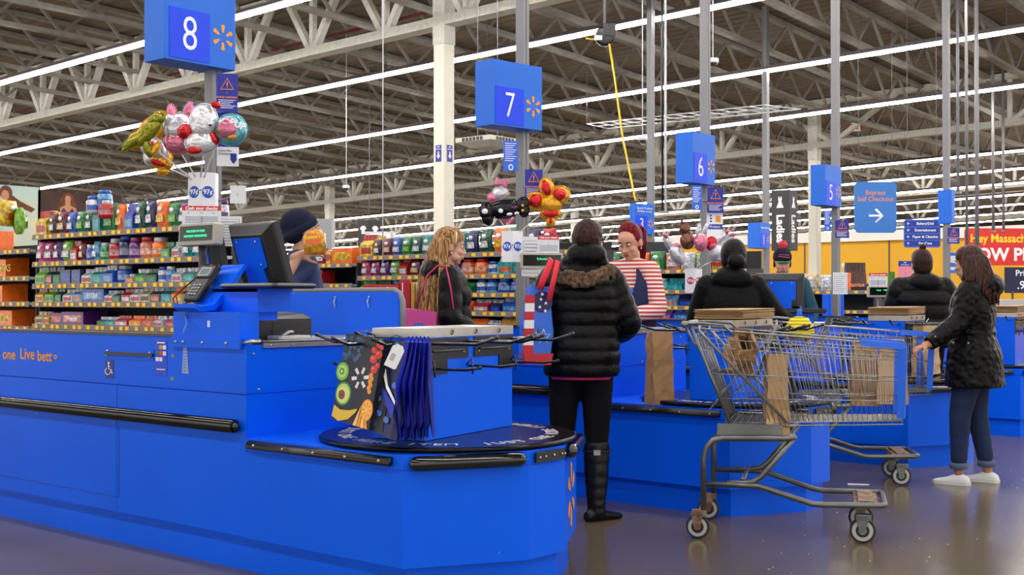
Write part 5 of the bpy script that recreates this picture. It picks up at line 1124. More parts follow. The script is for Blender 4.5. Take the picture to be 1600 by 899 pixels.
    for v in (.02, .3, .55, .75, .88, .93): m.tube([gate(0, v), gate(1, v)], .0035, 5)
    for i in range(3): m.add([gate(.12 + i * .26, .05), gate(.3 + i * .26, .05), gate(.3 + i * .26, .5), gate(.12 + i * .26, .5)], [(0, 1, 2, 3)], None, False)
    obj('rear_gate', m, CARTG, t)
    m = M(); m.box(-.24, .09, hb - .055, .24, .36, hb - .02); m.box(-.262, .07, hb - .06, -.236, .4, hb + .0); m.box(.236, .07, hb - .06, .262, .4, hb); obj('mounting_rail', m, CARTG, t)
    m = M()
    for i in range(7): x = -.18 + .06 * i; m.tube([(x, .06, .86), (x, .26, .83), (x, .36, 1.12)], .0028, 5)
    for p in ((.06, .86), (.16, .845), (.26, .83), (.31, .97), (.36, 1.12)): m.tube([(-.2, p[0], p[1]), (.2, p[0], p[1])], .0032, 5)
    m.add([(-.13, .285, .9), (.13, .285, .9), (.13, .355, 1.12), (-.13, .355, 1.12)], [(0, 1, 2, 3)], None, False)
    for s_ in (-1, 1): m.tube([(s_ * .2, .24, .83), (s_ * .2, .02, .66), (s_ * .2, .36, 1.1)], .0035, 5)
    obj('child_seat', m, CARTG, t)
    m = M(); m.tube([(-.27, -.1, 1.118), (.27, -.1, 1.118)], .0165, 10); m.ell((-.275, -.1, 1.118), .02, n=10, m=6); m.ell((.275, -.1, 1.118), .02, n=10, m=6); obj('handle', m, CARTG, t)
    for s_ in (-1, 1):
        m = M(); m.tube([(s_ * .27, -.1, 1.118), (s_ * .27, -.02, 1.125), (s_ * .272, .1, 1.115), (s_ * .27, .16, 1.06)], .008, 6); m.tube([(s_ * .265, -.09, 1.1), (s_ * .262, -.05, 1.02), (s_ * .26, -.02, .99)], .007, 6); obj('handle_bracket', m, CARTG, t)
    return t
def yaw_of(fx, fy): return math.atan2(-fx, fy)
A_ = V((.42, -.9075, 0)); ra = yaw_of(A_.x, A_.y)
# rear axle midpoint from the measured wheel contacts
cart('grey wire shopping cart in front, holding a tall brown paper bag', (5.80, 3.40, 0), ra)
kraft_bag('tall brown paper bag standing upright inside the front cart', tuple(at(1213, 681, 6.42)), ra + .15, .2, .13, .43, .84, True, KRAFT2)
kraft_bag('crumpled open brown bag lying in the child seat of the front cart', tuple(at(1152, 562, 6.5)), ra + .6, .15, .12, .2, .9, True, KRAFT, .02, tilt=(.2, 1.0))
A2 = V((.52, -.854, 0)); 
cart('second shopping cart full of brown bags, its nose under a hand', (7.72, 3.98, 0), yaw_of(A2.x, A2.y))
kraft_bag('brown paper bag at the back of the second cart', tuple(at(1350, 632, 8.35)), .5, .26, .2, .42, .94, True, KRAFT)
kraft_bag('brown paper bag nearest the nose of the second cart', tuple(at(1395, 630, 8.25)), .35, .24, .2, .43, .94, True, KRAFT2)
# net bag of yellow sponges held over the carts
c = at(1249, 511, 8.2); t = thing('net_bag', 'yellow striped mesh bag hanging from the hand of the woman in black', 'net bag', tuple(c))
m = M(); m.lathe([(.02, .07), (.06, .06), (.095, .0), (.10, -.04), (.08, -.075), (.02, -.085)], 18); obj('contents', m, stripes('yellow_net', (236, 210, 20), (120, 110, 20), 46, .72), t)
m = M(); m.lathe([(.012, .065), (.022, .08), (.014, .1), (.02, .12)], 10); m.tube([(0, 0, .11), (.03, 0, .14), (.05, .0, .11)], .003, 5); obj('tie', m, BLUE2, t)
# ================================================================ PEOPLE
def gp(px, Z): p = at(px, 468, Z); return V((p.x, p.y, 0))
def fabric(name, c, rough=.75, bump=(60, .25, .003), **k): k.setdefault('spec', .3); return mat(name, c, rough, bump=bump, **k)
PUFF = fabric('black_puffer_nylon', (5, 5, 6), .42, (26, .6, .014), spec=.16)
PUFF2 = fabric('charcoal_puffer_nylon', (6, 6, 7), .42, (26, .6, .014), spec=.16)
COATB = fabric('black_parka_cloth', (4, 4, 5), .6, (18, .6, .016), spec=.14)
DENIM = fabric('dark_denim', (34, 48, 84), .8, (90, .3, .002), noise=(7, .3))
BLKP = fabric('black_trousers', (9, 9, 10), .85, spec=.2)
BOOT = fabric('black_boot_leather', (16, 16, 17), .38, (16, .5, .01))
NAVY = fabric('navy_vest', (28, 34, 72), .7)
NAVYT = fabric('navy_tshirt', (44, 58, 98), .75, (9, .4, .02))
KNIT = fabric('navy_knit', (22, 26, 52), .9, (80, .6, .004))
q = mat('black_quilted_coat', (5, 5, 6), .45, spec=.16); nt = q.node_tree; vo = nt.nodes.new('ShaderNodeTexVoronoi'); vo.inputs['Scale'].default_value = 26; vo.feature = 'SMOOTH_F1'
tc = nt.nodes.new('ShaderNodeTexCoord'); bp = nt.nodes.new('ShaderNodeBump'); bp.inputs['Strength'].default_value = 1; bp.inputs['Distance'].default_value = .02; bp.invert = True
nt.links.new(tc.outputs['Object'], vo.inputs['Vector']); nt.links.new(vo.outputs['Distance'], bp.inputs['Height']); nt.links.new(bp.outputs['Normal'], nt.nodes['Principled BSDF'].inputs['Normal'])
QUILT = q
STRIPE = stripes('striped_knit', (186, 58, 52), (232, 220, 214), 34, .52)
HB = hairmat('hair_blonde', (192, 146, 88), (88, 58, 38)); HK = hairmat('hair_black', (20, 14, 13), (8, 6, 6)); HBR = hairmat('hair_brown', (62, 38, 28), (34, 20, 16)); HRD = hairmat('hair_red', (132, 18, 30), (70, 8, 18)); HDB = hairmat('hair_dark_brown', (34, 22, 20), (78, 48, 38))
FUR = mat('brown_fur_trim', (112, 88, 62), .95, noise=(60, .5), col2=(60, 44, 32))
EYEW = mat('eye_white', (230, 226, 220), .3); IRIS = mat('eye_dark', (40, 26, 20), .2); LIP = mat('lip', (176, 90, 84), .5)

def hand(m, w_, d, pn, curl, side, s=1.0):
    """w_ wrist, d pointing direction, pn palm normal, side +1 right"""
    w_ = V(w_); d = V(d).normalized(); pn = V(pn); pn = (pn - d * pn.dot(d)).normalized(); x = d.cross(pn) * side
    m.cap_(w_ - d * .03, w_ + d * .02, .027 * s, .03 * s, 10)
    for k in (-.024, -.008, .008, .024): m.cap_(w_ + d * .015 * s + x * k * .8 * s, w_ + d * .085 * s + x * k * s, .015 * s, .0125 * s, 8)
    for k, L in ((-.031, .075), (-.0105, .084), (.0105, .078), (.031, .06)):
        p = w_ + d * .085 * s + x * k * s; dd = d.copy(); a = 0; L *= s
        for j, fr in enumerate((.45, .32, .23)):
            a += curl * (.9 if j else .6); nd = (d * math.cos(a) + pn * math.sin(a) + x * k * 2.2).normalized(); q = p + nd * L * fr
            m.cap_(p, q, (.0092 - .0008 * j) * s, (.0086 - .001 * j) * s, 8); p = q
    p = w_ + d * .025 * s - x * .03 * s; q = p + (d * .6 - x * .75 + pn * .25).normalized() * .038 * s; r = q + (d * .85 - x * .25 + pn * (.25 + curl * .4)).normalized() * .034 * s
    m.cap_(p, q, .0135 * s, .0105 * s, 8); m.cap_(q, r, .0105 * s, .0085 * s, 8)
def rings(keys, z0, z1, n=28, N=0, amp=0, seg=6, pw=2.3, wob=0, seed=1):
    R = []; tot = max(8, N * seg) if N else 16; rnd = random.Random(seed); ph = [rnd.uniform(0, 6.28) for _ in range(6)]
    for i in range(tot + 1):
        z = lerp(z0, z1, i / tot); hx, hy, yc = interp(keys, z)[:3]
        a = amp * (abs(math.sin(PI * N * i / tot)) ** .6 - .55) if N else 0
        rg = []
        for k in range(n):
            th_ = 2 * PI * k / n; c, s_ = math.cos(th_), math.sin(th_)
            e = 2 / pw; X = math.copysign(abs(c) ** e, c); Y = math.copysign(abs(s_) ** e, s_)
            w_ = a + wob * (math.sin(3 * th_ + ph[0] + z * 9) + math.sin(5 * th_ + ph[1] - z * 14)) * .5
            rg.append((X * (hx + w_), yc + Y * (hy + w_), z))
        R.append(rg)
    return R
def sleeve(m, pts, rs, N=0, amp=0, sub=8, n=16):
    P, Rr = [], []; K = len(pts) - 1
    for i in range(K):
        for j in range(sub):
            t = j / sub; P.append(V(pts[i]).lerp(V(pts[i + 1]), t)); Rr.append(lerp(rs[i], rs[i + 1], t))
    P.append(V(pts[-1])); Rr.append(rs[-1])
    for _ in range(3): P = [P[0]] + [(P[i - 1] + P[i] * 2 + P[i + 1]) / 4 for i in range(1, len(P) - 1)] + [P[-1]]
    if N: Rr = [r + amp * (abs(math.sin(PI * N * i / (len(P) - 1))) ** .6 - .5) for i, r in enumerate(Rr)]
    m.tube(P, Rr, n); m.ell(P[0], Rr[0] * .98, n=12, m=8)
def person(label, loc, fdir, h, S):
    """S: pose and clothes. local +Y is forward, +X the person's right hand side"""
    s = h / 1.70; t = thing('person', label, 'person', tuple(loc), math.atan2(-fdir[0], fdir[1]))
    bw = S.get('w', 1.0)
    sh = V((.175 * s * bw, 0, 1.395 * s)); lean = V(S.get('lean', (0, 0, 0)))
    def up(p): p = V(p); return p + lean * max(0, min(1, (p.z - .9) / .5))
    HC = up(V((0, .025, h - .125 * s))) + V(S.get('head_off', (0, 0, 0)))
    HR = Matrix.Rotation(S.get('hyaw', 0), 3, 'Z') @ Matrix.Rotation(S.get('hpitch', 0), 3, 'X') @ Matrix.Rotation(S.get('hroll', 0), 3, 'Y')
    k = s * S.get('hs', .96)
    def hp(x, y, z): return HC + HR @ (V((x, y, z)) * k)
    TH = Matrix.Translation(HC) @ HR.to_4x4() @ Matrix.Scale(k, 4)
    m = M()
    # head
    m.ell(hp(0, -.012, .03), (.074 * k, .094 * k, .098 * k), R=HR, n=20, m=12); m.ell(hp(0, .022, -.035), (.058 * k, .068 * k, .068 * k), R=HR, n=16, m=10)
    m.ell(hp(0, .056, -.082), (.026 * k, .022 * k, .02 * k), R=HR); m.ell(hp(0, .04, .045), (.06 * k, .048 * k, .05 * k), R=HR)
    m.tube([hp(0, .078, .03), hp(0, .094, .0), hp(0, .104, -.02), hp(0, .088, -.03)], [.006 * k, .009 * k, .0125 * k, .008 * k], 8)
    for sd in (-1, 1):
        m.ell(hp(sd * .011, .09, -.023), (.009 * k, .01 * k, .007 * k)); m.ell(hp(sd * .037, .055, -.018), (.024 * k, .028 * k, .022 * k), R=HR)
        m.ell(hp(sd * .028, .078, .036), (.02 * k, .01 * k, .006 * k), R=HR); m.ell(hp(sd * .077, -.008, .0), (.008 * k, .019 * k, .031 * k), R=HR @ Matrix.Rotation(sd * .25, 3, 'Z'))
        m.ell(hp(sd * .04, .03, -.055), (.022 * k, .035 * k, .028 * k), R=HR)
    m.cap_(hp(-.018, .083, -.052), hp(.018, .083, -.052), .009 * k, .009 * k, 8)
    m.cap_(up((0, -.02 * s, 1.36 * s)), hp(0, -.018, -.05), .062 * s, .052 * s, 14)
    # trunk (kept inside the clothes)
    tk = [(.80 * s, .13 * bw, .09, 0), (.95 * s, .15 * bw, .10, 0), (1.12 * s, .12 * bw, .085, 0), (1.32 * s, .15 * bw, .09, 0), (1.42 * s, .10 * bw, .06, -.01)]
    R = [[up(p) for p in r] for r in rings(tk, .80 * s, 1.42 * s)]; m.loft(R)
    arms = {}
    for sd, key in ((1, 'R'), (-1, 'L')):
        a = S.get(key, ((.21, .02, 1.12), (.20, .16, .93), (0, .6, -1), (-1, 0, 0), .5)); q = [V((p[0] * sd if i < 2 else p[0] * sd, p[1], p[2])) for i, p in enumerate(a[:4])]
        S0 = up(V((sh.x * sd, sh.y, sh.z))); E_, W_ = q[0] * s, q[1] * s; arms[key] = (S0, E_, W_)
        m.cap_(S0, E_, .048 * s, .04 * s); m.cap_(E_, W_, .038 * s, .026 * s); hand(m, W_, q[2], q[3], a[4], sd, s * S.get('hand', 1))
    legs = {}
    for sd, key in ((1, 'FR'), (-1, 'FL')):
        f = V(S.get(key, (.10, 0, 0))); f = V((f.x * (1 if key in S else sd), f.y, f.z)); toe = S.get(key + 't', .0)
        hipj = V((.09 * s * sd * bw, 0, .88 * s)); ank = V((f.x, f.y, .085 * s)); kn = (hipj + ank) / 2 + V((0, .03 + S.get(key + 'k', 0), .02))
        legs[key] = (hipj, kn, ank, toe); m.cap_(hipj, kn, .075 * s, .05 * s); m.cap_(kn, ank, .048 * s, .034 * s); d = V((math.sin(toe), math.cos(toe), 0))
        m.cap_(ank - V((0, 0, .045)) - d * .03, ank - V((0, 0, .06)) + d * .085, .028, .018)
    me = remesh(m, .0062, 3, .4, 'body'); link('body', me, [S.get('skin', SKIN)], t)
    # face details
    if S.get('face', True):
        for sd in (-1, 1):
            e = M(); e.ell(hp(sd * .031, .0785, .017), .0115 * k, n=12, m=8); e.cur = 1; d = HR @ V((sd * .05 + S.get('gx', 0), 1, S.get('gz', -.05))).normalized(); e.ell(hp(sd * .031, .0785, .017) + d * .0075 * k, .0058 * k, n=10, m=6)
            e.cur = 2; e.tube([hp(sd * .044, .078, .018), hp(sd * .031, .0905, S.get('lid', .0235)), hp(sd * .019, .082, .0185)], .0042 * k, 6); obj('eye', e, [EYEW, IRIS, S.get('lidm', mat('eyelid', (120, 76, 62), .6))], t)
            e = M(); e.tube([hp(sd * .05, .076, .036), hp(sd * .033, .087, .042), hp(sd * .016, .088, .037)], [.002 * k, .0042 * k, .003 * k], 6, flat=.8); obj('eyebrow', e, S.get('brow', HK), t)
        e = M(); e.tube([hp(-.024, .0845, -.051), hp(-.008, .0945, -.0465), hp(0, .095, -.048), hp(.008, .0945, -.0465), hp(.024, .0845, -.051)], [.002 * k, .0045 * k, .004 * k, .0045 * k, .002 * k], 6)
        e.tube([hp(-.022, .0845, -.053), hp(0, .094, -.058), hp(.022, .0845, -.053)], [.002 * k, .0055 * k, .002 * k], 6); obj('lips', e, S.get('lipm', LIP), t)
    # trousers
    P = M(); lr = S.get('leg_r', (.098, .07, .062, .052)); 
    pk = [(.78 * s, .15 * bw, .11, -.01), (.9 * s, .175 * bw, .125, -.015), (1.02 * s, .15 * bw, .11, 0)]
    P.loft(rings(pk, .80 * s, 1.02 * s, wob=.003))
    ce = S.get('cuff', .12)
    for key in ('FR', 'FL'):
        hj, kn, an, toe = legs[key]; end = kn.lerp(an, 1 - (ce - .085) / max(kn.z - .085, .1)) if ce > .085 else an
        sleeve(P, [hj, hj.lerp(kn, .5), kn, kn.lerp(end, .4), end], [lr[0] * s, (lr[0] + lr[1]) / 2 * s, lr[1] * s, lr[2] * s, lr[3] * s], 9, .004)
    link('trousers', remesh(P, .0095, 2, .4), [S.get('pants', BLKP)], t)
    # shoes or boots
    for key in ('FR', 'FL'):
        hj, kn, an, toe = legs[key]; d = V((math.sin(toe), math.cos(toe), 0)); sx = V((d.y, -d.x, 0)); m = M()
        fl = V((an.x, an.y, 0)); L0, L1 = -.075, .185; RR = []
        for u, w_, hgt in ((-.08, .01, .03), (-.072, .03, .055), (-.04, .036, .075), (.0, .037, .085), (.04, .036, .07), (.08, .04, .052), (.12, .043, .042), (.155, .036, .035), (.18, .016, .025)):
            c = fl + d * u * s; RR.append([c + sx * (w_ * math.cos(a)) * s + V((0, 0, (hgt * .5 + hgt * .5 * math.sin(a)) * s if math.sin(a) > -.6 else .002)) for a in [2 * PI * j / 14 for j in range(14)]])
        m.loft(RR)
        if S.get('boot'):
            bh = S['boot']; tp = an.lerp(kn, (bh - .085) / (kn.z - .085)); sleeve(m, [an + V((0, 0, -.05)), an + V((0, 0, .02)), an.lerp(tp, .35), an.lerp(tp, .7), tp], [.048, .052, .064, .072, .072], 7, .006)
            o = link('boot', remesh(m, .007, 3, .5), [S.get('shoe', BOOT)], t)
            if 1:
                b = M(); z = an.lerp(tp, .86); b.tube([z + V((.078 * math.cos(a), .078 * math.sin(a), .0)) for a in [2 * PI * j / 20 for j in range(20)]], .008, 6, loop=True, flat=.5); b.cur = 1
                b.rbox(z.x - .02, z.y - .092, z.z - .016, z.x + .02, z.y - .078, z.z + .016, .004); obj('buckle_strap', b, [BLACK, CHROME], o)
        else:
            o = link('shoe', remesh(m, .006, 3, .5), [S.get('shoe', RUBBER)], t)
            b = M(); b.prism([tuple((fl + d * u * s + sx * w_ * s)[:2]) for u, w_ in ((-.082, .02), (-.06, .038), (.0, .04), (.1, .047), (.16, .04), (.188, .012), (.188, -.012), (.16, -.04), (.1, -.047), (.0, -.04), (-.06, -.038), (-.082, -.02))], 0, .022); obj('sole', b, S.get('sole', RUBBER), o)
    # upper garment
    T_ = M(); tp = S['top']; kk = [(z * s, a * bw, b, c) for z, a, b, c in tp['keys']]
    R = [[up(p) for p in r] for r in rings(kk, kk[0][0], kk[-1][0], 32, tp.get('N', 0), tp.get('amp', 0), wob=tp.get('wob', .004), pw=tp.get('pw', 2.3), seed=len(label))]; T_.loft(R)
    if 1:
        for sd in (-1, 1): T_.cap_(up((0, -.01, 1.415 * s)), up((sh.x * sd * .94, 0, sh.z - .01)), .075, tp.get('sr', (.075,))[0] * .86)
    for key, sd in (('R', 1), ('L', -1)):
        a, e, w_ = arms[key]; a = a + V((-.012 * sd, 0, -.012)); sr = tp.get('sr', (.075, .065, .055, .045))
        endw = w_ if not tp.get('short') else a.lerp(e, .75)
        if tp.get('short'): sleeve(T_, [a, a.lerp(e, .4), endw], sr[:3])
        else: sleeve(T_, [a, a.lerp(e, .5), e, e.lerp(w_, .5), e.lerp(w_, .97)], [sr[0], (sr[0] + sr[1]) / 2, sr[1], (sr[1] + sr[2]) / 2, sr[3]], tp.get('sN', 0), tp.get('amp', 0) * .8)
    for f in tp.get('extra', []): f(T_, up, s)
    jo = link(tp['name'], remesh(T_, tp.get('vox', .009), tp.get('sm', 2), .35), [tp['mat']], t)
    return t, hp, HR, k, up, arms, legs, jo
def vest(keys, z0, z1, g0, g1, up, n=30, N=12):
    R = []
    for i in range(N + 1):
        z = lerp(z0, z1, i / N); hx, hy, yc = interp(keys, z)[:3]; g = lerp(g0, g1, max(0, (i / N - .35) / .65)); rg = []
        for k in range(n):
            th_ = PI / 2 + g + (2 * PI - 2 * g) * k / (n - 1); c, s_ = math.cos(th_), math.sin(th_); e = 2 / 2.3
            rg.append(up((math.copysign(abs(c) ** e, c) * hx, yc + math.copysign(abs(s_) ** e, s_) * hy, z)))
        R.append(rg)
    m = M(); m.loft(R, False, False); return m
def haircap(m, hp, HR, k, face=.035, thick=1.1, n=26, back=0):
    """hair over skull leaving the face open"""
    for (c, r) in (((0, -.025, .04), (.082, .092, .1)), ((0, -.035, .0), (.079, .075, .085)), ((0, .01 - back, .07 + back * .5), (.073, .075 - back * .4, .07))):
        m.ell(hp(*c), tuple(q * k * thick for q in r), R=HR, n=20, m=12)
COAT = [(.82, .205, .145, -.01), (.95, .215, .155, -.01), (1.1, .20, .145, 0), (1.25, .215, .15, 0), (1.36, .205, .13, 0), (1.43, .13, .10, -.01), (1.47, .085, .08, -.01)]

# -- woman in the fur trimmed hood, seen from behind
def fur_ring(t, up, s):
    pass
loc = gp(908, 6.9)
S = dict(w=1.02, pants=BLKP, boot=.44, cuff=.36, face=False, hs=1.0, head_off=(.045, 0, 0), lean=(.0, .02, 0), leg_r=(.098, .073, .066, .06), FR=(.085, -.02, 0), FRt=.95, FL=(-.12, .05, 0), hyaw=-.35,
    R=((.27, .03, 1.12), (.20, .26, 1.04), (-.3, 1, .1), (-1, 0, 0), .5), L=((.25, .08, 1.12), (.10, .30, 1.10), (-.3, 1, .1), (-1, 0, 0), .5),
    top=dict(name='puffer_jacket', mat=PUFF, keys=COAT, N=9, amp=.013, wob=.008, sN=9, sr=(.08, .078, .068, .053), vox=.0095, sm=1,
        extra=[lambda T, up, s: (T.ell(up((.03, -.05, 1.50)), (.118, .085, .08)), T.ell(up((.02, -.02, 1.46)), (.14, .10, .07)))]))
t, hp, HR, k, up, arms, legs, jo = person('person seen from behind in black puffer jacket with brown fur trimmed hood, tall boots', loc, (.80, .60), 1.69, S)
m = M(); rnd = random.Random(2)
for i in range(150):
    a = PI * (1.02 + .96 * rnd.random()) ; rr = 1 + rnd.uniform(-.10, .10); u = rnd.uniform(-1, 1)
    p = up(V((.165 * rr * math.cos(a), -.045 + .115 * rr * math.sin(a), 1.405 + u * .035 - .045 * abs(math.sin(a)) ** 2))); m.ell(p, (.022, .02, .018), n=7, m=5)
link('fur_trim', remesh(m, .006, 1, .3), [FUR], t)
m = M(); haircap(m, hp, HR, k, thick=1.08)
for i in range(120):
    a, b = rnd.uniform(0, 2 * PI), rnd.uniform(-.5, 1.4)
    if math.sin(a) > .45 and b < .7: continue
    p = hp(.083 * math.cos(a) * math.cos(b), -.02 + .095 * math.sin(a) * math.cos(b), .035 + .1 * math.sin(b)); m.ell(p, (.014, .014, .011), n=7, m=5)
link('curly_hair', remesh(m, .006, 1, .3), [HBR], t)
m = M(); m.loft(rings([(.80, .17, .12, -.01), (.84, .19, .135, -.01)], .80, .835)); obj('pink_hem', m, mat('pink_shirt', (200, 40, 110), .8), t)
# flag coloured shopping bag on her shoulder
c = at(838, 560, 6.75); bt = thing('shoulder_bag', 'blue shopping bag with red and white stripes and stars hung from the red shoulder straps', 'bag', tuple(c), 0)
T = frame((0, 0, 0), RGT + FWD * .3, -FWD + RGT * .3); kx = 6.75 / FOC
def bagpoly(pts, z0, z1): return [(x * kx, y * kx) for x, y in pts]
m = M(); m.loft([[T @ V((x * kx, y * kx, z)) for x, y in ((-26 * w_, 0), (20 * w_, -2), (26 * w_, 40), (18 * w_, 112), (-12 * w_, 112), (-24 * w_, 50))] for z, w_ in ((-.07, .8), (-.04, 1), (.03, 1), (.06, .82))], True, True, None, False); obj('bag_body', m, mat('flag_blue', (44, 104, 210), .55, bump=(10, .5, .02)), bt)
m = M(); SW, SR = mat('flag_white', (232, 230, 226), .6), mat('flag_red', (190, 34, 44), .6)
for i in range(7):
    m.cur = i % 2; y0, y1 = 8 + i * 13, 21 + i * 13; m.prism([((-27 + .05 * y0) * kx, y0 * kx), ((-11 + .03 * y0) * kx, y0 * kx), ((-11 + .03 * y1) * kx, y1 * kx), ((-27 + .05 * y1) * kx, y1 * kx)], .045, .062, T)
obj('stripes', m, [SR, SW], bt)
m = M(); m.prism([(-24 * kx, -8 * kx), (18 * kx, -10 * kx), (22 * kx, 8 * kx), (-26 * kx, 8 * kx)], -.05, .066, T); obj('red_base', m, SR, bt)
def star(cx, cy, r, ri=.42): return [((cx + (r if i % 2 == 0 else r * ri) * math.sin(PI * i / 5)) * kx, (cy + (r if i % 2 == 0 else r * ri) * math.cos(PI * i / 5)) * kx) for i in range(10)]
m = M(); pt = star(6, 34, 12); m.tube([T @ V((a, b, .064)) for a, b in pt], .0018, 4, loop=True)
for q in ((2, 92, 3), (10, 86, 3), (0, 80, 3), (9, 74, 3), (4, 100, 3)): m.prism(star(*q), .06, .064, T)
obj('stars', m, TXT, bt); m = M(); m.ring_disc((4 * kx, 88 * kx, .055), 17 * kx, T, 20, .006); obj('dark_patch', m, NV, bt)
m = M(); a, b = at(862, 408, 6.72) - c, at(843, 452, 6.68) - c; 
m.tube([a + FWD * .16 + V((0, 0, -.03)), a + FWD * .05 + V((0, 0, .01)), a, a.lerp(b, .5) + V((0, 0, .0)), b], .02, 6, flat=.25); m.tube([a + RGT * .03 + FWD * .1, a + RGT * .035, at(858, 470, 6.66) - c], .016, 6, flat=.3); obj('strap', m, mat('strap_red', (214, 34, 52), .6), bt)

# -- blonde woman in profile
loc = gp(697, 7.75)
S = dict(face=True, brow=HBR, hs=.98, gz=-.15, skin=SKIN, leg_r=(.09, .065, .055, .05), pants=DENIM, hand=.9, hpitch=-.12,
    R=((.25, -.02, 1.12), (.21, .20, 1.0), (-.1, 1, -.1), (-1, 0, 0), .6), L=((.24, .02, 1.12), (.15, .24, 1.02), (-.1, 1, 0), (-1, 0, 0), .6),
    top=dict(name='puffer_jacket', mat=PUFF2, keys=[(.85, .19, .14, 0), (.98, .2, .15, 0), (1.15, .19, .145, .01), (1.3, .20, .145, .01), (1.38, .18, .125, 0), (1.45, .10, .09, 0)], N=5, amp=.011, sN=5, sr=(.078, .074, .064, .05),
        extra=[lambda T, up, s: T.ell(up((0, -.08, 1.42)), (.15, .09, .10))]))
t, hp, HR, k, up, arms, legs, jo = person('person with long blonde hair in profile, black puffer jacket and pink shoulder bag', loc, (RGT * .97 + FWD * .22), 1.70, S)
m = M(); haircap(m, hp, HR, k, thick=1.03); rnd = random.Random(4)
for i in range(170):
    a = rnd.uniform(-2.75, -.40) if i % 7 else rnd.uniform(-.4, -.1); sdx = math.cos(a); sdy = math.sin(a)
    r0 = rnd.uniform(.2, 1); L = rnd.uniform(.42, .66); w1 = rnd.uniform(-.02, .02); ph = rnd.uniform(0, 6.28)
    top = hp(.04 * sdx, -.01 + .05 * sdy, .125); side = hp(.094 * sdx, -.012 + .112 * sdy, .03); low = hp(.10 * sdx, -.02 + .12 * sdy, -.06)
    pts = [top, side, low]
    for j in range(1, 6):
        pts.append(low + V((sdx * .15 * min(1, j / 3) * (1 if sdx > 0 else .4) + .006 * math.sin(ph + j * 1.5), sdy * .085 * j / 5 + w1 + .007 * math.cos(ph + j * 1.2), -L * j / 5)))
    m.tube(pts, [.007, .010, .009, .008, .0075, .006, .005, .002], 5)
obj('long_hair', m, HB, t)
m = M(); m.tube([hp(.088 * math.cos(a), .02, .035 + .098 * math.sin(a)) for a in [j * PI / 12 for j in range(13)]], .0035, 6); obj('headband', m, WHITE, t)
m = M(); m.ell(hp(.082, .0, -.034), .007, n=8, m=6); obj('earring', m, WHITE, t)
c = at(672, 522, 7.5); bt = thing('tote_bag', 'pink tote bag with an orange flower on blue, hanging from the blonde shopper', 'bag', tuple(c)); kx = 7.5 / FOC
PK = mat('tote_pink', (228, 84, 150), .7, bump=(8, .4, .02)); T = frame((0, 0, 0), RGT, -FWD)
m = M(); m.loft([[T @ V((x * kx, y * kx, z)) for x, y in ((-40 * w_, -60), (8 * w_, -60), (10 * w_, 34), (-38 * w_, 40))] for z, w_ in ((-.08, .9), (-.05, 1), (.0, 1))], True, True, None, False); obj('bag_body', m, PK, bt)
m = M(); m.ring_disc((-18 * kx, 6 * kx, .0), 13 * kx, T, 6); m.cur = 1
for a in range(10): m.prism([((-18 + 3 * math.cos(a * PI / 5 + .3)) * kx, (6 + 3 * math.sin(a * PI / 5 + .3)) * kx), ((-18 + 11 * math.cos(a * PI / 5)) * kx, (6 + 11 * math.sin(a * PI / 5)) * kx), ((-18 + 3 * math.cos(a * PI / 5 - .3)) * kx, (6 + 3 * math.sin(a * PI / 5 - .3)) * kx)], .001, .003, T)
m.ring_disc((-18 * kx, 6 * kx, .001), 5 * kx, T, 10, .003); obj('flower_print', m, [mat('print_sky', (70, 120, 200), .6), mat('print_coral', (236, 110, 80), .6)], bt)
m = M(); m.tube([at(650, 482, 7.45) - c, at(668, 430, 7.45) - c, at(685, 415, 7.5) - c, at(697, 418, 7.46) - c, at(704, 450, 7.45) - c, at(708, 480, 7.46) - c, at(714, 500, 7.5) - c], .017, 6, flat=.35); obj('strap', m, mat('strap_magenta', (190, 30, 96), .6), bt)

# -- cashier in the navy beanie holding a sweets bag
loc = gp(469, 7.6)
S = dict(hs=1.0, skin=mat('skin_olive', (196, 148, 118), .55), hpitch=.28, gz=.1, brow=HK, pants=BLKP, hyaw=.0,
    R=((.33, -.20, 1.22), (.31, -.07, 1.425), (-.15, 1, .32), (-.7, .25, -.6), .5), L=((.24, .05, 1.12), (.16, .22, 1.02), (-.1, 1, 0), (-1, 0, 0), .5),
    top=dict(name='tshirt', mat=NAVYT, keys=[(.85, .17, .13, 0), (1.0, .18, .14, .01), (1.2, .19, .14, .01), (1.36, .19, .12, 0), (1.44, .11, .08, 0), (1.47, .075, .07, 0)], short=True, sr=(.075, .075, .07), wob=.007))
t, hp, HR, k, up, arms, legs, jo = person('person in a navy knit beanie and navy shirt looking up, holding a sweets bag', loc, (RGT * .93 + FWD * .36), 1.80, S)
m = M(); m.ell(hp(0, -.025, .065), (.088 * k, .105 * k, .088 * k), R=HR, n=22, m=12); m.ell(hp(0, -.055, .02), (.083 * k, .075 * k, .075 * k), R=HR, n=22, m=12)
link('beanie', remesh(m, .006, 3), [KNIT], t)
m = M(); m.loft([[hp(r_ * .087 * math.cos(a), -.022 + r_ * .108 * math.sin(a), z_ + .03 * math.sin(a)) for a in [j * PI / 14 for j in range(28)]] for z_, r_ in ((.0, .94), (.002, 1.03), (.025, 1.06), (.05, 1.04), (.052, .94))], False); obj('beanie_cuff', m, KNIT, t)
m = M()
for sd in (-1, 1): m.ell(hp(sd * .058, .02, -.045), (.012 * k, .03 * k, .035 * k), R=HR)
m.ell(hp(0, .062, -.088), (.03 * k, .02 * k, .018 * k), R=HR); obj('short_beard', m, mat('stubble', (112, 84, 70), .9, noise=(90, .4)), t)
m = M(); m.loft([[up(p) for p in r] for r in rings([(.9, .185, .15, 0), (1.2, .2, .155, .0), (1.4, .15, .125, 0)], .9, 1.36, 32)], False); v = obj('work_vest', m, mat('vest_blue', (40, 96, 214), .6), t)
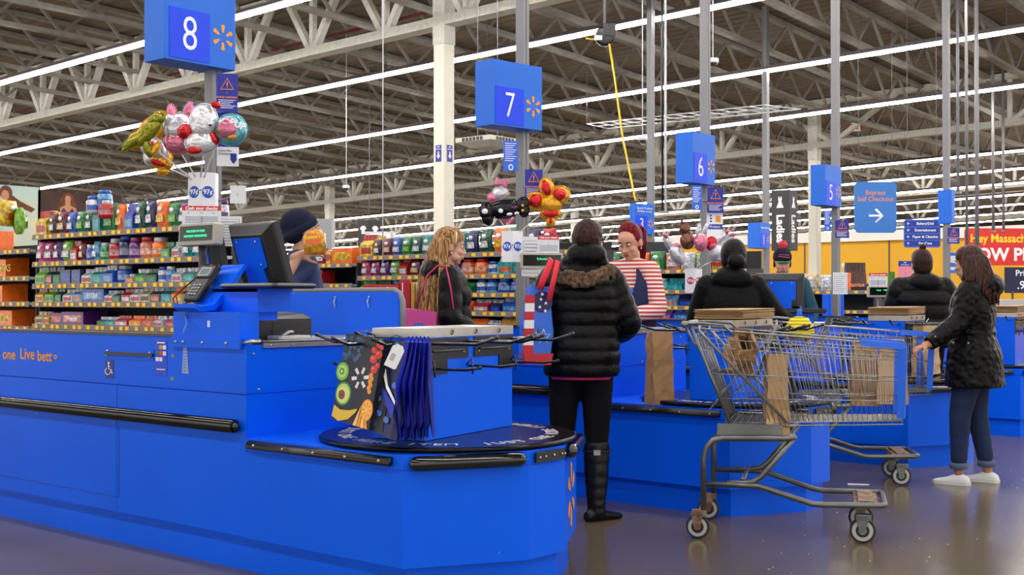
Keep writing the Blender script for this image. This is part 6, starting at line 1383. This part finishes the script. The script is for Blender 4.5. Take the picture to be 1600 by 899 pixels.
v.scale = (.98, .62, 1); v.location = (0, -.045, .0)
c = at(491, 380, 7.2); bt = thing('sweets_bag', 'orange and yellow bag of sweets held up beside the beanie', 'candy bag', tuple(c)); kx = 7.2 / FOC; T = frame((0, 0, 0), RGT + FWD * .2, -FWD)
m = M(); m.loft([[T @ V((x * kx * w_, y * kx * w_, z)) for x, y in ((-15, -18), (15, -18), (18, -4), (17, 14), (10, 20), (-10, 19), (-17, 10), (-16, -6))] for z, w_ in ((-.03, .75), (-.015, 1), (.015, 1), (.035, .7))], True, True, None, True); obj('wrapper', m, packmat((240, 170, 30)), bt)
m = M(); m.prism([(x * kx, y * kx) for x, y in ((-12, -2), (13, -2), (12, 15), (-10, 14))], .034, .036, T); obj('orange_label', m, packmat(COL['orange'], (190, 30, 20)), bt)
text("Reese's", .032, T @ Matrix.Rotation(.12, 4, 'Z') @ Matrix.Translation((0, .035, .037)), YELLOW, bt, bold=.0015)

# -- cashier with red ponytail and striped sleeves
loc = gp(987, 9.1)
S = dict(hs=1.05, skin=mat('skin_medium', (204, 150, 122), .55), hpitch=-.42, hyaw=.1, gz=-.7, lid=.0175, brow=HK, pants=BLKP, w=.92, lipm=mat('lip_dark', (150, 60, 66), .5),
    R=((.24, .04, 1.12), (.06, .22, 1.11), (-.9, .5, .1), (-.3, 0, 1), .7), L=((.24, .03, 1.10), (.05, .22, 1.06), (-.8, .5, .1), (0, 0, 1), .5),
    top=dict(name='striped_top', mat=STRIPE, keys=[(.85, .15, .11, 0), (1.0, .155, .12, 0), (1.2, .17, .125, .01), (1.33, .18, .11, 0), (1.40, .12, .08, 0), (1.45, .06, .06, 0)], sr=(.078, .066, .054, .04), vox=.0075))
fd = (-FWD * .80 - RGT * .60)
t, hp, HR, k, up, arms, legs, jo = person('person with red ponytail, striped sleeves and navy vest looking down at a small screen', loc, fd, 1.80, S)
m = M(); haircap(m, hp, HR, k, thick=1.0, back=.024)
for i in range(60):
    a = random.uniform(-.05, .05); r = random.uniform(0, 1); p0 = hp(-.015 + a * .3, -.09, .06); ph = random.uniform(0, 6.28); q = V((math.cos(ph), math.sin(ph), 0)) * .02
    m.tube([p0, p0 + HR @ V((0, -.05, .01)) + q * .6, p0 + HR @ V((0, -.075, -.04)) + q, p0 + V((0, 0, -.13)) + HR @ V((0, -.075, 0)) + q * 1.6, p0 + V((0, 0, -.25 - .04 * r)) + HR @ V((0, -.06, 0)) + q * 1.3], [.007, .011, .012, .011, .003], 6)
obj('ponytail_hair', m, HRD, t)
m = vest([(.86, .185, .15, 0), (1.0, .185, .155, 0), (1.2, .205, .165, .01), (1.36, .205, .15, .01), (1.44, .15, .12, 0), (1.5, .10, .09, 0)], .88, 1.475, .03, .75, up); o = obj('navy_vest', m, NAVY, t); sd = o.modifiers.new('s', 'SOLIDIFY'); sd.thickness = .008
m = M(); m.ell(hp(.079, .005, -.034), .006, n=8, m=6); m.ell(hp(-.079, .005, -.034), .006, n=8, m=6); obj('earring', m, WHITE, t)
fr = frame(V((-.085, .16, 1.20)), (1, 0, 0), (0, 1, .1)) @ Matrix.Rotation(PI, 4, 'Y') @ Matrix.Rotation(PI, 4, 'Y')
m = M(); m.tube([(-.085, .15, 1.30), (-.085, .16, 1.24)], .003, 5); m.ell((-.085, .15, 1.31), (.02, .008, .02)); m.cur = 1; m.box(-.125, .155, 1.16, -.045, .158, 1.215); m.cur = 2; m.box(-.105, .1585, 1.175, -.065, .1595, 1.2)
obj('name_badge', m, [BLUE2, CARD, YELLOW], t)
m = M(); c = V((-.02, .30, 1.10)); m.rbox(-.08, .25, 1.08, .06, .33, 1.1, .01); o = obj('held_scanner', m, BLACK, None); o.parent = None
prop(o, 'black handheld scanner held by the cashier with striped sleeves', 'scanner'); o.name = 'handheld_scanner'; o.matrix_world = Matrix.Translation(loc) @ Matrix.Rotation(math.atan2(-fd[0], fd[1]), 4, 'Z')

# -- woman in black with dark hair behind the front cart
loc = gp(1143, 9.3)
HOODX = lambda T, up, s: (T.ell(up((0, -.08, 1.40)), (.16, .08, .09)), T.ell(up((0, -.03, 1.44)), (.12, .10, .07)))
S = dict(face=False, skin=SKIN2, hs=1.1, head_off=(.02, 0, .015), w=1.12, pants=BLKP, lean=(0, .04, 0),
    R=((.34, .06, 1.17), (.52, .14, 1.04), (.9, .25, -.5), (0, 0, -1), .8), L=((.27, .08, 1.12), (.15, .28, 1.02), (-.2, 1, 0), (-1, 0, 0), .5),
    top=dict(name='black_coat', mat=COATB, keys=COAT, sr=(.092, .08, .066, .05), wob=.008, extra=[HOODX]))
t, hp, HR, k, up, arms, legs, jo = person('person seen from behind in black hooded coat, arm reaching to the yellow net bag', loc, (.82, .57), 1.66, S)
m = M(); haircap(m, hp, HR, k, thick=1.16); m.ell(hp(.01, -.125, -.01), (.062 * k, .05 * k, .055 * k)); m.ell(hp(-.01, -.10, -.055), (.05 * k, .03 * k, .03 * k))
for i in range(26): a = i * 2 * PI / 26; m.tube([hp(.04 * math.cos(a), -.12, .04 * math.sin(a) - .01), hp(.085 * math.cos(a), -.04, .1 * math.sin(a) + .03)], .007, 5)
link('bun_hair', remesh(m, .006, 2), [HK], t)

# -- cashier with the pom-pom hat
loc = gp(1222, 11.4)
S = dict(skin=SKIN, hs=1.0, hpitch=-.2, gz=-.3, brow=HBR, pants=BLKP, w=1.1,
    R=((.26, .03, 1.10), (.16, .26, 1.05), (-.2, 1, 0), (-.6, 0, -1), .4), L=((.27, .03, 1.12), (.20, .24, 1.0), (-.2, 1, -.1), (-.6, 0, -1), .4),
    top=dict(name='teal_sweater', mat=fabric('teal_knit', (26, 74, 86), .8), keys=[(.85, .17, .13, 0), (1.0, .18, .14, .01), (1.2, .19, .14, .01), (1.36, .19, .12, 0), (1.44, .10, .08, 0), (1.47, .07, .07, 0)], sr=(.075, .068, .06, .045), wob=.006))
t, hp, HR, k, up, arms, legs, jo = person('person in pom-pom winter cap with green brim, teal sleeves and navy vest', loc, (-FWD * .98 - RGT * .1), 1.71, S)
m = M(); m.ell(hp(0, -.01, .07), (.084 * k, .098 * k, .085 * k), R=HR, n=22, m=12); obj('winter_cap', m, KNIT, t)
m = M(); m.loft([[hp(r_ * .083 * math.cos(a), -.01 + r_ * .098 * math.sin(a), z_) for a in [j * PI / 14 for j in range(28)]] for z_, r_ in ((.036, .95), (.038, 1.02), (.06, 1.05), (.085, 1.02), (.086, .95))], False); obj('cap_band', m, KNIT, t)
m = M(); m.loft([[hp(.06 * math.cos(a) * r, .075 + .055 * math.sin(a) * r, z - .012 * abs(math.cos(a)) * r) for a in [2 * PI * j / 18 for j in range(18)]] for z, r in ((.034, 1), (.042, 1))]); obj('green_brim', m, mat('brim_green', (40, 150, 90), .6), t)
m = M(); rnd = random.Random(9)
for i in range(90):
    d = V((rnd.gauss(0, 1), rnd.gauss(0, 1), rnd.gauss(0, 1))).normalized(); m.ell(hp(0, -.005, .175) + d * .034, .012, n=6, m=4)
obj('pom_pom', m, mat('pom_pink', (226, 70, 90), .9, noise=(50, .3)), t)
m = M()
for a, b in (((-.05, .105, .075), (.05, .105, .085)), ((-.045, .10, .095), (.045, .10, .102))): m.tube([hp(*a), hp((a[0] + b[0]) / 2, a[1] + .012, a[2] + .006), hp(*b)], .003, 5)
obj('cap_lettering', m, mat('cap_thread', (220, 90, 90), .7), t)
m = M()
for sd in (-1, 1): m.ell(hp(sd * .072, -.01, .0), (.012 * k, .03 * k, .04 * k), R=HR)
m.ell(hp(0, -.06, .0), (.074 * k, .05 * k, .06 * k), R=HR); obj('short_hair', m, HBR, t)
m = vest([(.86, .2, .16, 0), (1.2, .22, .17, .01), (1.36, .22, .15, .01), (1.43, .15, .11, 0), (1.48, .1, .09, 0)], .88, 1.45, .03, .7, up); obj('navy_vest', m, NAVY, t)
m = M(); m.box(-.15, .157, 1.2, -.09, .162, 1.25); m.cur = 1; m.ell((-.12, .157, 1.31), (.016, .006, .016)); obj('name_badge', m, [YELLOW, BLUE2], t)

# -- man with top knot in black puffer
loc = gp(1441, 11.05)
S = dict(face=False, skin=SKIN, hs=1.12, w=1.25, pants=BLKP,
    R=((.27, .03, 1.13), (.22, .26, 1.02), (-.2, 1, 0), (-1, 0, 0), .5), L=((.27, .06, 1.13), (.20, .28, 1.02), (-.2, 1, 0), (-1, 0, 0), .5),
    top=dict(name='puffer_jacket', mat=PUFF2, keys=COAT, N=5, amp=.014, sN=5, sr=(.095, .09, .076, .056), extra=[HOODX]))
t, hp, HR, k, up, arms, legs, jo = person('person seen from behind with a small brown top knot and wide black puffer jacket', loc, (.77, .64), 1.68, S)
m = M(); haircap(m, hp, HR, k, thick=1.03); m.ell(hp(0, -.04, .155), (.03 * k, .03 * k, .024 * k)); m.tube([hp(0, -.04, .12), hp(0, -.04, .15)], .014 * k, 8); m.tube([hp(.01, -.04, .165), hp(.04, -.04, .172)], .008 * k, 6)
link('top_knot_hair', remesh(m, .006, 2), [HBR], t)

# -- woman in the quilted coat and jeans with a hand on the cart
loc = gp(1520, 8.25)
fdir = (FWD * .50 - RGT * .86)
fx = V((fdir.y, -fdir.x, 0)).normalized(); fy = V(fdir).normalized()
def loc2(p): d = V(p) - loc; return (d.dot(fx), d.dot(fy), d.z)
hw = at(1449, 536, 8.03); he = at(1499, 500, 8.1)
a_, b_ = loc2(he), loc2(hw); s_ = 1.62 / 1.70
# the hand on the cart is her left hand side one
mir = lambda p: (-p[0] / s_, p[1] / s_, p[2] / s_)
S = dict(face=True, skin=SKIN2, brow=HK, hs=1.0, w=.98, pants=DENIM, cuff=.15, shoe=mat('white_canvas', (226, 226, 226), .7), sole=mat('white_rubber', (210, 210, 206), .6), leg_r=(.112, .076, .068, .054), hpitch=-.1, hyaw=-.3,
    FR=(.13, -.07, 0), FRt=.12, FL=(-.09, .08, 0), FLt=.1, hand=.95,
    L=(mir(a_), mir(b_), (loc2(loc + (-RGT * .9 + V((0, 0, -.32))))[0] * -1, loc2(loc + (-RGT * .9))[1], -.32), (0, .2, -1), .95), R=((.25, .02, 1.10), (.2, .16, .90), (0, .3, -1), (-1, 0, 0), .4),
    top=dict(name='quilted_coat', mat=QUILT, keys=[(.70, .25, .19, -.01), (.92, .235, .175, -.01), (1.08, .185, .14, 0), (1.25, .205, .15, 0), (1.36, .19, .13, 0), (1.42, .12, .10, -.01)], sr=(.082, .07, .06, .048), wob=.005,
        extra=[lambda T, up, s: (T.ell(up((.03, -.10, 1.34)), (.15, .10, .09)), T.tube([V((.19 * math.cos(a), .145 * math.sin(a), 1.03)) for a in [j * PI / 10 for j in range(20)]], .008, 6, loop=True))]))
t, hp, HR, k, up, arms, legs, jo = person('person in black quilted coat, blue jeans and white shoes, hand on the cart', loc, fdir, 1.60, S)
m = M(); haircap(m, hp, HR, k, thick=1.06); rnd = random.Random(12)
for i in range(150):
    a = rnd.uniform(-2.95, .05) if i % 6 else rnd.uniform(-3.3, .35); sdx, sdy = math.cos(a), math.sin(a); L = rnd.uniform(.13, .24); ph = rnd.uniform(0, 6.28)
    top = hp(.035 * sdx, -.02 + .04 * sdy, .125); side = hp(.096 * sdx, -.02 + .112 * sdy, .03); low = hp(.105 * sdx, -.03 + .125 * sdy, -.06); pts = [top, side, low]
    for j in range(1, 5): pts.append(low + V((sdx * .03 * j / 4 + .012 * math.sin(ph + j * 1.8), sdy * .04 * j / 4 + .012 * math.cos(ph + j * 1.8), -L * j / 4)))
    m.tube(pts, [.008, .012, .012, .011, .009, .007, .003], 5)
obj('wavy_hair', m, HDB, t)
for key in ('FR', 'FL'):
    hj, kn, an, toe = legs[key]; p = an.lerp(kn, .12); m = M(); m.lathe([(.052, -.022), (.058, -.02), (.060, .02), (.054, .022)], 18, Matrix.Translation(p)); obj('jeans_cuff', m, mat('denim_cuff', (78, 92, 124), .8), t)
m = M()
for x, y in ((-.215, .09), (-.24, -.01)): m.ell((x, y, .96), .007, n=8, m=6)
w_ = arms['L'][2]; e_ = arms['L'][1]; m.ell(w_.lerp(e_, .22) + V((-.045, -.01, .02)), .007, n=8, m=6); obj('snap_button', m, STEEL, t)
# ================================================================ FARTHER FIXTURES AND CEILING DETAILS
def fixture(label, px, py0, py1, Z, wpx, depth, mm, cat='fixture', shelves=0, name='store_fixture', goods=None):
    """a box-like unit standing on the floor; front faces the lanes"""
    c = at(px, py1, Z); t = thing(name, label, cat, (c.x, c.y, 0)); zt = at(px, py0, Z).z
    T = frame((0, 0, 0), RGT, -FWD); W_ = wpx / FOC * Z
    S4 = Matrix(((RGT.x, FWD.x, 0, 0), (RGT.y, FWD.y, 0, 0), (0, 0, 1, 0), (0, 0, 0, 1)))
    m = M()
    if not shelves: m.rbox(-W_ / 2, 0, 0, W_ / 2, depth, zt, .01, S4); obj('cabinet', m, mm, t)
    else:
        m.box(-W_ / 2, depth - .03, 0, W_ / 2, depth, zt, S4)
        for s_ in (-1, 1): m.box(s_ * W_ / 2 - .015, 0, 0, s_ * W_ / 2 + .015, depth, zt, S4)
        obj('back_panel', m, mm, t)
        for i in range(shelves):
            z = zt - .02 - (zt - .2) * i / max(shelves, 1); m = M(); m.box(-W_ / 2, 0, z - .02, W_ / 2, depth - .03, z, S4); obj('shelf', m, LGREY, t)
    return t, S4, W_, zt
t, S4, W_, zt = fixture('white sided self checkout shelf unit before the yellow wall', 1345, 466, 520, 17, 120, .5, RACKMAT, 'shelf', 3)
for i, (px, c, w_, h_, l) in enumerate([(1325, 'blue', .18, .16, 'small blue box'), (1340, 'blue', .18, .16, 'second small blue box'), (1356, 'brown', .3, .4, 'tall brown box'), (1308, 'white', .2, .14, 'low white box')]):
    p = at(px, 466, 17); item('carton', c, w_, h_, .15, (p.x, p.y + .2, zt), math.atan2(RGT.y, RGT.x), f'{l} on top of the far shelf unit before the yellow wall', 'boxes on the far shelf')
fixture('tall dark rack with a printed price card near the yellow wall', 1335, 432, 520, 18.5, 18, .3, mat('dark_brown_card', (52, 40, 36), .6), 'sign stand')
p = at(1335, 448, 18.45); t = thing('price_card', 'dark card reading ninety eight cents near the yellow wall', 'sign', tuple(p)); T = frame((0, 0, 0), RGT, -FWD)
m = M(); m.box(-.09, -.14, -.01, .09, .14, 0, T); obj('card', m, mat('dark_brown_card', (52, 40, 36), .6), t); text('98\u00a2', .14, T @ Matrix.Translation((0, -.02, .002)), TXT, t, bold=.004)
fixture('grey steel self checkout cabinet before the yellow wall', 1357, 468, 540, 16, 22, .4, GREY, 'cabinet')
t, S4, W_, zt = fixture('large silver self checkout machine behind the woman in jeans', 1592, 468, 560, 13.0, 62, .7, mat('silver_machine', (190, 186, 180), .4, metal=.3), 'checkout machine')
m = M(); m.box(-.1, -.012, zt - .22, .08, 0, zt - .12, S4); o = obj('blue_label', m, BLUE2, t)
m = M(); m.box(-W_ / 2 - .02, -.02, zt - .34, W_ / 2 + .02, .02, zt - .31, S4); obj('ledge', m, LGREY, t)
p = at(1582, 432, 16); t = thing('price_sign', 'dark navy price sign over the silver machine', 'sign', tuple(p)); T = frame((0, 0, 0), RGT, -FWD)
m = M(); m.box(-.10, -.22, -.02, .40, .12, 0, T); obj('board', m, mat('sign_navy_dark', (26, 26, 60), .5), t); text('Price', .11, T @ Matrix.Translation((.15, .04, .002)), TXT, t, bold=.002); text('.98', .15, T @ Matrix.Translation((.15, -.12, .002)), TXT, t, bold=.002)
m = M(); m.tube([(0, 0, -.2), (0, 0, -p.z)], .015, 6); obj('stand', m, DGREY, t)
t, S4, W_, zt = fixture('dark aisle gondola under the yellow wall', 1225, 442, 520, 32, 330, .6, RACKMAT, 'shelf', 4)
t, S4, W_, zt = fixture('long dark aisle gondola past the beanie cashier', 520, 404, 500, 24, 420, .6, RACKMAT, 'shelf', 4)
t, S4, W_, zt = fixture('white aisle endcap with a pale screen beside the men sign', 592, 362, 470, 17.5, 44, .4, mat('endcap_white', (210, 212, 214), .6), 'display stand')
m = M(); m.box(-W_ * .32, -.012, zt - .28, W_ * .4, -.001, zt - .03, S4); obj('screen', m, mat('pale_screen', (200, 224, 236), .3, emit=.5), t)
t, S4, W_, zt = fixture('tall pale grey endcap panel behind the held sweets bag', 505, 342, 470, 19, 26, .4, mat('endcap_grey', (150, 152, 154), .6), 'display stand')
fixture('dark gondola end beyond the striped cashier', 1015, 378, 480, 15.5, 66, .5, RACKMAT, 'shelf')
# blue counter extension by the far lanes
t, S4, W_, zt = fixture('blue register pedestal with tape and cups under the five', 1307, 460, 520, 13.6, 24, .3, BLUE, 'register stand')
t = thing('weighing_readout', 'small grey readout with lcd in front of the sign five post', 'readout', tuple(at(1316, 503, 9.9)))
T = frame((0, 0, 0), RGT, -FWD); m = M(); m.rbox(-.085, -.032, -.05, .085, .032, 0, .008, T); obj('housing', m, DGREY, t); m = M(); m.box(-.05, -.012, 0, .04, .018, .002, T); obj('lcd', m, mat('lcd_olive', (92, 100, 66), .3), t)
m = M(); m.tube([(0, 0, -.03), (0, 0, -1.0)], .015, 6); obj('stem', m, DGREY, t)
# folded arm rest in front of the pom-pom cashier
c = at(1258, 486, 9.4); t = thing('writing_shelf', 'black edged writing shelf under the monitor of the pom-pom cashier', 'shelf', tuple(c)); T = frame((0, 0, 0), RGT, -FWD)
m = M(); m.rbox(-.16, -.018, -.25, .17, .018, 0, .012, T); obj('board', m, BLACK, t); m = M(); m.box(-.12, -.2, -.2, .08, -.018, -.05, T); obj('bracket', m, BLUE, t)
# clear bottles and plastic wrap on the far register
# ---- ceiling objects
t = thing('air_diffuser', 'white louvred ceiling air diffuser to the side of the seven sign', 'air vent', tuple(at(762, 224, 16)))
T = frame((0, 0, 0), RGT, -FWD); m = M(); W_ = .27
m.loft([[(x * k, y * k, z) for x, y in ((-.3, -.3), (.3, -.3), (.3, .3), (-.3, .3))] for z, k in ((-.07, .55), (.0, 1), (.06, 1))], True, True, None, False); obj('hood', m, CREAM, t)
m = M()
for s_ in (0, 1, 2, 3):
    R = Matrix.Rotation(s_ * PI / 2, 4, 'Z')
    for j in range(6): m.box(-.18 + j * .062, -.308, .005, -.14 + j * .062, -.30, .05, R)
obj('louvre', m, DGREY, t)
c = at(762, 224, 16)
for q in (-.2, .2):
    m = M(); m.tube([(q, 0, .05), (q, 0, zr(c.x, c.y) + 1.19 - c.z)], .006, 5); obj('hanger_rod', m, GREY, t)
# round duct
a, b = at(1235, -20, 24), at(1462, 105, 36)
t = thing('round_duct', 'fat grey round air duct running between the strip lights', 'duct', tuple(a)); m = M(); m.tube([V((0, 0, 0)), (b - a) * .33, (b - a) * .66, b - a], .24, 18)
for q in (.33, .66): m.tube([(b - a) * (q - .006), (b - a) * (q + .006)], .26, 18)
obj('duct', m, mat('galvanised', (150, 148, 142), .5, metal=.5), t)
# cable ladder
P0, P1 = at(917, 194, 24.5), at(1195, 164, 20.4)
w_ = at(950, 201, 23.4) - P0
t = thing('cable_ladder', 'white wire cable ladder hanging level above the lanes', 'cable tray', tuple(P0)); m = M(); d = P1 - P0
for k in (0, 1): m.tube([w_ * k, w_ * k + d], .011, 6)
for i in range(14): m.tube([d * i / 13, d * i / 13 + w_], .008, 5)
m.tube([w_ * .5, w_ * .5 + d], .01, 5); obj('ladder', m, LGREY, t)
m = M()
for i in (0, 6, 13): q = P0 + d * i / 13; m.tube([d * i / 13, d * i / 13 + V((0, 0, zr(q.x, q.y) + 1.19 - q.z))], .006, 4)
obj('hanger_wire', m, GREY, t)
# yellow cord reel
c = at(945, 57, 15.9); t = thing('cord_reel', 'black ceiling reel with a long yellow cord hanging down', 'cord reel', tuple(c)); T = frame((0, 0, 0), RGT, -FWD)
m = M(); m.lathe([(.1, -.05), (.13, -.04), (.13, .04), (.1, .05)], 18, T); m.box(-.02, .0, -.06, .14, .16, .06, T); obj('reel_housing', m, BLACK, t)
m = M(); m.box(-.14, -.06, .05, -.04, .0, .07, T); obj('label', m, CARD, t)
YC = mat('yellow_cord', (232, 190, 30), .5); Q = [at(951, 62, 15.9), at(960, 120, 15.6), at(972, 210, 15.2), at(990, 300, 14.8), at(993, 314, 14.7)]
m = M(); m.tube([q - c for q in Q], .013, 6); m.tube([at(938, 58, 15.9) - c, at(928, 62, 15.9) - c, at(915, 60, 15.9) - c], .013, 6); obj('cord', m, YC, t)
m = M(); m.tube([V((0, 0, .1)), V((0, 0, zr(c.x, c.y) + 1.19 - c.z))], .02, 6); obj('mount', m, GREY, t)
# dome cameras
for px, py, Z, l in ((1004, 219, 17, 'small white dome camera hanging under the third strip light'), (1114, 98, 15, 'white dome camera beside the post of the six sign'), (541, 294, 24, 'round white dome hanging near the second girder, above the beanie')):
    c = at(px, py, Z); t = thing('dome_camera', l, 'camera', tuple(c)); m = M(); m.lathe([(.0, .05), (.06, .05), (.065, .0), (.0, .0)][::-1] if 0 else [(.02, .06), (.07, .05), (.07, 0), (.06, -.005)], 14); obj('mount', m, WHITE, t)
    m = M(); m.ell((0, 0, 0), (.055, .055, .05), n=12, m=8); obj('dome', m, mat('dome_glass', (60, 62, 66), .1), t)
    m = M(); m.tube([(0, 0, .05), (0, 0, zr(c.x, c.y) + 1.19 - c.z)], .008, 5); obj('drop_rod', m, WHITE, t)
# hanging conduits and thin wires
for px, Z, y0, y1, r, mm, l in ((598, 11, -30, 420, .006, WHITE, 'thin white hanging wire beside the cream column'), (1035, 16, 60, 330, .014, BLACK, 'black hanging cable beside the slim grey post'),
        (1040, 17, 140, 330, .016, WHITE, 'white conduit dropping to the speedy checkout sign'), (1527, 17, -20, 470, .03, POLE, 'thin grey conduit drop beside the directory post'), (1511, 16, 40, 430, .02, POLE, 'bent grey conduit drop at the banner edge'), (1552, 24, 200, 360, .03, POLE, 'slender far conduit above the red banner'), (1568, 26, 190, 360, .03, POLE, 'slender far conduit in the middle of the banner'), (1497, 18, 110, 300, .022, GREY, 'short grey conduit above the directory board')):
    a, b = at(px, y0, Z), at(px, y1, Z); t = thing('conduit_drop', l.replace(' left of', ' beside'), 'conduit', tuple(b)); m = M(); top = zr(b.x, b.y) + 1.19 - b.z
    m.tube([(0, 0, 0), (0, 0, max(a.z - b.z, top))], r, 6); obj('conduit', m, mm, t)
    if r > .012: m = M(); m.box(-.04, -.04, -.03, .04, .04, .0); obj('junction_box', m, GREY, t)
# litter on the floor
for px, py, l in ((1340, 740, 'white paper scrap lying on the floor below the second cart'), ):
    c = at(px, py, 8.2); c = V((c.x, c.y, 0)); t = thing('paper_scrap', l, 'litter', tuple(c)); m = M(); m.prism([(-.07, -.02), (.06, -.03), (.08, .0), (.0, .02), (-.06, .03)], .001, .004, Matrix.Rotation(-.9, 4, 'Z')); obj('scrap', m, CARD, t)
rnd = random.Random(21); m = M()
for i in range(90):
    x, y = rnd.uniform(4.8, 9.5), rnd.uniform(.8, 3.1); r = rnd.uniform(.002, .005); m.box(x, y, .0005, x + r, y + r * rnd.uniform(.5, 1.6), .002)
o = obj('floor_crumbs', m, CARD); prop(o, 'tiny pale crumbs scattered over the shiny concrete floor', 'litter', None, 'stuff')
# round knob at the picture edge on the floor
